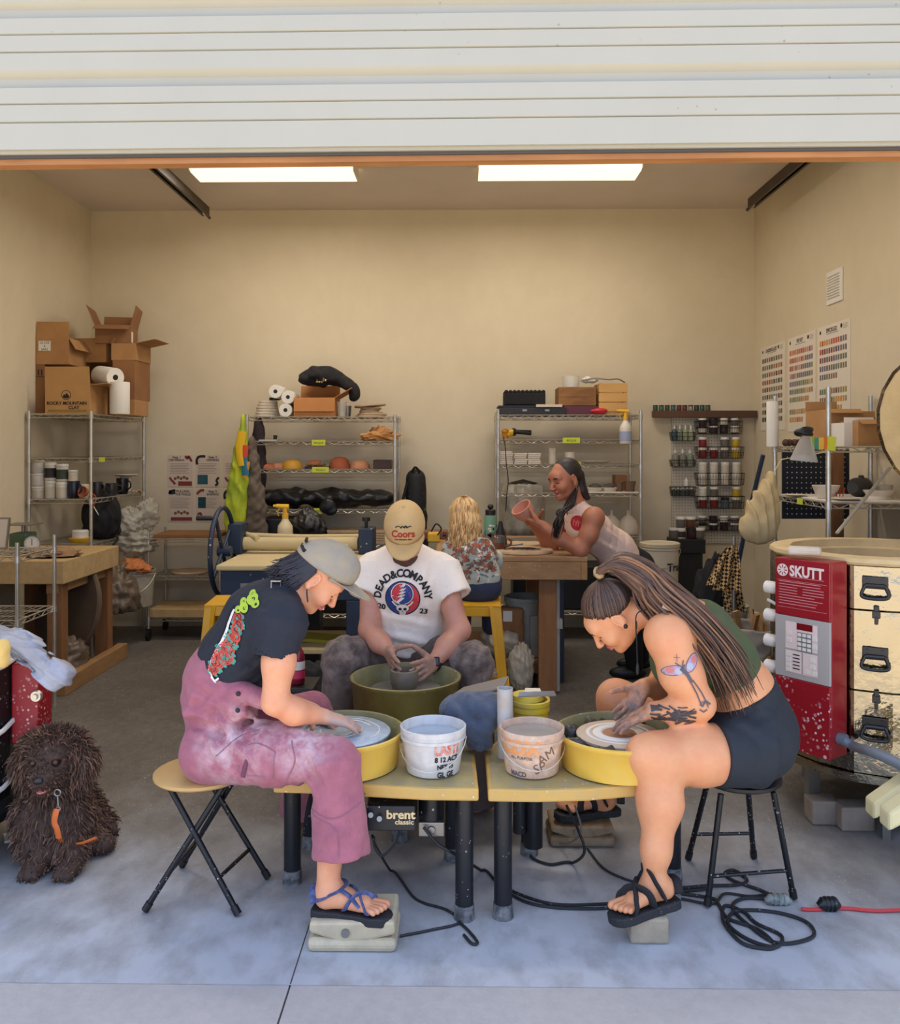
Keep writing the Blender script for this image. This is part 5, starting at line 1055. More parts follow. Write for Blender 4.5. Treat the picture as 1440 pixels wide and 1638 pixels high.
b = MB(); b.box((PX(500, 5.6), 5.75, .345), (.5, .2, .02), rotm(0, 4, 0)); tag(b.build('mat_board', mat('olive_yellow_board', (170, 160, 50), .6), smooth=False), 'olive yellow board on the lower shelf of the slab roller', 'board')
lump('dark_bag', m_black, (PX(500, 5.0), 5.0, .17), (.2, .18, .19), seed=15, amp=.12, crease=.06); tag(C.objects[-1], 'black bag on the floor in front of the slab roller legs', 'bag')

# ------------------------------------------------------------------ yellow metal stools
def yellow_stool(label, cx, cy, zt, group, rz=0):
    t = thing('metal_stool', label, 'stool', (0, 0, 0), group); h = .15
    b = MB(); b.bb(-h, h, -h, h, zt-.012, zt); b.bb(-h, h, -h, -h+.006, zt-.06, zt-.012); b.bb(-h, h, h-.006, h, zt-.06, zt-.012); b.bb(-h, -h+.006, -h, h, zt-.06, zt-.012); b.bb(h-.006, h, -h, h, zt-.06, zt-.012); b.build('seat', m_yel, t, False, bevel=.005)
    for sx in (-1, 1):
        for sy in (-1, 1):
            b = MB(); A = np.array([sx*h, sy*h, zt-.008]); B = np.array([sx*(h+.065), sy*(h+.065), 0.0]); w0, w1 = .06, .034
            q = []
            for Pp, w_ in ((A, w0), (B, w1)): q += [Pp, Pp-np.array([sx*w_, 0, 0]), Pp-np.array([sx*w_, -sy*.012, 0]), Pp-np.array([sx*.012, sy*.012, 0]), Pp-np.array([sx*.012, sy*w_, 0]), Pp-np.array([0, sy*w_, 0])]
            b.add(q, [(i, (i+1) % 6, 6+(i+1) % 6, 6+i) for i in range(6)]+[(0, 1, 2, 3, 4, 5), (6, 7, 8, 9, 10, 11)]); b.build('leg', m_yel, t, False, bevel=.003)
    k = h+.065*.62; z = zt*.40
    for a, c_ in (((-k, -k), (k, -k)), ((k, -k), (k, k)), ((k, k), (-k, k)), ((-k, k), (-k, -k))):
        b = MB(); b.tube([(*a, z), (*c_, z)], .009, 8, flat=1); b.build('foot_rail', m_yel, t)
    t.location = (cx, cy, 0); t.rotation_euler = (0, 0, R(rz)); return t
ys = 4.72
yellow_stool('yellow metal stool behind the woman in purple overalls', PX(318, 4.55)+.165, ys, .775, 'yellow metal stools', 4)
yellow_stool('yellow metal stool the blond child sits on', PX(803, 4.55)-.15, ys, .775, 'yellow metal stools', -2)

# ------------------------------------------------------------------ timber bench in the middle and what stands on it
BY0, BY1, BZ = 5.6, 6.9, .90; bx1 = PX(940, BY0); bx0 = -.18
bt = thing('work_bench', 'heavy clay-stained timber bench in the middle of the workshop', 'table', ((bx0+bx1)/2, 6.2, 0))
m_bench = mat('bench_timber', (172, 136, 96), .75, noise=[(6, (148, 112, 76), .8), (26, (116, 84, 56), .45)], stretch=(.3, 1, 1), speck=(22, .14, (110, 60, 40)), speck2=(36, .14, (206, 188, 160)))
b = MB(); b.bb(bx0, bx1, BY0, BY1, BZ-.035, BZ); b.build('tabletop', m_bench, bt, False, bevel=.005)
b = MB(); b.bb(bx0, bx1-.04, BY0+.0, BY0+.04, BZ-.15, BZ-.036); b.build('front_rail', m_bench, bt, False, bevel=.004); b = MB(); b.bb(bx1-.04, bx1, BY0, BY1, BZ-.15, BZ-.036); b.build('end_rail', m_wood, bt, False, bevel=.004)
for x, y in ((PX(862, BY0+.06), BY0+.05), (bx0+.1, BY0+.05), (PX(862, BY0+.06), BY1-.17), (bx0+.1, BY1-.17)):
    b = MB(); b.bb(x, x+.115, y, y+.1, .0 if y > 6 else 0.0, BZ-.036); b.build('leg', m_woodv, bt, False, bevel=.005)
b = MB(); xx = PX(893, BY0+.06); b.bb(xx-.12, xx+.02, BY0+.16, BY1-.05, .0, .1); b.build('foot_beam', m_woodv, bt, False, bevel=.005); b = MB(); b.bb(bx0+.08, bx0+.22, BY0+.16, BY1-.05, 0, .1); b.build('foot_beam', m_woodv, bt, False, bevel=.005)
b = MB(); b.bb(bx0+.1, xx-.1, BY0+.2, BY1-.2, .16, .19); b.bb(bx0+.1, xx-.1, BY0+.2, BY0+.24, .10, .16); b.build('lower_shelf', m_woodv, bt, False, bevel=.004)
z = BZ+.001
def round_bat(label, px, Y, r, h, zb=z, m=None, name='bat'):
    b = MB(); b.lathe([(0, 0), (r*.98, 0), (r, h*.3), (r*.99, h*.8), (r*.97, h), (0, h)], (PX(px, Y), Y, zb), 36); return tag(b.build(name, m or m_clay), label, 'bat')
round_bat('big pale round bat at the front edge of the timber bench', 838, 5.83, .195, .02)
round_bat('round bat with a dark rim behind the leaning woman\'s wrist on the bench', 842, 6.5, .13, .016, m=mat('dark_bat', (96, 84, 66), .8)); round_bat('pale flat board under the dark round bat on the bench', 838, 6.28, .14, .014)
b = MB()
for k in range(4): b.tube(spline([P(806+7*k, 881-k % 2, 5.78)+(0, 0, .008), P(822+8*k, 879.5, 5.76)+(0, 0, .014), P(838+9*k, 881, 5.8)+(0, 0, .008)], 5), .004, 6)
b.v = [(x, y, max(z_, z+.021)) for x, y, z_ in b.v]; tag(b.build('clay_tools', mat('dark_tool', (70, 58, 50), .6)), 'thin dark carving tools lying on the big pale bat', 'tools')
t = mug('mug', 'teal and brown glazed mug on the bench beside the child', (PX(796, 5.78), 5.86, z), .055, .105, mat('brown_glaze', (112, 66, 40), .3, noise=(14, (84, 50, 34), .6)), (1, -.1, 0), mat('teal_glaze', (84, 100, 96), .3, noise=(16, (60, 76, 78), .6)))
t = thing('water_bottle', 'mint insulated bottle with a black cap on the bench behind the child', 'bottle', (PX(785, 6.2), 6.22, z)); c_ = (PX(785, 6.2), 6.22, z)
b = MB(); b.lathe([(.04, 0), (.046, .006), (.046, .2), (.043, .215), (0, .215)], c_, 26); b.build('bottle_body', mat('mint_paint', (110, 156, 128), .4), t)
b = MB(); b.lathe([(.036, .212), (.038, .25), (.03, .256), (0, .256)], c_, 20); b.ball(np.array(c_)+(0, 0, .275), (.022, .022, .02)); b.build('cap', m_dark, t)
b = MB(); g = np.random.default_rng(4)
for k in range(16):
    a = g.uniform(-2.8, -.4); zc = c_[2]+g.uniform(.02, .15); q, ff = disc2(0, 0, g.uniform(.006, .014), g.uniform(.005, .011), n=8); b.add([(c_[0]+.0468*math.cos(a+u_/.046), c_[1]+.0468*math.sin(a+u_/.046), zc+v_) for u_, v_ in q], ff); b.cur = k % 2
b.build('flower_print', [m_paper, m_ink], t, angle=None)
t = thing('dark_bottle', 'black cone bottle beside the mint bottle on the bench', 'bottle', (PX(800, 6.1), 6.12, z)); b = MB(); b.lathe([(.045, 0), (.045, .06), (.02, .14), (.012, .18), (0, .18)], (PX(801, 6.1), 6.12, z), 20); b.build('bottle_body', m_dark, t)
b = MB(); b.tube(spline([(PX(800, 6), 6.0, z+.03), (PX(815, 6), 6.02, z+.02), (PX(838, 6), 6.05, z+.03)], 6), .004, 6); tag(b.build('blue_wire', mat('blue_cord', (60, 90, 120), .5)), 'thin blue wire lying across the bench behind the mug', 'wire')
t = thing('yellow_tool', 'yellow clamp tool lying on the back of the bench beside the man\'s cap', 'tool', (PX(692, 6.4), 6.45, z)); b = MB(); b.bb(PX(684, 6.4), PX(703, 6.4), 6.4, 6.5, z, z+.07); b.build('tool_body', m_yplast, t, False, bevel=.012)
b = MB(); b.tube(spline([P(690, 850, 6.38), P(698, 838, 6.36), P(706, 846, 6.36), P(700, 856, 6.36)], 6), .006, 6); b.build('tool_cord', m_dark, t)
b = MB(); b.bb(PX(676, 6.6), PX(716, 6.6), 6.62, 6.8, z, z+.06); tag(b.build('block', m_brown, smooth=False, bevel=.01), 'low brown block at the back of the bench', 'block')
# under the bench
bucket('bucket', 'grey bucket under the bench beside the yellow stool', (PX(841, 5.95), 6.0, .191+.001), .14, .39, mat('grey_plastic', (150, 150, 142), .5, noise=(8, (124, 122, 114), .6)), None, wire=False)
t = thing('paper_sack', 'brown paper sack with a white label under the bench', 'sack', (PX(820, 5.75), 5.82, .191)); f = Field(); xx = PX(819, 5.85); f.box((xx, 5.9, .36), (.085, .07, .165), rad=.03); f.crumple((xx, 5.9, .36), .3, .012, 20, 3)
field_obj('sack_body', f, m_card2, t, .009); b = MB(); b.bb(xx-.06, xx-.0, 5.82, 5.824, .44, .51); b.build('label', m_paper, t, False)
lump('plastic_bag', m_bag, (PX(833, 5.72), 5.72, .15), (.08, .08, .15), seed=8, amp=.12, crease=.06); tag(C.objects[-1], 'silvery plastic bag on the floor under the bench edge', 'bag')
plain('bin', 'tall grey bin next to the bench leg', 'bin', 848, 868, 985, 5.85, .2, .192, mat('grey_plastic', (150, 150, 142)), .01)
lump('clay_bag', m_bag, (PX(800, 5.85), 5.9, .3), (.13, .15, .12), seed=18, amp=.15, crease=.06); tag(C.objects[-1], 'wrapped grey clay lump on the lower shelf of the bench', 'bag')
lump('clay_bag', mat('clay_bag_plastic', (120, 104, 88)), (PX(770, 5.4), 5.35, .14), (.17, .16, .14), seed=28, amp=.14, crease=.06); tag(C.objects[-1], 'bag of clay on the floor under the child\'s stool', 'bag')
b = MB(); xx = PX(893.5, 5.66); b.tube([(xx, 5.72, .01), (xx, 5.73, .86)], .017, 14); b.bb(xx-.022, xx+.03, 5.69, 5.75, .42, .48); tag(b.build('grey_pipe', mat('pipe_grey', (168, 168, 160), .5)), 'thin grey plastic pipe standing against the bench end', 'pipe')
b = MB(); xx = PX(901, 5.8); b.bb(xx-.025, xx+.025, 5.95, 6.0, 0.0, .86); tag(b.build('timber_post', m_blue, smooth=False, bevel=.004), 'dark blue timber standing behind the grey pipe at the bench end', 'timber')

# ------------------------------------------------------------------ white bucket and things at the right of the back wall
t = bucket('bucket', 'tall white lidded bucket behind the leaning woman, with an orange ring', (PX(1058, 6.7), 6.75, .32), .145, PZ(868, 6.7)-.33, mat('bucket_cream', (206, 196, 174), .5), mat('bucket_lid', (196, 184, 156), .5), hang=.9, wdir=-.2, rb=.9)
bx = PX(1058, 6.7); bw = lambda a, zv, rr=.1462: (bx+rr*math.sin(a), 6.75-rr*math.cos(a), zv)
q, ff = text_mesh('True', .085, 'CENTER', .002); b = MB(); b.add([bw(.75+p[0]/.146+.25*p[1], PZ(908, 6.62)+p[1], .1425) for p in q], ff); b.build('lettering', m_ink, t, angle=None)
b = MB(); b.lathe([(.134, .14), (.1365, .165)], (bx, 6.75, .32), 36, close=True); b.build('orange_ring', mat('orange_plastic', (206, 98, 44), .5), t)
bucket('bucket', 'lower bucket carrying the tall white lidded bucket', (PX(1062, 6.75), 6.75, 0), .15, .318, mat('bucket_cream', (206, 196, 174)), mat('bucket_lid', (196, 184, 156)), wire=False)
for px, y_, r, h, lab, lid in ((1136, 5.9, .15, .36, 'cream bucket on the floor right of the tall white bucket', 1), (1166, 5.6, .14, .34, 'pale bucket in front of the hanging checked towel', 1), (1190, 6.2, .15, .42, 'grey bucket behind the hanging checked towel', 0)):
    bucket('bucket', lab, (PX(px, y_), y_, 0), r, h, mat('bucket_sage', (178, 178, 160), .5) if px > 1140 else mat('bucket_cream', (206, 196, 174)), mat('bucket_lid', (196, 184, 156)) if lid else None)
bucket('bucket', 'pale bucket standing on the bucket in front of the checked towel', (PX(1168, 5.6), 5.6, .356), .11, .24, mat('bucket_sage', (178, 178, 160)), None)
t = thing('bag_of_scraps', 'open canvas sack of timber scraps left of the steel kiln', 'sack', (PX(1200, 4.9), 4.95, 0)); xx = PX(1208, 4.9)
f = Field(); f.cuff((xx, 4.95, 0.0), (xx, 4.95, .6), .15, .17, k=.02); f.cuff((xx, 4.95, .3), (xx, 4.95, .8), .14, .16, k=.01, mode='s'); f.crumple((xx, 4.95, .4), .5, .014, 14, 6); field_obj('sack_body', f, mat('sack_grey', (166, 158, 148), .85, noise=(5, (150, 136, 120), .6)), t, .01)
b = MB()
for k in range(6): b.box((xx-.09+.035*k, 4.92+.02*(k % 3), .44+.02*(k % 2)), (.035, .02, .46), rotm(12*(k % 3)-10, 14*(k-2), 20*k))
b.build('timber_scraps', m_wood, t, False)
# blue pole, hanging cloth bag and checked towel
b = MB(); b.tube([P(1221, 728, 6.3), P(1194, 838, 6.5), P(1170, 960, 6.85), (PX(1140, 7.1), 7.1, 0.0)], .016, 10); tag(b.build('broom_handle', mat('blue_handle', (44, 58, 84), .5)), 'blue broom handle leaning in the right back corner', 'broom')
cpt = P(1219, 800, 4.62)
t = thing('cloth_bag', 'cream drawstring cloth bag hanging from the right wall shelf post', 'bag', tuple(cpt)); f = Field(); T_ = P(1231, 768, 4.62)
for q, rx, rz in ((0, .02, .05), (.3, .05, .07), (.6, .085, .09), (.9, .105, .09)): f.ell(T_*(1-q)+P(1212, 852, 4.62)*q, (rx, .05, rz), k=.04)
f.wrinkle(cpt, .3, (1, .1, .2), .009, 130, 6, seed=2); f.crumple(cpt, .3, .008, 24, 5); field_obj('bag_cloth', f, mat('cream_cloth', (196, 172, 124), .9, noise=(9, (170, 146, 100), .6), bump=(60, .3)), t, .007)
b = MB(); b.tube([T_, P(1250, 735, 4.66), (1.955, 4.7, 1.575)], .003, 5); b.build('drawstring', m_canvas, t)
b = MB(); post = P(1176, 860, 5.2); b.tube([(PX(1174, 5.2), 5.2, 0), (PX(1174, 5.2), 5.2, PZ(858, 5.2))], .012, 8); tag(b.build('metal_post', m_steel), 'thin metal post the checked towel hangs from', 'post')
m_chk = mat('checked_cotton', (196, 158, 100), .9); _nt = m_chk.node_tree
ck = _nt.nodes.new('ShaderNodeTexChecker'); ck.inputs['Scale'].default_value = 62; ck.inputs[1].default_value = srgb(206, 166, 104); ck.inputs[2].default_value = srgb(30, 26, 26); tcn = _nt.nodes.new('ShaderNodeTexCoord'); mpn = _nt.nodes.new('ShaderNodeMapping'); mpn.inputs['Rotation'].default_value = (.5, .6, .5)
_nt.links.new(tcn.outputs['Object'], mpn.inputs[0]); _nt.links.new(mpn.outputs[0], ck.inputs[0]); _nt.links.new(ck.outputs[0], _nt.nodes['Principled BSDF'].inputs['Base Color'])
t = thing('checked_towel', 'tan and black checked towel hanging left of the steel kiln', 'towel', tuple(P(1165, 925, 5.15)))
for nm, pts, w0, w1 in (('near_fold', ((1172, 872), (1169, 900), (1162, 942)), .03, .075), ('side_fold', ((1168, 874), (1158, 895), (1146, 934)), .025, .055), ('under_fold', ((1172, 900), (1171, 940), (1178, 978)), .05, .06)):
    p = spline([P(a, c_, 5.16 if nm != 'under_fold' else 5.24) for a, c_ in pts], 8); n = len(p); b = MB(); vv = []
    for i, q in enumerate(p):
        w_ = w0+(w1-w0)*i/(n-1)
        for k in range(13): s_ = k/6-1; vv.append(q+np.array([w_*s_, -.018*math.cos(5*s_+i*.1)*(.3+i/n), -.012*abs(s_)]))
    for i in range(n*13): vv.append(vv[i]+np.array([0, .006, 0]))
    m_ = n*13; fs = [(i*13+k, i*13+k+1, (i+1)*13+k+1, (i+1)*13+k) for i in range(n-1) for k in range(12)]; b.add(vv, fs+[tuple(a+m_ for a in f_[::-1]) for f_ in fs]); b.build(nm, m_chk, t, angle=None)
lump('dark_bag', m_black, (PX(1150, 5.6), 5.75, .62), (.11, .1, .26), seed=33, amp=.12, crease=.06); tag(C.objects[-1], 'black bag slumped behind the checked towel', 'bag')
# ------------------------------------------------------------------ steel kiln at the right
m_pol = mat('polished_steel', (168, 158, 136), .14, 1.0, noise=(1.2, (136, 126, 106), .6), bump=(2.4, .34, .05)); m_kred = mat('kiln_red', (150, 18, 34), .38, noise=(5, (134, 14, 28), .5), coat=.3)
m_kspl = mat('kiln_red_splashed', (150, 18, 34), .4, speck=(55, .3, (226, 206, 206)), speck2=(26, .22, (214, 190, 190))); m_brick = mat('firebrick', (214, 190, 142), .9, noise=(8, (190, 164, 116), .6), bump=(40, .2)); m_pgrey = mat('panel_grey', (176, 174, 170), .5)
kx, ky, kr, kz0, kz1 = 1.86, 3.95, .45, .275, 1.15
kn = thing('kiln', 'big polished steel electric kiln with a red control box at the right', 'kiln', (kx, ky, 0))
ND = 20
def drum(b, r, z0, z1, n=ND, off=0): b.lathe([(r, z0), (r, z1)], (kx, ky, 0), n, rotm(0, 0, off), close=True)
zr = [kz0, PZ(1113, 3.5, 1400), PZ(981, 3.5, 1400), kz1-.03]
for i in range(3):
    b = MB(); b.lathe([(kr-.01, zr[i]), (kr, zr[i]+.004), (kr, zr[i+1]-.004), (kr-.01, zr[i+1])], (kx, ky, 0), ND, close=True); b.build('steel_jacket', m_pol, kn, angle=8)
b = MB(); b.lathe([(kr-.005, kz1-.031), (kr+.004, kz1-.02), (kr+.002, kz1-.004), (kr-.01, kz1), (kr-.085, kz1), (kr-.085, kz1-.035), (kr-.11, kz1-.04), (kr-.11, kz0+.08), (0, kz0+.08)], (kx, ky, 0), ND, close=True); b.build('brick_lining', m_brick, kn, angle=20)
b = MB(); b.lathe([(0, kz0-.03), (kr+.02, kz0-.03), (kr+.02, kz0), (kr-.01, kz0+.002)], (kx, ky, 0), ND); b.build('base_tray', m_pol, kn, angle=20)
for a in (200, 250, 290, 340, 60, 120): b = MB(); x, y = kx+.36*math.cos(R(a)), ky+.36*math.sin(R(a)); b.box((x, y, (kz0-.03)/2), (.06, .03, kz0-.03), rotm(0, 0, a)); b.build('stand_leg', m_steel, kn, False)
# control box
ang = 54.5; n_ = np.array([-math.sin(R(ang)), -math.cos(R(ang)), 0]); t_ = np.array([math.cos(R(ang)), -math.sin(R(ang)), 0]); up = np.array([0, 0, 1.0])
bc = np.array([kx, ky, 0])+n_*(kr+.055); bz0, bz1 = .345, 1.135; BW, BD = .125, .065
Mx = np.stack([t_, -n_, up], 1)
def cb(b, u0, u1, d0, d1, z0, z1): c_ = bc+t_*(u0+u1)/2+n_*(d0+d1)/2+up*(z0+z1)/2; b.box(c_, (u1-u0, abs(d1-d0), z1-z0), Mx)
b = MB(); cb(b, -BW, BW, -.06, BD-.012, bz0, bz1); cx = b.build('control_box', m_kred, kn, False, bevel=.006)
fz = lambda k: bz0+(bz1-bz0)*k
b = MB(); cb(b, -BW, BW, BD-.013, BD, fz(.70), bz1); b.build('upper_cover', m_kred, cx, False, bevel=.003); b = MB(); cb(b, -BW, BW, BD-.013, BD, bz0, fz(.372)); b.build('lower_cover', m_kspl, cx, False, bevel=.003)
b = MB(); cb(b, -BW, BW, BD-.013, BD-.001, fz(.374), fz(.698)); b.build('keypad_panel', m_pgrey, cx, False, bevel=.002)
def fo(u, k, d=BD+.0012): return bc+t_*u+n_*d+up*fz(k)
m_kw = mat('kiln_white_print', (232, 214, 210), .6)
b = MB(); text_on(b, 'SKUTT', fo(.022, .935), t_, up, .06, bold=.0025, sx=.85); b.build('lettering', m_kw, cx, False)
b = MB(); q, ff = disc2(0, 0, .026, n=24); b.add(fo(-.088, .937)+q[:, :1]*t_+q[:, 1:]*up, ff); b.build('round_logo', m_kw, cx, False)
b = MB()
for k in range(8):
    q, ff = line2([(.009*math.cos(k*.785), .009*math.sin(k*.785)), (.021*math.cos(k*.785), .021*math.sin(k*.785))], .004); b.add(fo(-.088, .937, BD+.0018)+q[:, :1]*t_+q[:, 1:]*up, ff)
b.build('logo_rays', m_kred, cx, False)
b = MB(); g = np.random.default_rng(2)
def bar(b, u0, u1, k, hk=.004, d=BD+.0012): b.add([fo(u0, k-hk/2, d), fo(u1, k-hk/2, d), fo(u1, k+hk/2, d), fo(u0, k+hk/2, d)], [(0, 1, 2, 3)])
bar(b, -.05, .1, .905, .003)
for k in range(9):
    y = .878-.0145*k
    if k in (2, 3, 4): bar(b, -.105, -.02, y); bar(b, .005, .1, y)
    else: bar(b, -.105, .1-g.uniform(0, .05), y)
for u0, u1, k0, k1 in ((-.112, .112, .884, .886), (-.112, .112, .742, .744)): bar(b, u0, u1, (k0+k1)/2, .002)
b.build('printed_notice', mat('kiln_pink_print', (206, 140, 144), .6), cx, False)
pd = BD+.0005
b = MB(); [bar(b, a, c_, k, h, pd) for a, c_, k, h in ((-.075, .072, .60, .142), (-.075, .0, .462, .115), (.006, .072, .462, .115))]; b.build('key_field', m_kw, cx, False)
b = MB(); bar(b, -.022, .05, .652, .035, pd+.0012); b.build('display', mat('display_red', (120, 14, 26), .2), cx, False)
b = MB(); bar(b, -.02, .048, .574, .098, pd+.001); b.build('number_pad', mat('pad_grey', (120, 126, 132), .5), cx, False)
b = MB()
for i in range(3):
    for j in range(4): c_ = fo(-.008+.022*i, .538+.024*j, pd+.003); b.box(c_, (.016, .003, .013), Mx)
for u, k in ((-.056, .61), (-.056, .572), (.06, .6), (.06, .56), (-.06, .50), (-.06, .47), (-.06, .445), (-.06, .42), (.05, .49), (.05, .455), (.03, .425), (.06, .422)): b.box(fo(u, k, pd+.002), (.022, .003, .016), Mx)
b.build('keys', m_white, cx, False)
b = MB()
for k in range(5): bar(b, -.04, -.008, .5-.018*k, .006, pd+.001)
b.build('key_print', m_ink, cx, False)
for k, z in enumerate((PZ(938, 3.8, 1235), PZ(982, 3.8, 1235), PZ(1022, 3.8, 1235), PZ(1063, 3.8, 1235), PZ(1103, 3.8, 1235))):       # porcelain knobs along the left of the box
    c_ = bc-t_*BW+n_*.03; b = MB(); e = c_-t_*.065; b.tube([(c_[0], c_[1], z), tuple((c_*.6+e*.4)[:2])+(z,), tuple(e[:2])+(z,), tuple((e-t_*.004)[:2])+(z,)], [.012, .027, .027, .016], 14); o = b.build('porcelain_plug', m_white, kn); b = MB(); b.cyl(tuple((e-t_*.0045)[:2])+(z,), tuple((e-t_*.006)[:2])+(z,), .007, n=8); b.build('plug_hole', m_dark, o)
    if k in (0, 3): b = MB(); b.tube([tuple((c_-t_*.06)[:2])+(z-.055,), tuple((c_-t_*.0)[:2])+(z-.075,)], .007, 8); b.build('wire_lead', m_white, kn)
# handles and latches on the drum
def on_drum(px, py, d=0): 
    p = P(px, py, 3.52); a = math.atan2(p[1]-ky, p[0]-kx); rd = np.array([math.cos(a), math.sin(a), 0]); return np.array([kx, ky, 0])+rd*(kr+d)+up*PZ(py, 3.52, px), rd, np.array([-rd[1], rd[0], 0])
for py in (941, 1055, 1168):
    c_, rd, tg = on_drum(1400, py); Mh = np.stack([tg, -rd, up], 1); b = MB(); b.box(c_+rd*.004+up*.018, (.095, .006, .05), Mh); o = b.build('handle_plate', mat('dark_steel', (62, 60, 58), .4, .6), kn, False, bevel=.004)
    b = MB(); b.tube(spline([c_+tg*-.035+up*.008+rd*.012, c_+tg*-.05+up*-.03+rd*.02, c_+tg*-.03+up*-.043+rd*.022, c_+tg*.03+up*-.043+rd*.022, c_+tg*.05+up*-.03+rd*.02, c_+tg*.035+up*.008+rd*.012], 5), .007, 8); b.build('bail_handle', mat('dark_steel', (62, 60, 58)), o)
    b = MB(); b.tube([c_+tg*-.034+up*.006+rd*.01, c_+tg*.034+up*.006+rd*.01], .009, 8); [b.cyl(c_+tg*s_*.028+up*.03+rd*.006, c_+tg*s_*.028+up*.03+rd*.012, .006, n=8) for s_ in (-1, 1)]; b.build('handle_bar', mat('dark_steel', (62, 60, 58)), o)
for py in (985, 1121):
    c_, rd, tg = on_drum(1402, py); Mh = np.stack([tg, -rd, up], 1); b = MB(); b.box(c_+rd*.006, (.03, .01, .03), Mh); b.box(c_+rd*.008+up*.024, (.02, .012, .022), Mh); b.box(c_+rd*.008-up*.024, (.014, .012, .03), Mh); b.build('latch', mat('dark_steel', (62, 60, 58)), kn, False, bevel=.003)
b = MB(); p0 = fo(.075, .105, .02)+t_*.05; b.cyl(bc+t_*BW+n_*.0+up*fz(.10), bc+t_*(BW+.03)+up*fz(.10), .024, n=12); b.build('conduit_nut', mat('grey_conduit', (112, 122, 134), .5), kn)
b = MB(); b.tube(spline([bc+t_*(BW+.01)+up*fz(.10), bc+t_*(BW+.07)+up*(fz(.10)-.015), P(1395, 1203, 3.3), P(1445, 1225, 3.15), P(1500, 1255, 3.0)], 8), .019, 14); b.build('conduit', mat('grey_conduit', (112, 122, 134)), kn)
# lid, open on its support
ld = np.array([-.76, -.57, -.28]); ld = unit(ld); lc = np.array([2.285, 3.97, 1.70]); A = frame(ld); A = np.stack([A[:, 0], A[:, 2], A[:, 1]], 1)
b = MB(); b.lathe([(0, -.001), (.38, -.001), (.38, .06), (0, .06)], lc, 24, A); o = b.build('lid', m_brick, kn, angle=30); b = MB(); b.lathe([(.381, -.004), (.395, -.004), (.395, .062), (.381, .062), (.381, -.004)], lc, 24, A, close=True); b.build('lid_band', m_pol, o, angle=30)
b = MB(); b.tube([P(1339, 853, 3.72), P(1424, 748, 4.02)], .009, 6, flat=.5); b.build('lid_support', m_steel, kn)
b = MB(); hd = np.array([.8, .6, 0]); b.box(np.array([kx, ky, 1.2])+hd*(kr+.02), (.12, .04, .3), rotm(0, 0, 37)); b.build('hinge', m_pol, kn, False)
b = MB(); c_ = P(1293, 883, 3.62); b.box((c_[0], 3.66, kz1+.018), (.13, .07, .034), rotm(0, 0, -25)); tag(b.build('kiln_brick', m_plaster, bevel=.012), 'chipped white brick piece lying on the kiln rim above the control box', 'brick')
m_paver = mat('paver', (150, 138, 124), .9, noise=(10, (128, 116, 104), .7), bump=(50, .3))
for pl, pr_, yy, lab in ((1300, 1345, 3.72, 'left of two grey paver bricks on the floor under the kiln'), (1347, 1401, 3.66, 'right of two grey paver bricks on the floor under the kiln')):
    b = MB(); x0_, x1_ = span(pl, pr_, yy); b.bb(x0_, x1_, yy, yy+.1, 0, .1); tag(b.build('paver_brick', m_paver, smooth=False, bevel=.008), lab, 'brick', 'paver bricks under the kiln')
t = thing('garden_chair', 'pale yellow painted wooden chair cut off by the right edge', 'chair', (1.75, 3.2, 0)); m_py = mat('pale_yellow_paint', (216, 206, 160), .6, noise=(6, (204, 192, 144), .5))
b = MB(); a0, a1 = P(1399, 1300, 3.15), P(1500, 1238, 3.15); b.prism([a0+(0, 0, -.03), a0+(0, 0, .03), a1+(0, 0, .05), a1+(0, 0, -.035)], (0, .08, 0)); b.build('arm', m_py, t, False, bevel=.012)
b = MB(); a0, a1 = P(1423, 1318, 2.98), P(1500, 1275, 2.98); b.prism([a0+(0, 0, -.03), a0+(0, 0, .032), a1+(0, 0, .05), a1+(0, 0, -.035)], (0, .08, 0)); b.build('arm', m_py, t, False, bevel=.012)
for p_, yy in ((P(1490, 1260, 3.19), 3.19), (P(1490, 1290, 3.02), 3.02)): b = MB(); b.bb(p_[0]-.03, p_[0]+.03, yy-.03, yy+.03, 0, p_[2]-.03); b.build('leg', m_py, t, False, bevel=.006); b = MB(); b.bb(p_[0]+.42, p_[0]+.48, yy-.03, yy+.03, 0, .8); b.build('leg', m_py, t, False, bevel=.006)

xs = P(1500, 1260, 3.1)[0]; b = MB(); b.bb(xs+.02, xs+.48, 3.06, 3.16, .34, .37); b.build('seat', m_py, t, False, bevel=.006)
b = MB(); b.bb(xs+.44, xs+.47, 3.0, 3.22, .36, .95); b.build('backrest', m_py, t, False, bevel=.006)
# ------------------------------------------------------------------ small dark kiln at the left edge
lx, ly, lr, lz0, lz1 = -2.08, 3.42, .30, .20, .83
k2 = thing('kiln', 'small paint-splashed black kiln with a red box, cut off by the left edge', 'kiln', (lx, ly, 0))
m_kblk = mat('splashed_black', (26, 26, 28), .35, .3, speck=(70, .22, (206, 200, 190)), speck2=(28, .16, (196, 190, 180)))
b = MB(); b.lathe([(0, lz0), (lr, lz0), (lr, lz1), (lr-.06, lz1), (lr-.06, lz0+.05), (0, lz0+.05)], (lx, ly, 0), 20); b.build('kiln_drum', m_kblk, k2, angle=8)
b = MB(); b.lathe([(0, lz0-.05), (lr+.01, lz0-.05), (lr+.025, lz0-.01), (lr+.01, lz0+.03)], (lx, ly, 0), 20); b.build('base_ring', mat('base_black', (30, 30, 32), .4, speck=(60, .2, (190, 186, 180))), k2, angle=12)
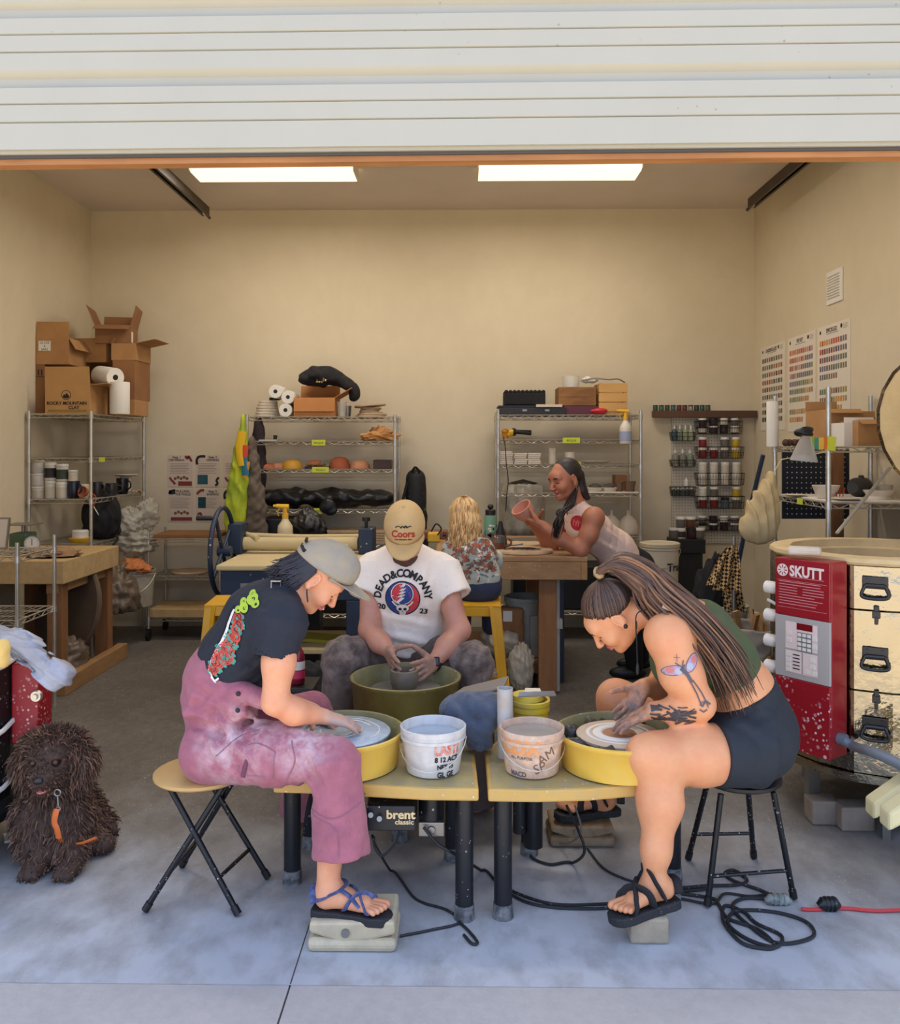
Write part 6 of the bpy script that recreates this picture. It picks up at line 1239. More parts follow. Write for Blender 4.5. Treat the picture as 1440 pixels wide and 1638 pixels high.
for zc, dz in ((PZ(1078, 3.2, 20), .02), (PZ(1190, 3.15, 20), .035), (PZ(1298, 3.1, 20), .03)):
    b = MB(); pts = [(lx+(lr+.012)*math.cos(a), ly+(lr+.012)*math.sin(a), zc+dz*math.sin(3*a)) for a in np.linspace(0, 2*math.pi, 33)]; b.tube(pts, .009, 7, False, flat=1.2); b.build('white_band', m_white, k2)
for a in (-52, 30, 120, 210): b = MB(); b.box((lx+.275*math.cos(R(a)), ly+.275*math.sin(R(a)), (lz0-.05)/2), (.07, .012, lz0-.05), rotm(0, 0, a+90)); b.box((lx+.265*math.cos(R(a)), ly+.265*math.sin(R(a)), .004), (.08, .04, .008), rotm(0, 0, a+90)); b.build('stand_leg', m_white, k2, False)
b = MB(); xr0, xr1 = PX(30, 3.45), PX(67, 3.45); b.bb(xr0-.015, xr1, 3.42, 3.54, PZ(1190, 3.42, 50), PZ(1062, 3.42, 50)); o = b.build('control_box', mat('kiln_red_splashed', (150, 18, 34)), k2, False, bevel=.006)
b = MB(); c_ = P(59, 1113, 3.415); b.lathe([(0, -.006), (.022, -.006), (.024, .0), (.02, .012), (0, .012)], c_, 18, rotm(90, 0, 0)); b.lathe([(0, .012), (.012, .012), (.01, .022), (0, .022)], c_, 12, rotm(90, 0, 0)); b.build('dial_knob', m_chrome, o)
bag = thing('plastic_sheet', 'white plastic sheet draped over the small black kiln, pointing right', 'plastic sheet', tuple(P(60, 1040, 3.25)))
f = Field(); pts = [P(-40, 1020, 3.3), P(0, 1022, 3.28), P(30, 1030, 3.26), P(58, 1050, 3.24), P(84, 1078, 3.22), P(100, 1082, 3.22)]
for i, (p, rx, rz) in enumerate(zip(pts, (.1, .085, .06, .055, .055, .035), (.045, .035, .028, .03, .042, .04))): f.ell(p, (rx, .09-.008*i, rz), rotm(0, 35 if i > 1 else 10, 0), k=.05)
f.wrinkle(P(60, 1050, 3.25), .4, (.55, .2, .8), .007, 150, 5, seed=4); f.crumple(P(60, 1050, 3.25), .35, .01, 30, 7, 9); field_obj('sheet_film', f, mat('white_film', (196, 200, 212), .25, trans=.3, noise=(8, (176, 182, 196), .5), bump=(20, .6, .012)), bag, .005)
lump('foam_piece', mat('yellow_foam', (226, 190, 110), .9, bump=(60, .4)), P(2, 1045, 3.12), (.035, .03, .05), seed=4, amp=.2); tag(C.objects[-1], 'torn yellow foam piece at the left edge beside the plastic sheet', 'foam')
# ------------------------------------------------------------------ potter's wheels
m_deck = mat('deck_yellow', (206, 166, 86), .45, noise=[(5, (190, 152, 82), .6), (24, (176, 156, 112), .35)], speck=(34, .12, (226, 220, 206))); m_decktop = mat('deck_top_dusty', (178, 158, 100), .6, noise=[(5, (154, 144, 104), .8), (20, (150, 146, 130), .5)], speck=(30, .14, (220, 216, 206)))
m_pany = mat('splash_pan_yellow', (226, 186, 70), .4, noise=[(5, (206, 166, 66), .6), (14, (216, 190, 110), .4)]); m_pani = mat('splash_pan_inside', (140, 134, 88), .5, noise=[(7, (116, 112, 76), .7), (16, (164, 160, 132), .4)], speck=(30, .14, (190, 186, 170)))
m_pano = mat('splash_pan_olive', (120, 108, 52), .4, noise=[(5, (104, 94, 48), .6), (18, (140, 130, 84), .3)], speck=(40, .1, (170, 164, 130))); m_slipb = mat('slip_blue_grey', (166, 184, 200), .3, noise=[(14, (132, 152, 172), .8), (40, (196, 206, 214), .5)], bump=(30, .4)); m_batw = mat('bat_pale', (206, 186, 160), .6, noise=[(10, (186, 164, 138), .6)])
m_leg = mat('wheel_leg_black', (28, 30, 34), .35, .2, speck=(60, .12, (206, 204, 200)), speck2=(24, .12, (170, 176, 184)), noise=(4, (42, 44, 48), .5)); m_foot = mat('scuffed_foot', (70, 72, 74), .6, noise=(30, (170, 170, 168), .6)); m_wet = mat('wet_slurry', (74, 66, 58), .25, noise=(20, (46, 42, 40), .7), bump=(40, .6))
DZ = .467
def wheel(label, poly, legs, pan, box=None):
    (cx_, cy_, pr, pz0, pz1, pm) = pan; c0 = np.mean([PF(a, c_, DZ) for a, c_ in poly], 0); t = thing('pottery_wheel', label, 'pottery wheel', (cx_, cy_, 0), "potter's wheels")
    pts = [PF(a, c_, DZ) for a, c_ in poly]; b = MB(); b.prism([p-(0, 0, .042) for p in pts], (0, 0, .042)); b.build('deck', m_deck, t, False, bevel=.007)
    cc_ = np.mean(pts, 0); b = MB(); q = [cc_+(p-cc_)*.955 for p in pts]; b.prism([p*(1, 1, 0)+(0, 0, DZ+.0002) for p in q], (0, 0, .0015)); b.build('deck_surface', m_decktop, t, False)
    for x, y in legs:
        b = MB(); b.cyl((x, y, 0.03), (x, y, DZ-.042), .031, n=24); lg = b.build('leg', m_leg, t); b = MB(); b.cyl((x, y, 0), (x, y, .05), .036, .033, n=24); b.build('foot_cap', m_foot, lg)
    b = MB(); b.lathe([(pr-.03, pz0), (pr-.012, pz0+.004), (pr, pz1-.02), (pr+.006, pz1-.016), (pr+.008, pz1-.003), (pr+.002, pz1)], (cx_, cy_, 0), 64, close=True); b.build('splash_pan', pm, t, angle=60)
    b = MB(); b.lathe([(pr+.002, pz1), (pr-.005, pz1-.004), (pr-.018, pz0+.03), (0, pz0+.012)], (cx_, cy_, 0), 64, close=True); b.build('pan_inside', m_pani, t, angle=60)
    return t
# left wheel
cxl, cyl = PX(545, 3.12), 3.12
wl = wheel('potter\'s wheel of the woman in purple, with a yellow splash pan', [(437, 1249), (500, 1251), (590, 1256), (680, 1261), (766, 1262), (759, 1200), (745, 1178), (470, 1178)], [(PX(743, 2.97), 2.975), (PX(467, 3.2), 3.21), (PX(725, 3.4), 3.4), (PX(500, 3.55), 3.5)], (cxl, cyl, .218, DZ+.004, .595, m_pany))
b = MB(); b.lathe([(0, .572), (.175, .572), (.178, .576), (.178, .584), (.172, .588), (0, .588)], (cxl, cyl, 0), 48); b.build('wheel_head', m_slipb, wl); b = MB(); b.cyl((cxl, cyl, DZ), (cxl, cyl, .572), .03); b.build('spindle', m_steel, wl)
b = MB()
for k in range(5):
    g = np.random.default_rng(k); r0 = .05+.022*k; a0 = g.uniform(0, 6); b.tube([(cxl+r0*math.cos(a), cyl+r0*math.sin(a), .5885+.001*math.sin(7*a)) for a in np.linspace(a0, a0+g.uniform(2.5, 5), 26)], .0022+.001*(k % 2), 5, flat=.6)
b.build('slip_trails', m_white, wl)
bx0, bx1 = PX(587, 2.94), PX(664, 2.94); b = MB(); b.bb(bx0, bx1, 2.94, 3.1, PZ(1330, 2.94), PZ(1290, 2.94)); ct = b.build('control_unit', mat('control_black', (40, 42, 46), .4, .3, speck=(46, .16, (190, 184, 172))), wl, False, bevel=.004)
b = MB(); text_on(b, 'brent', (PX(641, 2.94), 2.9385, PZ(1304, 2.94)), (1, 0, 0), (0, 0, 1), .04, bold=.0012, sx=1.1); text_on(b, 'classic', (PX(647, 2.94), 2.9385, PZ(1315.5, 2.94)), (1, 0, 0), (0, 0, 1), .023, bold=.0006, sx=1.1); b.build('lettering', mat('cream_print', (226, 200, 150), .5), ct, False)
b = MB(); b.cyl(P(593, 1304, 2.935), P(593, 1304, 2.92), .009, n=12); b.cyl(P(607, 1310, 2.935), P(607, 1310, 2.92), .009, n=12); b.build('switch_knob', m_steel, ct)
xm = PX(690, 3.05); b = MB(); b.cyl((xm, 3.07, PZ(1322, 3.05)), (xm, 3.07, DZ-.042), .045, n=24); b.build('motor', m_leg, wl); b = MB(); b.bb(PX(669, 3.0), PX(711, 3.0), 3.02, 3.12, PZ(1343, 3.0), PZ(1320, 3.0)); b.cyl((PX(690, 3.0), 3.019, PZ(1332, 3.0)), (PX(690, 3.0), 3.012, PZ(1332, 3.0)), .014, n=14); b.build('gear_block', m_steel, wl, False, bevel=.004)
b = MB()
for px in (593, 631): b.ball(PF(px, 1263, DZ-.02)+np.array([0, .008, 0]), .008)
b.build('deck_bolts', m_white, wl)
# right wheel
cxr, cyr = PX(991, 3.12), 3.12
wr_ = wheel('potter\'s wheel of the woman in the green top, with a yellow splash pan', [(781, 1263), (860, 1264), (940, 1262), (1030, 1254), (1107, 1240), (1085, 1180), (800, 1180), (776, 1200)], [(PX(805, 2.98), 2.985), (PX(1076, 3.25), 3.25), (PX(845, 3.5), 3.45)], (cxr, cyr, .218, DZ+.004, .595, m_pany))
b = MB(); b.lathe([(0, .555), (.12, .555), (.12, .566), (0, .566)], (cxr, cyr, 0), 36); b.build('wheel_head', m_steel, wr_); b = MB(); b.cyl((cxr, cyr, DZ), (cxr, cyr, .555), .03); b.build('spindle', m_steel, wr_)
bt_ = thing('throwing_bat', 'pale round throwing bat with white slip rings on the right wheel', 'bat', (cxr, cyr, .567)); b = MB(); b.lathe([(0, .567), (.148, .567), (.152, .572), (.152, .58), (.147, .583), (0, .583)], (cxr, cyr, 0), 48); b.build('bat_board', m_batw, bt_)
b = MB(); b.lathe([(.062, .5832), (.066, .587), (.088, .587), (.094, .5832)], (cxr, cyr, 0), 40, close=True); b.lathe([(.105, .5832), (.108, .5845), (.115, .5845), (.118, .5832)], (cxr, cyr, 0), 40, close=True); b.build('slip_ring', m_white, bt_); b = MB(); b.lathe([(.06, .5833), (.05, .586), (0, .5865)], (cxr, cyr, 0), 36); b.build('clay_disc', mat('brown_clay', (166, 116, 80), .6), bt_)
b = MB(); f = Field()
for k in range(16): a = R(40+k*15); f.ell((cxr+.175*math.cos(a), cyr+.175*math.sin(a), .505+.022*((k*7) % 3)), (.032, .028, .03+.012*((k*5) % 3)), k=.02)
f.crumple((cxr, cyr, .51), .4, .012, 40, 3); field_obj('wet_trimmings', f, m_wet, wr_, .006)
for px, yy, h0 in ((831, 3.3, 1330), (853, 3.32, 1352)): b = MB(); b.cyl((PX(px, yy), yy, PZ(h0, yy)), (PX(px, yy), yy, DZ-.043), .024 if px < 840 else .036, n=20); b.build('motor', m_leg, wr_)
# middle wheel
cxm, cym = PX(649, 3.62), 3.62
wm = wheel('potter\'s wheel of the man in the white shirt, with a tall olive splash pan', [(565, 1148), (700, 1158), (860, 1154), (880, 1112), (600, 1096)], [(PX(600, 3.85), 3.86), (PX(850, 3.68), 3.68), (PX(640, 3.55), 3.56)], (cxm, cym, .222, DZ+.004, .655, m_pano))
b = MB(); b.lathe([(0, 0.580), (.148, 0.580), (.152, 0.585), (.152, 0.597), (.147, 0.601), (0, 0.601)], (cxm, cym, 0), 48); b.build('wheel_head', mat('grey_slip_disc', (112, 110, 104), .5, noise=(16, (84, 82, 78), 0.665)), wm); b = MB(); b.cyl((cxm, cym, DZ), (cxm, cym, 0.580), .03); b.build('spindle', m_steel, wm)
pot = thing('clay_pot', 'grey clay pot being thrown between the man\'s hands', 'pot', (cxm-.005, cym-.01, 0.602)); b = MB(); b.lathe([(.0, 0.602), (.045, 0.602), (.055, 0.620), (.06, 0.650), (.056, 0.680), (.048, 0.682), (.048, 0.655), (.04, 0.620), (0, 0.615)], (cxm-.005, cym-.01, 0), 36); b.build('pot_wall', mat('wet_grey_clay', (120, 110, 96), .4, noise=(20, (96, 88, 78), .6)), pot)

# ------------------------------------------------------------------ buckets, towel and tools between the wheels
m_wb = mat('bucket_white_dirty', (214, 212, 208), .45, noise=[(9, (190, 190, 188), .6), (30, (160, 162, 168), .35)]); m_pb = mat('bucket_slip_pink', (212, 176, 146), .6, noise=[(9, (190, 150, 120), .7), (24, (226, 206, 188), .6), (40, (150, 130, 124), .4)])
yb_ = 3.06; xb1 = PX(693, yb_); hb = PZ(1160, yb_)-DZ
b1 = bucket('bucket', 'white water bucket on the left wheel deck, with worn red and black print', (xb1, yb_, DZ+.0025), .111, hb, m_wb, None, hang=.82, rb=.83, filling=(mat('milky_blue_water', (150, 168, 190), .15), .80), wdir=-.15)
def on_bucket(bk_x, bk_y, r, p2, a0, z0, k=1.0): return [(bk_x+(r*k+.0012)*math.sin(a0+x/r), bk_y-(r*k+.0012)*math.cos(a0+x/r), z0+y) for x, y in p2]
def bucket_print(t, bk_x, bk_y, r, hb_, txt, size, a0, z0, m, nm='lettering', bold=0, sx=1.0, rot=0):
    q, ff = text2(txt, size, 0, 0, rot, bold, sx); q, ff = refine(q, ff, .01); kz = lambda z: .83+(.985-.83)*min(1, max(0, (z-DZ)/(hb_-.04)))
    b = MB(); b.add([on_bucket(bk_x, bk_y, r, [(p[0], p[1])], a0, z0, kz(z0+p[1]))[0] for p in q], ff); b.build(nm, m, t, angle=None)
m_rp = mat('worn_red_print', (214, 96, 74), .6, noise=(40, (226, 190, 180), .8))
bucket_print(b1, xb1, yb_, .111, hb, 'LASTI', .05, .52, DZ+.105, m_rp, bold=.002, sx=.8); bucket_print(b1, xb1, yb_, .111, hb, '8 12 ACT', .024, .52, DZ+.072, m_ink, bold=.001); bucket_print(b1, xb1, yb_, .111, hb, 'NET 15', .022, .48, DZ+.046, m_ink, bold=.001); bucket_print(b1, xb1, yb_, .111, hb, 'GL GE', .026, .5, DZ+.018, m_ink, bold=.001)
xb2 = PX(851, yb_)
b2 = bucket('bucket', 'clay-caked pink bucket on the right wheel deck, with an orange mark', (xb2, yb_, DZ+.0025), .109, hb-.004, m_pb, None, hang=.75, rb=.84, filling=(mat('grey_water', (150, 146, 140), .2), .86), wdir=.1)
m_op = mat('orange_print', (226, 146, 78), .6, noise=(30, (214, 176, 140), .6))
bucket_print(b2, xb2, yb_, .109, hb, 'CDX', .062, -.5, DZ+.11, m_op, bold=.004, sx=1.1); bucket_print(b2, xb2, yb_, .109, hb, 'ALL PURPOSE', .014, -.45, DZ+.078, m_ink); bucket_print(b2, xb2, yb_, .109, hb, 'AM', .05, .42, DZ+.085, mat('scratch_mark', (120, 92, 74), .8), rot=30); bucket_print(b2, xb2, yb_, .109, hb, 'SP', .05, .2, DZ+.045, mat('scratch_mark', (120, 92, 74), .8), rot=20); bucket_print(b2, xb2, yb_, .109, hb, 'MACD', .024, -.6, DZ+.02, mat('grey_mark', (96, 92, 100), .8), bold=.001)
xt = PX(808, 3.2); t = thing('tool_tube', 'tall paint-splashed cylinder standing behind the pink bucket', 'container', (xt, 3.2, DZ+.002)); zt = PZ(1100, 3.2); b = MB(); b.lathe([(.028, DZ+.002), (.029, zt), (.026, zt), (.025, DZ+.01), (0, DZ+.01)], (xt, 3.2, 0), 24); b.build('tube_wall', mat('splashed_tube', (206, 196, 182), .6, noise=[(9, (166, 140, 118), .8), (14, (176, 190, 206), .7), (5, (222, 196, 150), .5)]), t)
xy, yy = PX(849, 3.42), 3.42; t = thing('bucket', 'yellow bucket with clay on its lid behind the pink bucket', 'bucket', (xy, yy, DZ+.002)); m_yb = mat('bucket_yellow', (222, 200, 40), .5, noise=(14, (196, 170, 110), .7), speck=(40, .2, (190, 150, 110)))
z0 = DZ+.002; zr = PZ(1122, yy); b = MB(); b.lathe([(0, z0), (.066, z0), (.068, zr-.03), (.074, zr-.03), (.074, zr-.012), (.07, zr-.011), (.07, zr-.006), (.076, zr-.005), (.076, zr+.01), (.066, zr+.012), (.064, z0+.02), (0, z0+.02)], (xy, yy, 0), 32); b.build('bucket_body', m_yb, t); b = MB(); b.lathe([(.062, zr+.012), (.06, zr+.03), (.0, zr+.032)], (xy-.012, yy, 0), 30); b.build('inner_rim', m_yb, t)
for pts, lab, w in (((P(838, 1112, 3.4), P(868, 1109, 3.4)), 'notched metal scraper resting on the yellow bucket', .03), ((P(828, 1117, 3.36), P(890, 1116, 3.38)), 'long flat metal rib lying across the yellow bucket', .012)):
    b = MB(); a_, c_ = pts; zz_ = max(zr+.034, 0); d_ = c_-a_; b.prism([np.array([a_[0], a_[1], zz_]), np.array([c_[0], c_[1], zz_]), np.array([c_[0]-.008, c_[1]+w, zz_+.014]), np.array([a_[0]+.008, a_[1]+w, zz_+.014])], (0, 0, .003)); tag(b.build('metal_rib', m_steel, smooth=False), lab, 'tool')
tw = thing('towel', 'folded blue grey towel heaped between the wheel decks', 'towel', (PX(750, 3.25), 3.25, DZ)); xx = PX(755, 3.25); f = Field()
for k, (px, py, rx, rz, an) in enumerate(((728, 1133, .06, .05, -10), (757, 1130, .075, .055, 8), (785, 1132, .045, .055, 12), (745, 1160, .075, .05, 12), (775, 1158, .05, .05, -8), (768, 1188, .05, .02, 0), (764, 1176, .06, .03, 10))): f.ell(P(px, py, 3.27-.012*(k > 2)), (rx, .075, rz), rotm(0, an, 0), k=.018)
f.wrinkle(P(755, 1150, 3.22), .2, (.7, .2, .6), .0045, 95, seed=3); f.crumple(P(755, 1150, 3.25), .25, .009, 24, 3, 6); field_obj('towel_cloth', f, mat('slate_terry', (74, 86, 106), .95, noise=(30, (58, 68, 88), .6), bump=(140, .5), sheen=.3), tw, .006)
b = MB(); a_, c_ = P(725, 1113, 3.3), P(808, 1097, 3.36); b.prism([a_, a_+(.01, -.03, -.004), c_+(-.01, -.03, -.002), c_], (0, .004, .006)); b.prism([a_+(0, .0, 0), c_, c_+(.02, .12, 0), a_+(.04, .1, 0)], (0, 0, .006)); tag(b.build('bat', mat('grey_board', (128, 120, 110), .7), smooth=False), 'thin grey board lying tilted on the blue grey towel', 'board')

# ------------------------------------------------------------------ pedals, brick and cords on the floor
m_ped = mat('pedal_cream', (206, 192, 160), .6, noise=[(6, (186, 170, 138), .7), (20, (150, 140, 124), .4)])
def pedal(label, pl, pr_, yc, d, m, zt):
    x0, x1 = span(pl, pr_, yc-d/2); t = thing('foot_pedal', label, 'foot pedal', ((x0+x1)/2, yc, 0)); b = MB(); b.bb(x0, x1, yc-d/2, yc+d/2, 0, .042); b.build('pedal_base', m, t, False, bevel=.016)
    b = MB(); a = [(x0+.004, .078), (x0+.1, .046), (x1-.1, .05), (x1-.004, .072), (x1-.006, zt), (x0+.006, zt-.004)]; b.prism([(x, yc-d/2+.008, z-.018) for x, z in a], (0, d-.016, 0)); b.build('treadle', m, t, False, bevel=.01)
    b = MB(); c_ = ((x0+x1)/2-.02, yc-d/2+.006, .062); b.cyl(c_, (c_[0], c_[1]-.008, c_[2]), .013, n=14); b.build('pivot_pin', m_steel, t); return t
pedal('cream foot pedal under the blue strapped sandal', 491, 634, 2.86, .2, m_ped, .115); pedal('dirty tan foot pedal under the right wheel', 880, 985, 3.6, .2, mat('pedal_tan', (150, 128, 98), .7, noise=[(9, (122, 100, 74), .8), (24, (176, 156, 128), .5)]), .1)
b = MB(); x0, x1 = span(1009, 1071, 2.82); b.bb(x0, x1, 2.82, 2.93, 0, .084); tag(b.build('paver_brick', mat('pale_brick', (172, 158, 136), .9, noise=(14, (146, 134, 114), .7), bump=(60, .4)), smooth=False, bevel=.01), 'pale paver brick under the black sandal of the woman in the green top', 'brick')
def cord(label, pts, r=.0045, m=None, name='power_cord', cat='cord'):
    p = spline([PF(*q) if len(q) == 2 else P(*q) for q in pts], 8); p[:, 2] = np.maximum(p[:, 2]+(r if True else 0), r+.0005); b = MB(); b.tube(p, r, 7); return tag(b.build(name, m or m_cord), label, cat)
cord('thin dark cord from the left control unit across the floor to the wheel leg', [(596, 1338, 3.0), (600, 1352, 2.98), (625, 1395), (665, 1440), (715, 1458), (735, 1478), (690, 1490), (640, 1500)]); cord('loop of black cord hanging below the left control unit', [(640, 1330, 3.04), (632, 1352, 3.02), (612, 1371, 3.0), (600, 1358, 3.0), (598, 1340, 3.02)])
cord('cord trailing from the left motor past both wheel legs', [(678, 1326, 3.0), (700, 1352, 3.0), (730, 1370, 3.02), (770, 1395), (800, 1418), (850, 1440), (900, 1450), (980, 1448)], .0055); cord('pair of dark cords lying under the right wheel toward the sandal', [(800, 1424), (850, 1448), (920, 1456), (1000, 1452), (1070, 1432), (1130, 1425)], .0055)
cord('short bent cord end near the left wheel leg', [(735, 1478), (750, 1492), (764, 1510), (755, 1512), (742, 1498)], .005)
cord('black cord looping down below the right wheel pedal', [(906, 1290, 3.35), (925, 1330, 3.3), (935, 1365, 3.2), (915, 1383), (880, 1385), (852, 1375), (848, 1362)], .0055); cord('grey cord hanging in front of the tan pedal', [(920, 1290, 3.4), (930, 1330, 3.35), (915, 1348, 3.4), (890, 1350), (878, 1342)], .004, mat('grey_cord', (120, 116, 108), .6)); cord('dark cord running behind the leg of the woman in the green top', [(940, 1360), (965, 1390), (1000, 1408), (1040, 1418), (1090, 1425)], .0045)
cord('coiled black extension cord on the floor under the right stool', [(1084, 1424), (1130, 1420), (1180, 1418), (1195, 1410), (1175, 1395), (1160, 1400), (1175, 1412), (1220, 1428), (1235, 1440), (1190, 1440), (1172, 1455), (1200, 1485), (1245, 1512), (1300, 1502), (1290, 1478), (1240, 1462), (1180, 1460), (1165, 1480), (1195, 1505), (1240, 1518), (1250, 1500), (1210, 1480), (1190, 1462), (1160, 1452), (1158, 1478), (1185, 1510), (1220, 1520), (1240, 1516), (1213, 1490), (1165, 1472), (1150, 1450), (1140, 1440), (1090, 1432)], .0062)
cord('thin dark cord joining the plug adapter under the right stool', [(1090, 1440), (1140, 1448), (1160, 1432), (1200, 1436), (1235, 1432)], .005)
cord('red extension cord running along the floor to the right edge', [(1282, 1457), (1300, 1458), (1350, 1456), (1400, 1460), (1460, 1459), (1620, 1462), (1800, 1450)], .0065, mat('red_cord', (196, 60, 60), .5))
for label, px, py, L, r, m in (('clear plug adapter lying among the coiled black cords', 1245, 1447, .09, .018, mat('clear_plug', (96, 104, 96), .3, noise=(30, (180, 186, 180), .6))), ('paint-specked cord connector at the start of the red cord', 1326, 1456, .07, .022, m_leg)):
    c_ = PF(px, py); t = thing('plug', label, 'plug', tuple(c_)); b = MB(); b.tube([c_+(-L/2, .0, r*.6), c_+(-L/3, 0, r), c_+(L/3, 0, r), c_+(L/2, 0, r*.6)], [r*.55, r, r, r*.5], 12); b.build('plug_body', m, t)
    b = MB(); [b.cyl(c_+(x, 0, r), c_+(x+.008, 0, r), r*1.12, n=12) for x in (-L*.2, .0, L*.2)]; b.build('grip_ring', m, t)

# ------------------------------------------------------------------ folding stools of the two women
m_tub = mat('stool_black', (24, 26, 30), .35, .2, speck=(70, .2, (206, 204, 198)), speck2=(32, .16, (190, 186, 180))); m_seatw = mat('stool_seat_wood', (206, 168, 108), .5, noise=(4, (186, 148, 92), .6), stretch=(1, .3, 1))
def folding_stool(label, c, rz, sz, seat, feet, seat_r=.165):
    t = thing('folding_stool', label, 'stool', tuple(c)); b = MB(); b.lathe([(0, sz-.024), (seat_r-.01, sz-.024), (seat_r, sz-.016), (seat_r, sz-.006), (seat_r-.01, sz), (0, sz)], (c[0], c[1], 0), 48); b.build('seat', seat, t)
    for tp, ft in feet:
        b = MB(); b.tube([tp, ft], .0105, 10); l = b.build('leg', m_tub, t); b = MB(); d_ = unit(np.array(ft)-np.array(tp)); b.tube([np.array(ft)-d_*.03, np.array(ft)], .0135, 10); b.build('rubber_foot', m_dark, l)
    return t
def cross(b, p, q, r=.007): b.tube([p, q], r, 8)
cs = P(322, 1238, 3.12); szl = PZ(1230, 3.12, 322)
F_ = [PF(232, 1460), PF(381, 1466), PF(429, 1407), PF(291, 1388)]; T_ = [np.array([cs[0]+.10, 3.06, szl-.03]), np.array([cs[0]-.10, 3.06, szl-.03]), np.array([cs[0]-.02, 3.2, szl-.03]), np.array([cs[0]+.12, 3.2, szl-.03])]
for q in F_: q[2] = .008
st = folding_stool('folding stool with a round wooden seat under the woman in purple', (cs[0], 3.12, 0), 0, szl, m_seatw, [(T_[0], F_[0]), (T_[1], F_[1]), (T_[2], F_[2]), (T_[3], F_[3])])
for i, j in ((0, 3), (1, 2)): b = MB(); cross(b, T_[i]*.27+F_[i]*.73, T_[j]*.27+F_[j]*.73); b.build('stretcher', m_tub, st)
cs2 = P(1182, 1240, 3.2); sz2 = PZ(1236, 3.2, 1180); F2 = [PF(1132, 1452), PF(1270, 1440), PF(1101, 1377), PF(1206, 1374)]
for q in F2: q[2] = .008
T2 = [np.array([cs2[0]-.10, 3.08, sz2-.03]), np.array([cs2[0]+.09, 3.1, sz2-.03]), np.array([cs2[0]-.07, 3.31, sz2-.03]), np.array([cs2[0]+.06, 3.3, sz2-.03])]
st2 = folding_stool('folding stool with speckled black legs under the woman in black shorts', (cs2[0], 3.2, 0), 0, sz2, m_dark, list(zip(T2, F2)), .15)
for i, j, k in ((0, 1, .74), (2, 3, .72)): b = MB(); cross(b, T2[i]*(1-k)+F2[i]*k, T2[j]*(1-k)+F2[j]*k); b.build('stretcher', m_tub, st2)
# man's low stool and the bottle table behind the woman in purple
b = MB(); xs = PX(645, 4.15); tmp = thing('low_stool', 'low dark stool under the man at the middle wheel', 'stool', (xs, 4.16, 0)); b.lathe([(0, .405), (.16, .405), (.165, .42), (.15, .44), (0, .44)], (xs, 4.16, 0), 32); b.build('seat', m_dark, tmp)
for a in (45, 135, 225, 315): b = MB(); b.tube([(xs+.1*math.cos(R(a)), 4.16+.1*math.sin(R(a)), .41), (xs+.17*math.cos(R(a)), 4.16+.17*math.sin(R(a)), .0)], .012, 8); b.build('leg', m_dark, tmp)
yb_ = 3.9; x0, x1 = span(463, 501, yb_); zt = PZ(1102, yb_); t = thing('side_stand', 'narrow stand with a carton top beside the man, holding a drink bottle', 'stand', ((x0+x1)/2, yb_, 0)); b = MB(); b.bb(x0, x1, yb_, yb_+.2, zt-.02, zt); b.build('stand_top', m_leg, t, False, bevel=.003); b = MB(); b.bb(x0+.01, x1-.01, yb_+.02, yb_+.18, 0, zt-.02); b.build('stand_body', m_dark, t, False)
xb3 = PX(476, 3.98); t = thing('drink_bottle', 'pink-labelled drink bottle behind the arm of the woman in purple', 'bottle', (xb3, 3.98, zt)); H = PZ(1028, 3.98)-zt; b = MB(); b.lathe([(0, 0), (.03, 0), (.034, .006), (.034, H*.62), (.026, H*.78), (.014, H*.88), (.014, H*.95), (0, H*.95)], (xb3, 3.98, zt+.001), 24); b.build('bottle_body', mat('rose_drink', (128, 30, 44), .2), t)
b = MB(); b.lathe([(.0344, H*.15), (.0344, H*.34)], (xb3, 3.98, zt), 24, close=True); b.build('lower_label', mat('rose_label', (196, 52, 84), .5), t); b = MB(); b.lathe([(.0344, H*.36), (.0344, H*.56)], (xb3, 3.98, zt), 24, close=True); b.build('upper_label', m_paper, t); b = MB(); b.lathe([(.016, H*.93), (.016, H), (0, H)], (xb3, 3.98, zt), 14); b.build('cap', m_dark, t)
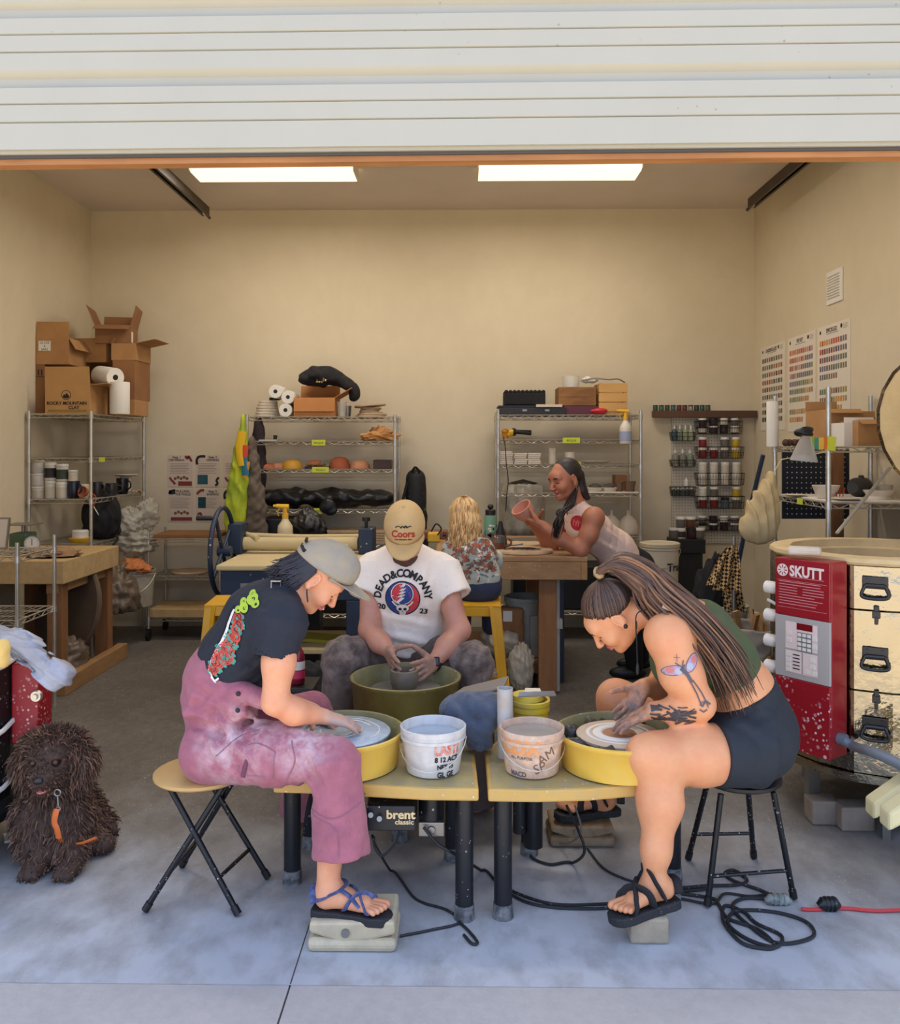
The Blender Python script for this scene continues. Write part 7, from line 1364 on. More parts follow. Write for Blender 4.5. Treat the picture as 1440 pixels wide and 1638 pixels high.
# ------------------------------------------------------------------ people: shared anatomy
def V3(*a): return np.array(a, float)
def head(f, c, fwd, up, s=1.0, open_mouth=0):
    F = unit(fwd); U = unit(np.asarray(up, float)-np.dot(up, F)*F); S = np.cross(F, U); M = np.stack([S, F, U], 1)
    g = lambda x, y, z: np.asarray(c)+M @ V3(x, y, z)*s
    e = lambda p, r, k=.015, mode='u': f.ell(g(*p), np.array(r)*s, M, k*s, mode)
    e((0, -.012, .035), (.074, .093, .082)); e((0, .03, -.02), (.062, .064, .085), .03); e((0, .04, -.085), (.044, .046, .03), .03); e((0, .074, -.1), (.02, .018, .016), .02)
    e((0, .078, .03), (.052, .022, .03), .025)
    for q in (-1, 1): e((q*.037, .066, -.035), (.026, .026, .026), .025)
    for q in (-1, 1): e((q*.031, .1, .002), (.018, .018, .012), .012, 's'); f.ell(g(q*.031, .076, .0), .0155*s, None, .004)
    f.cap(g(-.036, .086, .02), g(.036, .086, .02), .009*s, k=.014*s)
    f.cap(g(0, .094, .008), g(0, .117, -.034), .0075*s, .0105*s, .01*s); e((0, .108, -.038), (.017, .013, .008), .006)
    for q in (-1, 1): f.ell(g(q*.008, .112, -.045), .0045*s, None, .003, 's')
    if open_mouth:
        e((0, .094, -.058), (.022, .011, .006), .006); e((0, .088, -.083), (.019, .012, .008), .008); e((0, .1, -.07), (.017, .022, .008), .004, 's')
    else: e((0, .096, -.06), (.023, .010, .0065), .005); e((0, .094, -.0715), (.02, .011, .0075), .004)
    for q in (-1, 1):
        R_ = M @ rotm(-12, 0, q*-18); f.ell(g(q*.074, -.008, -.006), V3(.009, .021, .033)*s, R_, .006); f.ell(g(q*.083, -.004, -.002), V3(.008, .012, .02)*s, R_, .004, 's'); f.ell(g(q*.074, -.002, -.034), .009*s, None, .006)
    return g, M
def face_mat(g, M, c, s=1.0, gap=0):                   # 1 lips, 2 brows and lashes
    def fn(p):
        q = (p-np.asarray(c))@M/s; x, y, z = np.abs(q[:, 0]), q[:, 1], q[:, 2]; o = np.zeros(len(p), np.int32)
        o[(x < .024-.3*np.abs(z+.066-.004*gap)) & (y > .088) & (np.abs(z+.066) < .0125+.008*gap)] = 1
        o[(x > .014) & (x < .047) & (y > .06) & (np.abs(z-.0235+(x-.03)**2*6) < .0042)] = 2; o[(x > .017) & (x < .046) & (y > .07) & (np.abs(z+.006-(x-.031)**2*8) < .0022)] = 2
        return o
    return fn
def hand(f, w, d, n, side, curl, s=1.0, spread=5, thumb=(.6, .65, .35), tc=20, k=.0045):
    d = unit(d); n = unit(np.asarray(n, float)-np.dot(n, d)*d); t = side*np.cross(d, n); w = np.asarray(w, float); tips = []
    for i, off in enumerate((.030, .0105, -.0095, -.028)):
        off *= s; K = w+d*(.086, .091, .087, .078)[i]*s+t*off; f.cap(w+d*.01*s+t*off*.6, K, .0165*s, .0112*s, .012)
        a = R(spread*(1.5-i)); dd = d*math.cos(a)+t*math.sin(a); cu = curl[i] if hasattr(curl, '__len__') else curl; L = (.073, .081, .075, .058)[i]*s; p = K; ang = 0
        for j, (fr, ca, r0, r1) in enumerate(((.44, .8, .0098, .0088), (.31, 1.1, .0088, .008), (.25, .7, .008, .0066))):
            ang += cu*ca/2.6; q = p+(dd*math.cos(R(ang))+n*math.sin(R(ang)))*L*fr; f.cap(p, q, r0*s, r1*s, k); p = q
        tips.append(p)
    td = unit(d*thumb[0]+t*thumb[1]+n*thumb[2]); p = w+d*.02*s+t*.024*s; q = p+td*.046*s; f.cap(p, q, .0175*s, .0125*s, .012)
    for L, r0, r1 in ((.034, .012, .0105), (.027, .0105, .008)):
        td = unit(td+(d*.5+n*.35)*math.tan(R(tc))); p = q; q = p+td*L*s; f.cap(p, q, r0*s, r1*s, k)
    return tips
def hbox(w, d, s=1.0, r=.125): c = np.asarray(w)+unit(d)*.09*s; return (c-r*s, c+r*s, .0032)
def strands(name, paths, r, m, parent, n=4, flat=1.0):
    b = MB(); ms = m if isinstance(m, (list, tuple)) else [m]
    for i, p in enumerate(paths):
        b.cur = i % len(ms); k = len(p); rr = r*(1-.85*np.linspace(0, 1, k)**3); b.tube(p, rr, n, True, flat)
    return b.build(name, ms, parent, angle=None)
def baseball_cap(parent, g, m, mb, s=1.0, bend=.022, name='cap', blen=.075, z0=.044, tilt=.02):
    b = MB(); nu, nv = 40, 14; vs_ = []
    cap_pt = lambda th, w: g(math.sin(th)*math.cos(w)*.085, math.sin(th)*math.sin(w)*.111-.004, z0+math.cos(th)*.095+tilt*math.sin(th)*math.sin(w))
    for i in range(nv+1):
        for j in range(nu): vs_.append(cap_pt(R(96)*i/nv, 2*math.pi*j/nu))
    b.add(vs_, [(i*nu+j, i*nu+(j+1) % nu, (i+1)*nu+(j+1) % nu, (i+1)*nu+j) for i in range(nv) for j in range(nu)]); o = b.build(name, m, parent, angle=None)
    so = o.modifiers.new('cloth', 'SOLIDIFY'); so.thickness = .003; so.offset = -1
    b = MB(); n = 25; vs_ = []
    for r_ in np.linspace(0, 1, 7):
        for a in np.linspace(18, 162, n):
            w = R(a); q = math.sin(R((a-18)*180/144)); vs_.append(g(math.cos(w)*.084*(1+.02*r_), math.sin(w)*.105-.006+blen*r_*q**.7, .036+tilt*math.sin(w)-bend*abs(math.cos(w))**1.5-(.012-tilt)*r_))
    b.add(vs_, [(i*n+j, i*n+j+1, (i+1)*n+j+1, (i+1)*n+j) for i in range(6) for j in range(n-1)]); o2 = b.build('brim', mb, o, angle=None); so = o2.modifiers.new('card', 'SOLIDIFY'); so.thickness = .004
    b = MB(); b.ball(g(0, -.008, z0+.097), .007); b.build('top_button', m, o)
    return o
def skin(name, col, pink, clay=None): return mat(name, col, .5, noise=[(14, pink, .45), (60, tuple(int(c*.94) for c in col), .3)], bump=(220, .05), sss=.12, attr=clay)
def near(pts, r0, r1):                                   # 1 inside r0 of any point, 0 beyond r1
    pts = [np.asarray(p) for p in pts]
    return lambda v: np.clip((r1-np.min([np.linalg.norm(v-p, axis=1) for p in pts], 0))/(r1-r0), 0, 1)
def sandal(parent, heel, toe, w, up, m_sole, m_strap, straps, th=.026, arch=.0, fld=None):
    heel = np.asarray(heel); toe = np.asarray(toe); d = unit(toe-heel); L = np.linalg.norm(toe-heel); up = unit(np.asarray(up)-np.dot(up, d)*d); s = np.cross(d, up)
    o = thing_part = bpy.data.objects.new('sandal', None); C.objects.link(o); o.parent = parent; o.empty_display_size = .03
    pr = [(0, .55), (.03, .75), (.12, .86), (.35, .78), (.55, .86), (.75, 1), (.9, .9), (.97, .6), (1, .25)]; n = len(pr); pl = [heel+d*L*a+s*w*b_ for a, b_ in pr]+[heel+d*L*a-s*w*b_ for a, b_ in pr[::-1]]
    pl = [p+up*arch*(-math.sin(math.pi*np.dot(p-heel, d)/L)) for p in pl]; b = MB(); b.prism([p-up*th for p in pl], up*th); b.build('sole', m_sole, o, False, bevel=.006)
    for pts, r, nm in straps:
        q = spline([heel+d*L*a+s*w*b_+up*c_ for a, b_, c_ in pts], 6)
        if fld: ax = heel+np.outer((q-heel)@d, d)+up*.02; nn = q-ax; nn /= np.linalg.norm(nn, axis=1)[:, None]; q = np.where(((q-heel)@d < .23*L)[:, None], q, onto([fld], q, nn, .03, .002, .03))
        b = MB(); b.tube(q, r, 8, flat=.35); b.build(nm, m_strap, o)
    return o
def foot(f, heel, toe, up, ankle, s=1.0, side=1):
    heel = np.asarray(heel); toe = np.asarray(toe); d = unit(toe-heel); L = np.linalg.norm(toe-heel); up = unit(np.asarray(up)-np.dot(up, d)*d); x = np.cross(d, up)*side
    P_ = lambda a, b_, c_: heel+d*L*a+x*b_*s+up*c_*s
    f.ell(P_(.13, 0, .03), V3(.03, .04, .03)*s, None, .02); f.cap(ankle, P_(.2, 0, .045), .036*s, .032*s, .02); f.cap(P_(.22, 0, .055), P_(.62, .004, .026), .03*s, .024*s, .025, flat=(1.35, x)); f.cap(P_(.15, 0, .028), P_(.68, 0, .02), .03*s, .02*s, .02, flat=(1.3, x))
    for i, (o, l, r) in enumerate(((-.028, .99, .0125), (-.008, .98, .0098), (.009, .95, .0092), (.024, .915, .0088), (.037, .87, .0084))): f.cap(P_(.68, o*.9, .018), P_(l-.06, o*1.05, .015), r*1.1*s, r*s, .006); f.ell(P_(l-.045, o*1.07, .012), r*1.02*s, None, .004)
m_lip = mat('lips', (190, 104, 96), .45); m_hairk = mat('dark_hair', (30, 24, 26), .5, noise=(40, (52, 40, 38), .6), stretch=(1, 1, .2)); m_browd = mat('brow_hair', (66, 46, 38), .7)
CL = ('clay', (176, 162, 158), 40)
m_boot = mat('sandal_sole_black', (34, 36, 40), .7, speck=(80, .15, (120, 120, 120))); m_strapk = mat('black_webbing', (30, 30, 34), .8)
def dust(name, col, col2, clay, rough=.85): return mat(name, col, rough, noise=[(7, col2, .7), (26, tuple(min(255, int(c*1.12)) for c in col), .35)], bump=(11, .7, .022), attr=('clay', clay, 20, (.38, .66)), sheen=.1)

# ------------------------------------------------------------------ woman in purple overalls at the left wheel
w1 = thing('person', 'woman in purple overalls and a grey cap, bent over the left wheel', 'person', (PX(330, 3.1), 3.1, 0))
fw = unit(V3(.9, .42, 0)); rd = V3(fw[1], -fw[0], 0)
pel, wai, mid_, che, c7 = P(352, 1182, 3.12), P(352, 1112, 3.11), P(377, 1052, 3.10), P(420, 992, 3.09), P(455, 946, 3.08)
ns, fs_ = P(452, 992, 2.945), P(424, 975, 3.24); el, wr = P(440, 1122, 2.90), P(516, 1146, 3.0); fel, fwr = P(420, 1110, 3.32), P(500, 1136, 3.22)
hipn, kn_, ank = P(340, 1205, 3.02), P(538, 1215, 2.88), P(523, 1428, 2.83); hipf, knf, ankf = P(345, 1190, 3.22), P(500, 1136, 3.5), P(470, 1330, 3.56)
hc = P(507, 920, 3.085); hf = unit(V3(.66, .16, -.73)); hu = V3(.74, 0, .67)
f = Field(); g1, M1 = head(f, hc, hf, hu, 1.0); fm1 = face_mat(g1, M1, hc)
f.cap(c7+V3(.0, 0, -.02), g1(0, -.03, -.06), .05, .048, .03); f.chain([pel, wai, mid_, che, c7], [.1, .085, .085, .1, .05], .05, flat=(1.3, rd))
f.chain([ns, P(446, 1060, 2.91), el], [.06, .052, .043], .03); f.chain([el, P(470, 1138, 2.93), wr], [.043, .044, .027], .02); hd1 = P(566, 1157, 3.07)-wr; hand(f, wr, hd1, (-.1, .15, -1), 1, (18, 20, 24, 28), 1.0, 7, (.75, .5, .2))
f.cap(che, fs_, .07, .055, .04); f.cap(che, ns, .07, .06, .04); f.chain([fs_, fel, fwr], [.05, .04, .026], .02); hd2 = P(540, 1160, 3.17)-fwr; hand(f, fwr, hd2, (-.1, -.1, -1), -1, (20, 22, 25, 30), .95, 6)
f.cap(pel, hipn, .09, .08, .05); f.chain([hipn, kn_, P(533, 1320, 2.85), ank], [.075, .058, .05, .034], .03); hl, tl = P(506, 1468, 2.835), P(622, 1474, 2.80); hl[2] = .118; tl[2] = .108; foot(f, hl, tl, (0, 0, 1), ank, .95, 1)
f.chain([hipf, knf, ankf], [.07, .05, .032], .03)
bf1 = f; sk1 = skin('fair_skin', (228, 164, 124), (216, 130, 102), CL)
field_obj('body', f, [sk1, m_lip, m_browd], w1, .0055, [(hc-.15, hc+.15, .003), hbox(wr, hd1), hbox(fwr, hd2), (tl-V3(.16, .07, .05), tl+V3(.03, .07, .06), .0032)], fm1, {'clay': near([wr+unit(hd1)*.09, fwr+unit(hd2)*.09], .05, .14)})
b = MB(); b.tube([g1(-.007, .104, -.066), g1(.007, .104, -.066)], .004, 6); b.build('teeth', m_paper, w1)
# tee
f = Field(); f.chain([wai+V3(0, 0, .0), mid_, che, c7+V3(-.012, 0, -.012)], [.118, .118, .125, .07], .05, flat=(1.28, rd)); f.cap(che, ns, .1, .085, .06); f.cap(che, fs_, .1, .08, .06)
f.cuff(ns, P(438, 1052, 2.915), .085, .072, .03); f.cuff(fs_, fs_*.4+fel*.6, .07, .06, .03)
f.cuff(P(440, 1030, 2.92), P(435, 1075, 2.9), .058, .062, .004, 's'); f.cap(c7+V3(.03, 0, -.01), g1(0, -.02, -.05), .056, .058, .006, 's')
f.wrinkle(P(440, 1010, 3.0), .22, (.5, .2, .8), .004, 120, 8, seed=4); f.wrinkle(P(420, 1080, 3.05), .2, (-.6, .1, .8), .005, 110, 8, seed=6); f.crumple(P(420, 1030, 3.0), .3, .007, 20, 2); tee1 = f
m_navy_t = mat('navy_tee', (30, 34, 44), .85, noise=(8, (38, 42, 54), .6), bump=(12, .6, .02)); sh1 = field_obj('shirt', f, m_navy_t, w1, .006)
# overalls
f = Field(); f.chain([pel, wai+V3(0, 0, -.02)], [.118, .124], .05, flat=(1.25, rd)); f.chain([hipn+V3(-.012, 0, 0), P(440, 1207, 2.95), kn_], [.102, .098, .074], .04); f.cuff(kn_, P(546, 1366, 2.84), .076, .096, .03); f.cuff(P(543, 1300, 2.85), P(547, 1400, 2.835), .06, .088, .004, 's')
f.chain([hipf, P(430, 1160, 3.38), knf], [.11, .095, .076], .04); f.cuff(knf, P(478, 1300, 3.55), .075, .08, .03)
f.chain([wai, P(352, 1085, 3.1)], [.128, .126], .03, flat=(1.25, rd))
bk = unit(np.cross(rd, mid_-wai))                         # back panel of the bib
f.box(wai*.35+mid_*.65-fw*.112, (.012, .085, .11), np.stack([fw*.93-V3(0, 0, .36), rd, unit(mid_-wai)], 1), .01, .02)
f.cap(P(378, 1105, 2.97), P(432, 1122, 2.95), .04, .035, .03); f.cap(P(360, 1112, 3.0), P(375, 1140, 2.98), .05, .05, .03)
for c_, ax, r_, a_, fr in ((P(500, 1225, 2.88), (1, 0, .6), .17, .006, 70), (P(380, 1165, 2.98), (.6, .1, 1), .2, .007, 55), (P(545, 1330, 2.84), (.5, 0, -1), .15, .003, 60), (P(330, 1130, 3.0), (.3, 0, 1), .16, .005, 70), (P(440, 1210, 2.93), (1, .1, -.4), .2, .0035, 75)): f.wrinkle(c_, r_, ax, a_*1.3, fr*1.6, 9, seed=int(fr)); f.crumple(c_, r_*1.2, .009, 22, int(fr), 6)
ov = f; m_pur = dust('dusty_purple_canvas', (166, 100, 114), (140, 80, 98), (212, 190, 194))
ov1 = field_obj('overalls', f, m_pur, w1, .006, attrs={'clay': lambda v: near([P(400, 1180, 2.93), P(490, 1180, 2.9), P(375, 1195, 2.95)], .03, .16)(v)})
b = MB(); cam_n = unit(V3(0, 0, EYE)-P(440, 1200, 2.9))
def seam(pts, flds, w=.006, nm='seam', m=None, par=None, n=(0, -1, .15)):
    p = spline([P(a, c_, 2.9) for a, c_ in pts], 6); nn = unit(n); q = onto(flds, p, nn, .15, .001); b = MB(); b.tube(q, w/2, 5, flat=.6); return b.build(nm, m, par)
m_seam = mat('purple_seam', (150, 104, 120), .85); m_seamd = mat('purple_flap', (112, 66, 86), .85)
for pts in (((398, 1190), (420, 1186), (446, 1198)), ((384, 1222), (388, 1235), (440, 1238)), ((446, 1198), (442, 1238)), ((505, 1285), (545, 1292), (588, 1270)), ((470, 1182), (478, 1210), (462, 1246)), ((505, 1290), (548, 1310), (552, 1365)), ((345, 1210), (380, 1180), (410, 1170))): seam(pts, [ov], .005, 'seam', m_seam, ov1)
for (px, py) in ((378, 1112), (377, 1139)): q = onto([ov], [P(px, py, 2.9)], unit(V3(0, -1, .1)), .15, .003)[0]; b = MB(); b.ball(q, (.008, .005, .008)); b.build('button', m_dark, ov1)
q = onto([ov], [P(396, 1222, 2.9), P(391, 1240, 2.9)], unit(V3(0, -1, .1)), .15, .004); b = MB(); b.tube([q[0]+V3(.012, 0, .035), q[0], q[1]], .008, 8, flat=.4); b.build('pocket_loop', m_seamd, ov1)
b = MB(); q = onto([tee1], [P(443, 938, 3.0)], unit(V3(-.3, -.5, .8)), .12, .006)[0]; b.tube([q+V3(a*.016, 0, c_*.012) for a, c_ in ((-1, -1), (1, -1), (1, 1), (-1, 1), (-1, -1))], .003, 6); b.build('buckle', m_steel, ov1)
# back print on the tee: roses, leaves, a white curve and lime lettering
m_rose = mat('print_rose', (206, 80, 64), .85, noise=(60, (160, 48, 44), .8)); m_leaf = mat('print_teal', (64, 150, 132), .85); m_lime = mat('print_lime', (170, 196, 62), .85); m_wprint = mat('print_white', (226, 222, 218), .85); m_dprint = mat('print_dark', (26, 26, 34), .85)
o_ = P(372, 1018, 2.98); up_ = unit(P(425, 960, 3.0)-P(350, 1075, 3.0)); vw = unit(V3(-.3, -.93, .22)); uu = unit(np.cross(up_, vw)); g = np.random.default_rng(11); pc = []
k_ = lambda a, c_: (np.dot(P(a, c_, 2.98)-o_, uu), np.dot(P(a, c_, 2.98)-o_, up_))
for (a, c_, r_) in ((386, 988, .02), (388, 1000, .021), (382, 1014, .022), (376, 1022, .022), (368, 1036, .026), (360, 1044, .027), (354, 1056, .024), (346, 1066, .02), (371, 1050, .02), (385, 1008, .016)):
    x, y = k_(a, c_); r_ *= 1.25; x += .008
    for j in range(6): an = g.uniform(0, 6.28); pc.append((*disc2(x+r_*.95*math.cos(an), y+r_*.95*math.sin(an), r_*.4, r_*.22, 8), 1))
    pc.append((*disc2(x, y, r_, r_*.92, 14), 0))
    for j in range(3): w_ = np.linspace(0, 5, 10)+j*2; pc.append((*line2(np.column_stack([x+r_*(.25+.22*j)*np.cos(w_), y+r_*(.25+.22*j)*np.sin(w_)]), .003), 4))
for pts, w_, mi in ((((378, 975), (366, 1010), (352, 1042), (340, 1068)), .012, 3), (((372, 968), (360, 1005), (346, 1040)), .008, 4), (((338, 1070), (346, 1080), (352, 1088), (360, 1084)), .006, 3), (((344, 1082), (354, 1092)), .005, 3)): pc.append((*line2(np.array([k_(*q) for q in spline([(a, c_, 0) for a, c_ in pts], 5)[:, :2]]), w_), mi))
for a, c_, r_ in ((409, 958, .028), (398, 972, .024), (420, 966, .02), (402, 948, .016), (392, 962, .018), (386, 975, .016)): x, y = k_(a, c_); pc.append((*disc2(x, y, r_, r_*.7, 14), 2)); pc.append((*disc2(x+.004, y, r_*.32, r_*.28, 10), 4))
decal('back_print', [tee1], pc, o_, uu, up_, [m_rose, m_leaf, m_lime, m_wprint, m_dprint], sh1, .014, start=.2)
# cap, hair, earring, sandals
m_capg = mat('faded_grey_cap', (164, 152, 128), .9, noise=[(6, (138, 138, 136), .9), (20, (176, 156, 122), .5)], bump=(16, .6, .012)); cp1 = baseball_cap(w1, g1, m_capg, m_capg, 1.0, .012, blen=.1, z0=.05, tilt=.026)
b = MB(); b.tube([g1(x, .103-.9*x*x/.1, .064-2*x*x) for x in np.linspace(-.06, .06, 9)], .0035, 6); b.build('gold_cord', mat('gold_cord', (206, 176, 96), .5), cp1); b = MB(); b.tube(spline([g1(-.02, .098, .06), g1(0, .104, .075), g1(.02, .098, .05), g1(.03, .094, .07)], 5), .004, 6); b.build('front_badge', m_ink, cp1)
b = MB(); b.tube([g1(x, -.114+.006*(x/.03)**2, .04) for x in (-.05, -.02, .02, .05)], .01, 8, flat=.4); b.tube([g1(-.02, -.118, .06), g1(.02, -.118, .06)], .006, 6); b.build('back_strap', m_black, cp1)
g = np.random.default_rng(3); ps = []
for i in range(230):
    a = g.uniform(-2.55, .05) if i % 5 else g.uniform(-.3, .22); sx = 1 if i % 2 else -1;
    th = g.uniform(-80, 80); x, y = math.sin(R(th))*.081, -math.cos(R(th))*.1-.006
    z0 = g.uniform(.0, .03); dn = g.uniform(.06, .12)*(1 if abs(th) < 80 else .45)
    ps.append(spline([g1(x*.98, y, z0+.02), g1(x*1.02, y*1.02, z0-.02), g1(x*.95, y*(1.0)+g.uniform(-.02, .01), z0-.02-dn*.6), g1(x*.85+g.uniform(-.01, .01), y*.95-g.uniform(0, .05), z0-.02-dn)], 4))
m_navyhair = mat('blue_black_hair', (28, 28, 36), .45, noise=(30, (44, 44, 58), .6)); strands('hair', ps, .0048, m_navyhair, w1, 5)
for q in (-1, 1):
    b = MB(); p0 = g1(q*.08, .0, -.04); b.tube([p0, p0+V3(0, 0, -.014), p0+V3(.003, 0, -.045)], [.002, .0035, .003], 6); b.build('earring', mat('dark_bead', (54, 60, 72), .4), w1)
m_blues = mat('blue_webbing', (62, 76, 122), .8, noise=(60, (110, 120, 160), .7)); L1 = [[(.06, -1, .03), (.02, -.5, .055), (.0, 0, .06), (.02, .5, .055), (.06, 1, .03)], [(.06, 1.0, .035), (.2, .95, .05), (.34, .75, .07), (.4, 0, .08), (.34, -.7, .07), (.15, -.95, .04)], [(.42, 1, .0), (.5, .85, .045), (.6, .2, .062), (.72, -.6, .045), (.78, -1, .0)], [(.74, 1.02, .0), (.66, .8, .036), (.56, 0, .066), (.44, -.8, .05), (.4, -1, .0)], [(.36, .7, .09), (.5, .75, .06), (.62, .95, .03)]]
sandal(w1, hl+V3(-.012, 0, -.004), tl+V3(.012, 0, -.004), .045, (0, 0, 1), m_boot, m_blues, [(q, .011, 'strap') for q in L1], .03, fld=bf1)
# far sandal
f2h, f2t = P(474, 1345, 3.58), P(450, 1345, 3.4); f2h[2] = f2t[2] = .03
# ------------------------------------------------------------------ woman in the green top at the right wheel
w2 = thing('person', 'woman in a green crop top and black shorts, leaning over the right wheel', 'person', (PX(1190, 3.2), 3.2, 0))
rd = V3(0, 1, 0); pel, wai, mid_, che, c7 = P(1196, 1160, 3.2), P(1180, 1102, 3.2), P(1150, 1056, 3.19), P(1106, 1012, 3.18), P(1058, 962, 3.16)
ns, el, wr = P(1068, 1018, 3.02), P(1117, 1126, 2.99), P(1046, 1136, 3.03); fs_, fel, fwr = P(1080, 1005, 3.34), P(1062, 1100, 3.36), P(1030, 1098, 3.22)
hipn, kn_, ank = P(1196, 1198, 3.07), P(1050, 1212, 2.95), P(1046, 1412, 2.87); hipf, knf, ankf = P(1185, 1180, 3.34), P(986, 1118, 3.52), P(962, 1290, 3.62)
hc = P(980, 984, 3.17); hf = unit(V3(-.62, .06, -.78)); hu = V3(-.78, -.05, .62)
f = Field(); g2, M2 = head(f, hc, hf, hu, 1.0); fm2 = face_mat(g2, M2, hc)
f.cap(c7, g2(0, -.035, -.06), .06, .05, .03); f.chain([pel, wai, mid_, che, c7], [.125, .118, .11, .11, .06], .05, flat=(1.25, rd)); f.cap(che, ns, .08, .075, .05); f.cap(che, fs_, .08, .065, .05)
f.chain([ns, P(1090, 1078, 2.995), el], [.07, .07, .054], .035); f.chain([el, P(1085, 1136, 3.0), wr], [.053, .043, .03], .03); hd1 = P(985, 1162, 3.08)-wr; hand(f, wr, hd1, (.0, .2, -1), -1, (14, 16, 18, 22), 1.0, 7, (.8, .45, .1))
f.chain([fs_, fel, fwr], [.065, .055, .029], .03); hd2 = P(1003, 1140, 3.2)-fwr; hand(f, fwr, hd2, (-.6, -.5, -.3), 1, (30, 34, 40, 46), .95, 5, (.6, .5, .5))
f.chain([hipn, P(1120, 1209, 3.0), kn_], [.112, .092, .078], .05); f.chain([kn_, P(1056, 1284, 2.92), P(1050, 1360, 2.885), ank], [.075, .071, .044, .031], .04); f.ell(P(1024, 1206, 2.93), (.045, .055, .055), None, .04)
hl, tl = P(1076, 1440, 2.9), P(982, 1472, 2.815); hl[2] = .125; tl[2] = .102; foot(f, hl, tl, (-.25, 0, 1), ank, 1.0, -1)
f.chain([hipf, knf, ankf], [.1, .072, .036], .04); fh, ft_ = P(985, 1310, 3.64), P(893, 1306, 3.55); fh[2] = .115; ft_[2] = .125; foot(f, fh, ft_, (0, 0, 1), ankf, 1, -1)
sk2 = skin('warm_skin', (224, 160, 114), (212, 130, 94), ('clay', (128, 108, 100), 40))
b2 = field_obj('body', f, [sk2, m_lip, m_browd], w2, .0055, [(hc-.15, hc+.15, .003), hbox(wr, hd1), hbox(fwr, hd2), (tl-V3(.03, .07, .06), tl+V3(.16, .07, .06), .0032)], fm2, {'clay': near([wr+unit(hd1)*.1, fwr+unit(hd2)*.1], .07, .12)}); skinf = f
# crop top
f = Field(); f.chain([wai*.42+mid_*.58, mid_, che, che*.35+c7*.65], [.118, .124, .13, .07], .05, flat=(1.22, rd)); f.ell(che+V3(-.055, -.04, -.1), (.1, .12, .1), None, .05)
f.cuff(ns+V3(0, .04, .03), ns+V3(.01, -.12, -.04), .095, .1, .012, 's'); f.cuff(fs_-V3(0, .04, 0), fs_+V3(0, .12, 0), .09, .09, .012, 's'); f.wrinkle(P(1150, 1060, 3.1), .18, (.7, .2, -.6), .004, 120, 8, seed=4); f.plane(P(1170, 1085, 3.2), unit(V3(.8, 0, -1.0))); f.plane(c7*.62+che*.38, unit(V3(-.35, 0, 1)), .01)
top2 = f; tp = field_obj('crop_top', f, mat('green_ribbed_cotton', (76, 88, 56), .85, noise=(9, (64, 76, 48), .6), bump=(90, .2)), w2, .0055)
# shorts
f = Field(); f.chain([pel+V3(.02, 0, -.01), wai*.8+pel*.2], [.155, .142], .05, flat=(1.2, rd)); f.cuff(hipn+V3(.02, 0, 0), P(1140, 1202, 3.02), .128, .117, .04); f.cuff(hipf, P(1120, 1165, 3.4), .12, .1, .04); f.ell(hipn+V3(.05, .02, .01), (.11, .13, .12), None, .05)
for c_, ax, r_, a_, fr in ((P(1185, 1150, 3.05), (.5, 0, 1), .16, .006, 90), (P(1215, 1180, 3.05), (-.4, 0, 1), .14, .005, 100), (P(1160, 1190, 3.0), (1, 0, .3), .1, .003, 110)): f.wrinkle(c_, r_, ax, a_, fr, 8, seed=int(fr))
f.crumple(P(1200, 1165, 3.05), .25, .007, 20, 5); f.plane(P(1176, 1107, 3.2), unit(V3(-.5, 0, 1)), .004)
field_obj('shorts', f, mat('black_denim', (32, 38, 46), .8, noise=(9, (42, 48, 58), .5), bump=(12, .5, .02)), w2, .006)
# tattoos: moth on the upper arm, dark foliage on the forearm
o_ = P(1090, 1080, 2.95); pc = []; kk = lambda a, c_: ((a-1090)*.00213, (1080-c_)*.00213)
def wing(cx, cy, rx, ry, rot, mi): q, ff = disc2(0, 0, rx, ry, 18); c_, s_ = math.cos(R(rot)), math.sin(R(rot)); return (q @ np.array([[c_, s_], [-s_, c_]])+kk(cx, cy), ff, mi)
for cx, cy, rot in ((1076, 1072, 8), (1105, 1060, 55)): pc += [wing(cx, cy, .036, .017, rot, 0), wing(cx, cy, .0335, .0148, rot, 1), wing(cx-5 if rot < 20 else cx+4, cy-1 if rot < 20 else cy-5, .012, .011, rot, 2), wing(cx+7 if rot < 20 else cx-4, cy+1 if rot < 20 else cy+5, .012, .011, rot, 3)]
for pts, w_ in (((1086, 1068), (1096, 1078), (1103, 1090)), .012), (((1100, 1088), (1112, 1108), (1120, 1128)), .0045), (((1104, 1086), (1120, 1106), (1130, 1126)), .0045), (((1120, 1128), (1126, 1118), (1134, 1124)), .006), (((1092, 1062), (1089, 1070)), .005), (((1078, 1060), (1088, 1066), (1091, 1056)), .004), (((1116, 1132), (1122, 1136), (1128, 1132)), .005), (((1116, 1126), (1120, 1120), (1128, 1122), (1130, 1130)), .003): pc.append((*line2(np.array([kk(*q) for q in pts]), w_), 0))
for dx, dy in ((0, -6), (0, 6), (-5, 0), (5, 0)): pc.append((*line2(np.array([kk(1081, 1052), kk(1081+dx, 1052+dy)]), .0018), 0))
m_tat = mat('tattoo_ink', (84, 82, 90), .55); m_tatd = mat('tattoo_dark', (62, 58, 62), .55)
decal('tattoo', [skinf], pc, o_, (1, 0, 0), (0, .15, 1), [m_tat, mat('tattoo_lilac', (176, 150, 168), .55), mat('tattoo_pink', (206, 120, 112), .55), mat('tattoo_pale', (178, 176, 192), .55)], w2, .008)
pc = []; g = np.random.default_rng(5)
for k in range(44): a, c_ = 1052+g.uniform(0, 56), 1142+g.uniform(-13, 12); an = g.uniform(-.7, .5); L = g.uniform(5, 10); pc.append((*line2(np.array([kk(a-L*math.cos(an), c_+L*math.sin(an)), kk(a, c_), kk(a+L*math.cos(an), c_-L*math.sin(an)-2)]), g.uniform(.003, .008)), 0))
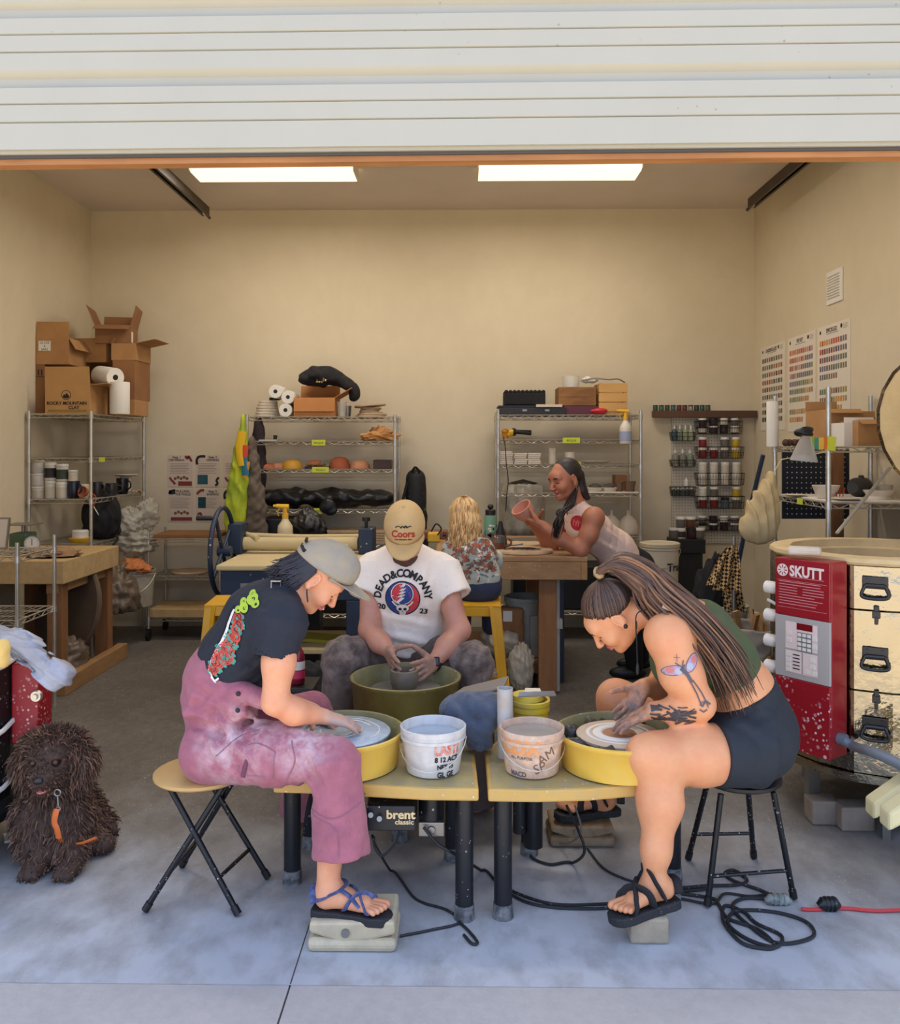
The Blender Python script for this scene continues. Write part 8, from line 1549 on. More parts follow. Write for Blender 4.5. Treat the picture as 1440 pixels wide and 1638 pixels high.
decal('tattoo', [skinf], pc, o_+V3(0, -.03, 0), (1, 0, 0), (0, .15, 1), [m_tatd], w2, .008)
# hair: smooth scalp, high tail falling over the back
m_hb = mat('brown_hair', (90, 64, 50), .55, noise=(30, (110, 80, 62), .7)); m_hb2 = mat('dark_brown_hair', (58, 43, 37), .55); m_hb3 = mat('light_brown_hair', (150, 106, 70), .5, noise=(20, (96, 72, 58), .6))
f = Field(); f.ell(g2(0, -.022, .045), V3(.078, .093, .081), M2, .01); f.plane(g2(0, .062, .045), unit(M2 @ V3(0, 1, -.42)), .012); f.plane(g2(0, -.02, -.012), unit(M2 @ V3(0, .45, -1)), .012); hr = field_obj('hair', f, m_hb2, w2, .004)
tb = P(958, 916, 3.16); ps = []; g = np.random.default_rng(8)
el2 = lambda q: g2(q[0]*.081, q[1]*.096-.022, q[2]*.084+.045); tl_ = (M2.T@(tb-hc)+V3(0, .022, -.045))/V3(.081, .096, .084); tu = unit(tl_)
for i in range(190):                                       # combed from hairline to the tie
    w = R(g.uniform(-125, 125)); z_ = -.5+.98*max(0, math.cos(w))+g.uniform(-.08, .1); s0 = unit(V3(math.sin(w), math.cos(w), z_)); ps.append([el2(unit(s0*(1-t)+tu*t)) for t in np.linspace(0, 1, 9)])
strands('combed_hair', ps, .0042, [m_hb2, m_hb], hr, 4)
ps = []; ax = [(958, 916), (985, 900), (1025, 920), (1070, 958), (1120, 1005), (1165, 1060), (1186, 1105)]; wd_ = [.014, .036, .055, .07, .08, .09, .1]
for i in range(420):
    a, r_ = g.uniform(0, 6.28), math.sqrt(g.uniform(0, 1)); ln = g.uniform(.72, 1.0) if i % 3 else g.uniform(.9, 1.04); pth = []
    for (px, py), w_, q in zip(ax, wd_, np.linspace(0, 1, 7)):
        px, py = 958+(px-958)*(ln if q > .4 else 1), 916+(py-916)*(ln if q > .4 else 1); y_ = 3.16-.02*q-.055*min(1, q*1.6); pth.append(P(px, py, y_)+V3(.62*w_*r_*math.sin(a)+g.normal(0, .004), w_*1.5*r_*math.cos(a)*(.6+.4*q), .8*w_*r_*math.sin(a)+g.normal(0, .004)+.0*q))
    ps.append(spline(pth, 4))
strands('ponytail', ps, .0058, [m_hb, m_hb2, m_hb, m_hb3, m_hb], hr, 5)
b = MB(); b.tube([tb+V3(.012*math.cos(a), .022*math.sin(a), .012*math.sin(a*1)) for a in np.linspace(0, 6.28, 13)], .008, 7); b.build('hair_tie', mat('tan_tie', (176, 146, 100), .8), hr)
b = MB(); q = P(1066, 972, 3.02); b.box(q, (.03, .008, .012), rotm(0, 25, 0)); b.build('hair_clip', m_steel, hr)
b = MB(); b.ball(g2(-.083, -.006, -.036), .008); b.build('ear_plug', m_dark, w2)
p = spline([P(1034, 975, 3.06), P(1018, 985, 3.06), P(1019, 1030, 3.06), P(1020, 1078, 3.06)], 6); b = MB(); b.tube(p, .0022, 5); b.ball(P(1020, 1070, 3.055), (.006, .004, .022)); b.ball(P(1018, 1000, 3.055), (.004, .004, .016)); b.build('necklace', m_ink, w2)
L2 = [[(.06, -1, .03), (.02, -.5, .055), (.0, 0, .06), (.02, .5, .055), (.06, 1, .03)], [(.1, 1.0, .03), (.26, .9, .05), (.34, .4, .07), (.38, -.5, .065), (.28, -1.0, .03)], [(.36, 1.04, .0), (.46, .85, .06), (.56, .2, .075), (.68, -.9, .03), (.7, -1.03, 0)], [(.74, 1.05, .0), (.68, .85, .045), (.6, 0, .062), (.5, -.85, .055), (.44, -1.03, .0)], [(.32, .75, .095), (.42, .8, .07), (.54, .75, .055)]]
sandal(w2, hl+V3(.012, 0, -.004), tl+V3(-.014, -.0, -.006), .05, (-.25, 0, 1), m_boot, m_strapk, [(q, .021 if i else .014, 'strap') for i, q in enumerate(L2)], .03, fld=skinf)
sandal(w2, fh+V3(.012, 0, -.004), ft_+V3(-.012, 0, -.004), .05, (0, 0, 1), m_boot, m_strapk, [(q, .016, 'strap') for q in L2], .03, fld=skinf)

# ------------------------------------------------------------------ man at the middle wheel
mn = thing('person', 'man in a printed white T-shirt and tan cap at the middle wheel', 'person', (PX(648, 4.15), 4.15, 0)); rd = V3(1, 0, 0)
pel, wai, che, c7 = P(646, 1068, 4.15), P(648, 1010, 4.1), P(650, 930, 4.02), P(648, 886, 4.02); hc = P(648, 853, 3.93); hf = unit(V3(0, -.8, -.6)); hu = V3(0, -.6, .8)
sl_, el_, wl_ = P(596, 912, 4.03), P(592, 1008, 3.93), P(624, 1044, 3.78); sr_, er_, wr_2 = P(706, 912, 4.03), P(735, 1008, 3.93), P(692, 1062, 3.78)
hl_, kl, al = P(618, 1075, 4.12), P(547, 1050, 3.85), P(540, 1285, 3.85); hr_, kr_, ar = P(676, 1075, 4.12), P(757, 1056, 3.85), P(762, 1285, 3.85)
f = Field(); g3, M3 = head(f, hc, hf, hu, 1.05); fm3 = face_mat(g3, M3, hc, 1.05)
f.cap(c7+V3(0, .02, -.03), g3(0, -.03, -.06), .062, .055, .03); f.chain([pel, wai, che, c7], [.12, .12, .12, .06], .05, flat=(1.35, rd)); f.cap(che, sl_, .08, .065, .05); f.cap(che, sr_, .08, .065, .05)
f.chain([sl_, el_], [.058, .047], .03); f.chain([el_, el_*.5+wl_*.5+V3(0, 0, -.005), wl_], [.047, .044, .029], .03); f.chain([sr_, er_], [.058, .047], .03); f.chain([er_, er_*.5+wr_2*.5, wr_2], [.047, .044, .029], .03)
hdl = P(638, 1092, 3.54)-wl_; hand(f, wl_, hdl, (.9, -.25, -.15), 1, (16, 20, 24, 28), 1.02, 4, (.5, .45, .55), 14); hdr = P(646, 1088, 3.52)-wr_2; hand(f, wr_2, hdr, (-.55, .75, -.2), -1, (18, 20, 24, 28), 1.05, 5, (.55, .7, .2), 14)
f.chain([hl_, kl, al], [.09, .052, .04], .03); f.chain([hr_, kr_, ar], [.09, .052, .04], .03)
field_obj('body', f, [skin('tanned_skin', (204, 146, 122), (188, 116, 96), ('clay', (150, 126, 112), 40)), m_lip, m_browd], mn, .006, [(hc-.15, hc+.15, .0035), hbox(wl_, hdl, 1.05), hbox(wr_2, hdr, 1.05)], fm3, {'clay': near([wl_+unit(hdl)*.1, wr_2+unit(hdr)*.1], .08, .14)})
f = Field(); f.chain([pel+V3(0, -.02, .05), wai, che, c7+V3(0, .02, -.02)], [.145, .142, .14, .085], .06, flat=(1.3, rd)); f.cap(che+V3(0, 0, .02), sl_, .1, .08, .06); f.cap(che+V3(0, 0, .02), sr_, .1, .08, .06)
f.cuff(sl_, P(585, 952, 3.97), .088, .082, .03); f.cuff(sr_, P(728, 956, 3.97), .088, .082, .03); f.cuff(P(588, 935, 3.98), P(583, 975, 3.95), .055, .07, .004, 's'); f.cuff(P(722, 938, 3.98), P(732, 980, 3.95), .055, .07, .004, 's'); f.cap(c7+V3(0, 0, 0), c7+V3(0, -.06, .1), .07, .075, .006, 's')
for c_, ax, r_, a_, fr in ((P(620, 930, 3.92), (1, 0, .2), .17, .004, 80), (P(690, 930, 3.92), (1, 0, -.2), .17, .004, 85), (P(650, 1020, 3.95), (.3, 0, 1), .2, .007, 75)): f.wrinkle(c_, r_, ax, a_, fr, 7, seed=int(fr))
f.crumple(P(650, 960, 3.95), .4, .007, 14, 3)
ts = f; sh = field_obj('shirt', f, mat('white_tee', (240, 228, 214), .85, noise=(7, (230, 218, 204), .6), bump=(9, .55, .025)), mn, .0065)
o_ = P(644, 958, 3.87); pc = []; Rr = .079; S = .00272
pc += [(*disc2(0, 0, Rr, Rr*1.02, 40), 0), (*disc2(0, 0, Rr*.94, Rr*.96, 40), 1)]
w = np.radians(np.linspace(-100, 88, 30)); rr = Rr*.94; mid = [(rr*.1*math.sin(3*t)*1.0, rr*t) for t in np.linspace(.9, -.9, 8)]
pc.append((*poly2(np.vstack([np.column_stack([rr*np.cos(w), rr*.98*np.sin(w)]), mid])), 2))
cx, cy, r2 = -.002, .022, .049; pc += [(*disc2(cx, cy, r2*1.07, r2*1.07, 36), 0), (*disc2(cx, cy, r2*1.03, r2*1.03, 36), 3), (*disc2(cx, cy, r2*.96, r2*.96, 36), 2)]
bolt = np.array([(.2, 1.0), (-.1, .62), (.22, .6), (-.16, .3), (.2, .3), (-.26, -.02), (.16, 0), (-.36, -.34), (.08, -.3), (-.5, -.85)]); th = np.radians(np.linspace(258, 76, 26)[::-1]); pc.append((*poly2(np.vstack([np.column_stack([cx+r2*.96*np.cos(-th+math.pi*2), cy-r2*.96*np.sin(-th)*-1])*0+np.column_stack([cx+r2*.96*np.cos(np.radians(np.linspace(-110, 80, 26))), cy+r2*.96*np.sin(np.radians(np.linspace(-110, 80, 26)))]), (bolt*.9*r2+(cx, cy))])), 1))
bl = np.vstack([bolt, bolt[::-1]+(.28, -.06)]); bl[:, 1] = np.clip(bl[:, 1], -.9, .95); pc.append((bl*r2+(cx-.006, cy), [(i, i+1, 18-i, 19-i) for i in range(9)], 3))
pc += [(*disc2(.0, -.046, .031, .022, 24), 0), (*disc2(.0, -.046, .028, .019, 24), 3), (*poly2([(-.016, -.058), (.016, -.058), (.012, -.079), (-.012, -.079)]), 3), (*disc2(-.011, -.05, .008, .007, 12), 0), (*disc2(.011, -.05, .008, .007, 12), 0), (*poly2([(0, -.056), (.004, -.063), (-.004, -.063)]), 0), (*line2([(-.01, -.07), (.01, -.07)], .0018), 0)]
for q in (-1, 1): pc.append((*line2([(q*.024, -.036), (q*.036, -.026), (q*.046, -.012)], .007), 3))
for i, ch in enumerate('DEAD&COMPANY'):
    a = R(176-172*i/11); q, ff = text2(ch, .046, .112*math.cos(a), .004+.108*math.sin(a), math.degrees(a)-90, .0016, .95); pc.append((q, ff, 0))
for tx, x in (('20', -.096), ('23', .094)): q, ff = text2(tx, .034, x, -.045-.016*(x > 0), -6, .0012, 1.1); pc.append((q, ff, 0))
decal('chest_print', [ts], pc, o_, (1, 0, -.03), (.03, .0, 1), [mat('print_black', (30, 30, 34), .8), mat('print_blue', (40, 66, 132), .8), mat('print_red', (196, 60, 66), .8), mat('print_offwhite', (222, 214, 206), .8)], sh, .012)
f = Field(); f.chain([pel, P(647, 1040, 4.1)], [.145, .14], .05, flat=(1.3, rd)); f.chain([hl_, P(588, 1052, 3.97), kl], [.12, .1, .085], .05); f.chain([hr_, P(712, 1056, 3.97), kr_], [.12, .1, .085], .05); f.cuff(kl, al, .083, .09, .03); f.cuff(kr_, ar, .083, .09, .03)
for c_, ax, r_, a_, fr in ((kl, (1, .2, .6), .2, .006, 80), (kr_, (-1, .2, .6), .2, .006, 85), (P(590, 1050, 3.85), (1, .5, 0), .2, .006, 75), (P(712, 1050, 3.85), (-1, .5, 0), .2, .006, 70)): f.wrinkle(c_, r_, ax, a_, fr, 8, seed=int(fr)); f.crumple(c_, r_*1.2, .008, 18, int(fr))
field_obj('trousers', f, dust('dusty_brown_trousers', (96, 82, 76), (78, 66, 62), (150, 134, 122)), mn, .007, attrs={'clay': near([kl, kr_], .05, .25)})
m_tan = mat('tan_cap', (206, 172, 118), .9, noise=(6, (190, 156, 104), .6), bump=(90, .2)); cp = baseball_cap(mn, g3, m_tan, m_tan, 1.05, .014, z0=.046, tilt=-.004, blen=.085)
cf = Field(); M_ = M3; cf._p(lambda p: (lambda q: (np.linalg.norm(q/V3(.09, .1175, .1), axis=1)-1)*.1)((p-g3(0, -.004, .046))@M_), hc-.3, hc+.3, 0)
pc = [(*text2('Coors', .042, 0, .0, 0, .0014, .95), 0), (*text2('THE ORIGINAL BEER', .0085, 0, -.024, 0, .0003), 1)]
for pts, w_ in (((-.034, .03), (-.02, .036), (-.008, .03)), .004), (((.004, .028), (.012, .036), (.02, .028)), .008), (((.02, .03), (.032, .036), (.036, .032)), .004), (((-.01, .026), (-.002, .036), (.004, .03)), .005): pc.append((*line2(pts, w_), 1))
o_ = g3(0, .1, .085); nn = unit(M3 @ V3(0, .8, .6)); vv = unit(M3 @ V3(0, -.6, .8)); decal('cap_print', [cf], pc, o_, M3 @ V3(-1, 0, 0), vv, [mat('cap_red', (176, 52, 40), .8), m_ink], cp, .008, .003)
f = Field(); f.ell(g3(0, .052, -.085), V3(.055, .058, .042)*1.05, M3, .02); f.plane(g3(0, .05, -.056), M3 @ V3(0, -.1, 1), .01); f.crumple(g3(0, .06, -.1), .1, .004, 90, 2); field_obj('beard', f, mat('brown_beard', (92, 66, 50), .8, noise=(60, (60, 44, 36), .7)), mn, .004)
f = Field(); f.ell(g3(0, -.03, .0), V3(.076, .08, .07)*1.05, M3, .02); f.plane(g3(0, .02, 0), M3 @ V3(0, 1, 0), .01); field_obj('hair', f, m_hairk, mn, .005)
b = MB(); wd = unit(hdr); c_ = wr_2-wd*.018; b.tube([c_-wd*.012, c_+wd*.012], .036, 18); wt = b.build('watch_strap', m_dark, mn); b = MB(); b.box(c_+unit(V3(.2, -1, .45))*.034, (.036, .016, .04), rotm(-20, 0, 0)); b.build('watch_face', mat('watch_glass', (22, 26, 36), .15), wt, False, bevel=.005)
# ------------------------------------------------------------------ woman leaning on the bench
w3 = thing('person', 'woman in a pale pink tank top leaning on the bench, holding a bowl', 'person', (PX(1020, 6.1), 6.1, 0)); YH = 5.78
pel, wai, che, c7 = P(1010, 912, 6.0), P(984, 878, 5.95), P(940, 845, 5.85), P(921, 812, 5.83); rd = V3(-.25, .95, .1)
ns, el, wr = P(950, 828, 5.66), P(929, 880, 5.64), P(868, 840, 5.66); fs_, fel, fwr = P(905, 830, 6.02), P(880, 876, 5.98), P(856, 842, 5.86)
hc = P(905, 766, YH); hf = unit(V3(-.82, -.5, -.22)); hu = V3(-.12, 0, 1); S3_ = 1.1
f = Field(); g4, M4 = head(f, hc, hf, hu, S3_, 1); fm4 = face_mat(g4, M4, hc, S3_, 1)
f.cap(c7, g4(0, -.03, -.06), .058, .052, .03); f.chain([pel, wai, che, c7], [.12, .1, .11, .06], .05, flat=(1.2, rd)); f.cap(che, ns, .08, .07, .04); f.cap(che, fs_, .08, .065, .04)
f.chain([ns, P(942, 855, 5.64), el], [.06, .058, .046], .03); f.chain([el, P(897, 862, 5.64), wr], [.048, .044, .03], .03); bc_ = P(839, 819, 5.72); hd1 = bc_+V3(.03, -.01, -.055)-wr; hand(f, wr, hd1, (-.1, .5, .9), -1, (16, 18, 22, 26), 1.1, 7, (.6, .55, .5))
f.chain([fs_, fel, fwr], [.06, .048, .03], .03); hd2 = bc_+V3(.02, .05, -.02)-fwr; hand(f, fwr, hd2, (-.2, -.7, .4), 1, (16, 18, 22, 26), 1.1, 6, (.6, .6, .3))
kn_, an = P(1008, 1000, 5.9), P(1016, 1085, 6.05); an[2] = .09; kf, af = P(1018, 1000, 6.2), P(1026, 1080, 6.3); af[2] = .09
f.chain([pel, kn_, an], [.1, .07, .045], .04); f.chain([pel+V3(0, .16, 0), kf, af], [.1, .07, .045], .04)
field_obj('body', f, [skin('brown_skin', (184, 120, 90), (166, 98, 72)), m_lip, m_hairk], w3, .007, [(hc-.165, hc+.165, .0035), hbox(wr, hd1, 1.1), hbox(fwr, hd2, 1.1)], fm4)
f = Field(); f.chain([pel*.25+wai*.75+V3(0, 0, -.02), wai, che, c7], [.135, .122, .13, .075], .05, flat=(1.22, rd)); f.cap(che, ns, .09, .06, .04); f.cap(che, fs_, .09, .06, .04); f.cap(c7+V3(-.01, 0, 0), g4(0, -.01, -.08), .068, .07, .006, 's'); f.cap(ns+V3(-.005, -.02, -.02), ns+V3(0, -.15, -.02), .072, .085, .008, 's'); f.cap(fs_, fs_+V3(0, .15, 0), .07, .08, .008, 's')
f.wrinkle(P(965, 868, 5.75), .2, (.6, .2, 1), .006, 90, 8, seed=3); f.crumple(P(960, 860, 5.8), .3, .008, 16, 3); tk = f; tp3 = field_obj('tank_top', f, mat('pale_pink_cotton', (238, 210, 196), .85, noise=(8, (228, 198, 182), .6), bump=(10, .5, .02)), w3, .007)
o_ = P(914, 838, 5.6); pc = [(*disc2(0, 0, .055, .05, 22), 0)]+[(*line2([(-.03+.02*k, -.02), (-.03+.02*k+.008*(k % 2), .022), (-.015+.02*k, .0)], .006), 1) for k in range(4)]; decal('chest_print', [tk], pc, o_, (.9, -.4, -.1), (.1, 0, 1), [mat('red_flower_print', (186, 44, 50), .8), mat('pink_print', (226, 130, 130), .8)], tp3, .014, start=.2)
b = MB(); q = onto([tk], spline([P(953, 838, 5.5), P(962, 848, 5.5), P(961, 856, 5.5)], 4), unit(V3(0, -1, .1)), .1, .002); b.tube(q, .02, 8, flat=.5); b.build('bra_band', m_black, tp3)
f = Field(); f.chain([pel+V3(.01, 0, .01), wai*.5+pel*.5], [.15, .125], .05, flat=(1.15, rd)); f.chain([pel, kn_, an], [.135, .085, .055], .05); f.chain([pel+V3(0, .16, 0), kf, af], [.13, .085, .055], .05); f.wrinkle(P(1015, 930, 5.9), .2, (0, 0, 1), .004, 70, seed=2); field_obj('leggings', f, m_black, w3, .009)
for a in (an, af): f = Field(); f.ell((a[0]-.05, a[1], .045), (.13, .048, .045), None, .01); f.plane((0, 0, .002), (0, 0, -1)); field_obj('shoe', f, m_dark, w3, .008)
f = Field(); f.ell(g4(0, -.022, .04), V3(.08, .092, .085)*S3_, M4, .01); f.plane(g4(0, .066, .05), unit(M4 @ V3(0, 1, -.55)), .012); f.plane(g4(0, .0, -.012), unit(M4 @ V3(0, .8, -1)), .012); f.chain([g4(0, -.1, -.0), P(931, 785, 5.84), P(940, 796, 5.84)], [.04, .034, .02], .02); hr3 = field_obj('hair', f, m_hairk, w3, .005)
ps = []; g = np.random.default_rng(6)
for i in range(70): d_ = lambda: V3(g.normal(0, .012), g.normal(0, .012), 0); ps.append(spline([g4(0, -.09, -.03)+d_(), P(912, 806, 5.66)+d_(), P(899, 818, 5.6)+d_(), P(893, 838, 5.58)+d_()*1.3, P(889, 858+g.uniform(-8, 5), 5.58)+d_()], 4))
strands('front_lock', ps, .006, m_hairk, hr3, 4)
b = MB(); b.tube([g4(-.08, -.006, -.04), g4(-.082, -.004, -.075)], .003, 6); b.build('earring', m_steel, w3); p = spline([P(905, 812, 5.66), P(903, 828, 5.62), P(909, 835, 5.62), P(917, 818, 5.66)], 5); b = MB(); b.tube(p, .0018, 5); b.build('necklace', mat('gold_cord', (206, 176, 96)), w3)
A = frame(unit(V3(-.55, -.35, .75))); A = np.stack([A[:, 0], A[:, 2], A[:, 1]], 1); b = MB(); b.lathe([(0, -.045), (.05, -.04), (.068, -.005), (.07, .045), (.064, .045), (.06, -.002), (.04, -.034), (0, -.038)], bc_, 30, A); tag(b.build('bowl', mat('pink_clay', (206, 142, 118), .75, noise=(14, (190, 126, 102), .5))), 'raw pink clay bowl held by the woman in the pink tank top', 'bowl')

# ------------------------------------------------------------------ child on the second yellow stool
ch = thing('person', 'small blond child in a flowered top sitting on the yellow stool', 'person', (PX(765, 4.75), 4.75, .78)); rd = V3(1, -.1, 0)
pel, che, c7 = P(764, 934, 4.74), P(752, 890, 4.74), P(746, 862, 4.76); hc = P(743, 826, 4.8); f = Field(); g5, M5 = head(f, hc, (.1, .97, -.15), (0, .1, 1), .82)
f.cap(c7, g5(0, -.03, -.06), .04, .038, .02); f.chain([pel, che, c7], [.085, .085, .05], .04, flat=(1.2, rd)); cs_, ce, cw = P(722, 880, 4.78), P(716, 912, 4.84), P(728, 915, 5.0); ds_, de, dw = P(775, 876, 4.78), P(790, 900, 4.9), P(796, 890, 5.1)
f.chain([cs_, ce, cw], [.04, .034, .022], .02); f.chain([ds_, de, dw], [.04, .034, .022], .02); hand(f, cw, (.3, .9, -.1), (0, 0, -1), -1, 15, .62); hand(f, dw, (.1, .9, -.05), (0, 0, -1), 1, 15, .62)
lg = [(pel+V3(s_*.05, .03, -.02), pel+V3(s_*.08, .3, -.03), pel+V3(s_*.08, .34, -.3)) for s_ in (-1, 1)]
for q in lg: f.chain(q, [.06, .045, .032], .03); f.cap(q[2], q[2]+V3(0, .1, -.03), .03, .02, .02)
field_obj('body', f, [skin('fair_skin', (238, 182, 152), (226, 146, 122)), m_lip, m_browd], ch, .0055, [(dw-.09, dw+.09, .003), (cw-.09, cw+.09, .003)], face_mat(g5, M5, hc, .82))
f = Field(); f.chain([pel+V3(-.005, 0, .045), che, c7], [.108, .1, .055], .04, flat=(1.2, rd)); f.chain([cs_, ce, cw], [.052, .046, .034], .03); f.chain([ds_, de, dw], [.052, .046, .034], .03); f.wrinkle(che, .2, (.2, 0, 1), .004, 100, 8, seed=2); f.crumple(che, .3, .008, 20, 2); fl = f
m_fl = mat('flowered_cotton', (176, 180, 168), .85, bump=(12, .4, .015)); sp5 = field_obj('flowered_top', f, m_fl, ch, .006)
pc = []; g = np.random.default_rng(9); o_ = P(752, 895, 4.6)
for k in range(190):
    x, y, a, r_ = g.uniform(-.15, .15), g.uniform(-.12, .12), g.uniform(0, 6.28), g.uniform(.008, .013); mi = int(g.integers(0, 4)); rot = np.array([[math.cos(a), math.sin(a)], [-math.sin(a), math.cos(a)]])
    if k % 3: q, ff = disc2(0, 0, r_*1.3, r_*.5, 8); pc.append((q @ rot+(x, y), ff, mi))
    else:
        for j in range(5): q, ff = disc2(r_*.8, 0, r_*.7, r_*.36, 8); aa = a+j*1.2566; pc.append((q @ np.array([[math.cos(aa), math.sin(aa)], [-math.sin(aa), math.cos(aa)]])+(x, y), ff, 0 if k % 2 else 1))
fl2 = [fl]; pz = decal('flower_print', fl2, pc, o_, (1, 0, 0), (0, 0, 1), [mat('print_rust', (156, 84, 60), .85), mat('print_brown', (110, 72, 56), .85), mat('print_sage', (92, 116, 112), .85), mat('print_cream', (216, 206, 186), .85)], sp5, .02, .0018, start=.1)
f = Field(); f.cap(pel+V3(0, 0, -.01), pel+V3(0, .04, .03), .105, .095, .03, flat=(1.2, rd))
for q in lg: f.chain(q, [.078, .06, .048], .03)
field_obj('jeans', f, mat('navy_denim', (36, 46, 70), .85, noise=(10, (48, 60, 86), .5)), ch, .007)
ps = []; g = np.random.default_rng(2); mh = [mat('blond_hair', (206, 164, 104), .45, noise=(24, (176, 134, 80), .6)), mat('pale_blond_hair', (226, 190, 132), .45), mat('dark_blond_hair', (166, 122, 72), .5)]
for i in range(420):
    a = R(g.uniform(-128, 128)); el_ = R(g.uniform(8, 80)); L_ = g.uniform(.75, 1.06)*(1 if abs(a) < 1.7 else .8); pt = lambda r_, e_: g5(-math.sin(a)*math.cos(e_)*.079*r_, -math.cos(a)*math.cos(e_)*.098*r_-.01, .035+math.sin(e_)*.088*r_)
    p = [g5(g.normal(0, .005), .0+.035*g.normal(0, 1), .13), pt(1.08, el_+.3), pt(1.16, min(el_, .35)), pt(1.2, -.15)]; e_ = p[-1]; ph = g.uniform(0, 6); out = unit((e_-hc)*(1, 1, 0))
    for j in range(1, 7): p.append(e_+V3(0, 0, -.041*j*L_)+out*(.009*math.sin(j*1.7+ph)+.004*j)+V3(.005*math.sin(j*2+ph), -.006*min(j, 2), 0)-np.array([out[0]*.005*j, 0, 0]))
    ps.append(spline(p, 3))
strands('hair', ps, .0056, mh, ch, 4); f = Field(); f.ell(g5(0, -.014, .035), V3(.08, .098, .088)*.85, M5, .01); f.plane(g5(0, .04, .02), M5 @ V3(0, 1, -.3), .01); field_obj('hair', f, mh[2], ch, .006)

# ------------------------------------------------------------------ brown puppy
dg = thing('dog', 'fluffy brown puppy sitting beside the small black kiln, mouth open', 'dog', tuple(PF(85, 1405))); D = 3.42; f = Field()
hd = P(88, 1212, D-.06); ct_ = P(88, 1300, D-.02); rp = P(98, 1345, D+.14); rp[2] = .13
f.chain([rp, P(92, 1310, D+.06), P(88, 1262, D+.0)], [.13, .125, .095], .05); f.ell(ct_, (.115, .1, .13), None, .04); f.ell(rp+V3(.05, -.02, -.02), (.1, .13, .11), None, .04); f.ell(rp+V3(-.07, -.02, -.02), (.09, .13, .11), None, .04)
for px, sx in ((55, -1), (110, 1)):
    pw = PF(px-1, 1402); f.chain([P(px+6*-sx*-1, 1300, D-.04), P(px, 1352, D-.09), pw+V3(0, .05, .05)], [.068, .056, .045], .04); f.ell(pw+V3(0, .01, .03), (.047, .06, .032), None, .02); [f.ell(pw+V3(.024*j, -.04, .022), (.015, .022, .02), None, .006) for j in (-1, 0, 1)]
hp = PF(155, 1362); f.chain([rp+V3(.09, -.06, -.03), hp+V3(-.06, .06, .06), hp+V3(0, 0, .035)], [.08, .06, .04], .04); f.ell(hp+V3(.015, -.01, .032), (.062, .05, .034), None, .02); f.ell(PF(87, 1390)+V3(0, .1, .03), (.04, .07, .034), None, .02)
f.chain([rp+V3(.08, .1, -.03), PF(160, 1345)+V3(0, .05, .05), PF(183, 1342)+V3(0, 0, .03)], [.05, .034, .018], .03)
F_ = unit(V3(.04, -.97, -.18)); U_ = unit(V3(-.03, -.15, 1)); S_ = np.cross(F_, U_); Md = np.stack([S_, F_, U_], 1); q_ = lambda x, y, z: hd+Md @ V3(x, y, z)
f.ell(q_(0, 0, .02), (.1, .1, .092), Md, .03); f.ell(q_(0, .075, -.025), (.055, .075, .045), Md, .035); f.ell(q_(0, .11, -.022), (.044, .045, .032), Md, .02); f.ell(q_(0, .09, -.07), (.032, .05, .014), Md, .008); f.cap(q_(0, .02, -.05), q_(0, -.02, -.12), .075, .085, .04)
for s_ in (-1, 1): f.chain([q_(s_*.085, -.01, .055), q_(s_*.115, .005, -.01), q_(s_*.112, .015, -.075)], [.03, .036, .024], .02, flat=(1.3, F_)); f.ell(q_(s_*.042, .082, .03), .016, None, .012, 's'); f.ell(q_(s_*.04, .07, .048), (.03, .022, .012), Md, .015)
fd = f; m_fur = mat('brown_fur', (74, 54, 44), .75, noise=(16, (58, 42, 34), .7)); v, fc = f.mesh(.008, [(hd-.16, hd+.16, .005)]); make_obj('body', v, fc, m_fur, dg, True, None, None)
b = MB(); [b.ball(q_(s_*.042, .088, .03), .0135) for s_ in (-1,)]; b.build('eye', mat('amber_eye', (60, 40, 26), .1), dg); b = MB(); b.ball(q_(.042, .088, .03), .0135); b.build('eye', mat('amber_eye', (60, 40, 26)), dg)
b = MB(); b.ball(q_(0, .152, -.006), V3(.02, .012, .014), Md); b.build('nose', mat('dog_nose', (38, 32, 32), .25), dg); b = MB(); b.ball(q_(0, .108, -.058), V3(.026, .045, .009), Md); b.build('tongue', mat('tongue_pink', (216, 130, 126), .4), dg)
g = np.random.default_rng(4); k = g.choice(len(v), 9000); eps = .006; pv = v[k]; pv = pv[np.min([np.linalg.norm(pv-q_(s_*.042, .09, .03), axis=1) for s_ in (-1, 1)], 0) > .024]; nrm = np.stack([fd.ev(pv+V3(*(eps*(i == j) for j in range(3))))-fd.ev(pv-V3(*(eps*(i == j) for j in range(3)))) for i in range(3)], 1); nrm /= np.maximum(np.linalg.norm(nrm, axis=1), 1e-6)[:, None]
fwdness = (pv-hd)@F_; lx_ = (pv-hd)@Md; face = (fwdness > .05) & (np.abs(lx_[:, 2]+.01) < .09) & (np.abs(lx_[:, 0]) < .075); ear_ = (np.linalg.norm(pv-hd, axis=1) < .16) & ~face
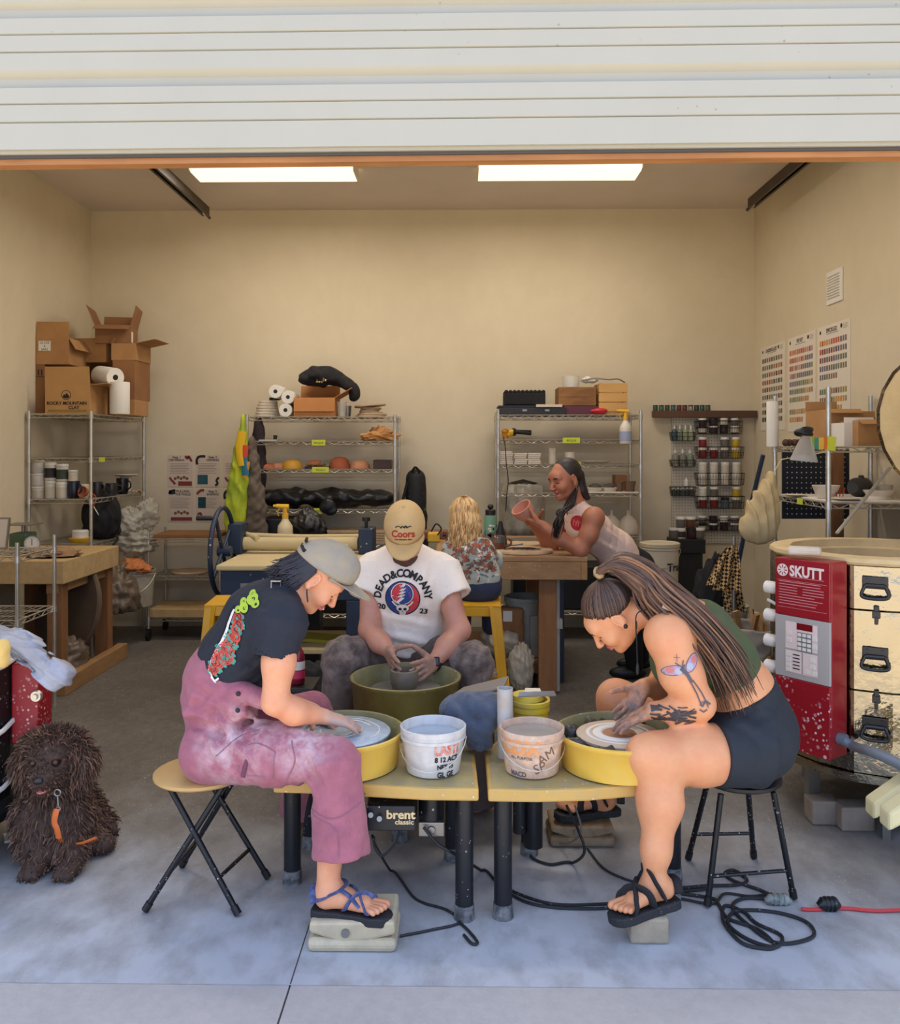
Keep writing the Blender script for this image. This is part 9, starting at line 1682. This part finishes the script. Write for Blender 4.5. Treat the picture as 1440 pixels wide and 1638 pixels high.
L_ = np.where(face, .007, np.where(ear_, .036, .03))*g.uniform(.7, 1.25, len(pv)); L_ = np.where(pv[:, 2] < .06, .008, L_); dr = nrm*.55+V3(0, 0, -.62)*(~face)[:, None]+(lx_[:, 2] > .05)[:, None]*ear_[:, None]*V3(0, 0, .55)+g.normal(0, .22, pv.shape); dr /= np.linalg.norm(dr, axis=1)[:, None]
sd = np.cross(dr, g.normal(0, 1, pv.shape)); sd /= np.linalg.norm(sd, axis=1)[:, None]; V_, Fc = [], []; w_ = .0026; mid = pv+dr*(L_*.55)[:, None]+nrm*.004; tip = pv+dr*L_[:, None]+V3(0, 0, -.2)*L_[:, None]
V_ = np.stack([pv-sd*w_, pv+sd*w_, mid+sd*w_*.8, mid-sd*w_*.8, tip], 1).reshape(-1, 3); Fc = [t for i in range(len(pv)) for t in ((5*i, 5*i+1, 5*i+2, 5*i+3), (5*i+3, 5*i+2, 5*i+4))]
o = make_obj('fur_coat', V_, Fc, [mat('brown_fur_tips', (104, 76, 60), .7), m_fur, mat('light_fur_tips', (136, 102, 80), .7)], dg, False, np.repeat(g.choice(3, len(pv), p=[.5, .3, .2]), 2)); o['kind'] = 'stuff'
c1 = P(92, 1268, 3.24); b = MB(); b.tube([c1+V3(.012*math.cos(a), 0, .012*math.sin(a)) for a in np.linspace(0, 6.28, 13)], .003, 6, False); b.tube([c1+V3(0, 0, -.012), c1+V3(.003, 0, -.055)], .0035, 6); b.tube([c1+V3(.003, 0, -.062)+V3(.008*math.cos(a), 0, .008*math.sin(a)) for a in np.linspace(0, 6.28, 11)], .0025, 6, False); lh = tag(b.build('leash_clip', m_steel), 'steel leash clip hanging on the puppy\'s chest', 'leash clip')
b = MB(); b.tube(spline([P(91, 1294, 3.23), P(88, 1305, 3.22), P(87, 1316, 3.22), P(91, 1326, 3.22), P(94, 1340, 3.23)], 5), .013, 8, flat=.5); b.tube(spline([P(94, 1340, 3.23), P(105, 1350, 3.3), P(130, 1349, 3.28), P(154, 1340, 3.28)], 6), .008, 8, flat=.5); tag(b.build('leash', mat('orange_leash', (214, 110, 46), .6)), 'orange leash hanging from the clip over the puppy\'s hind paw', 'leash')
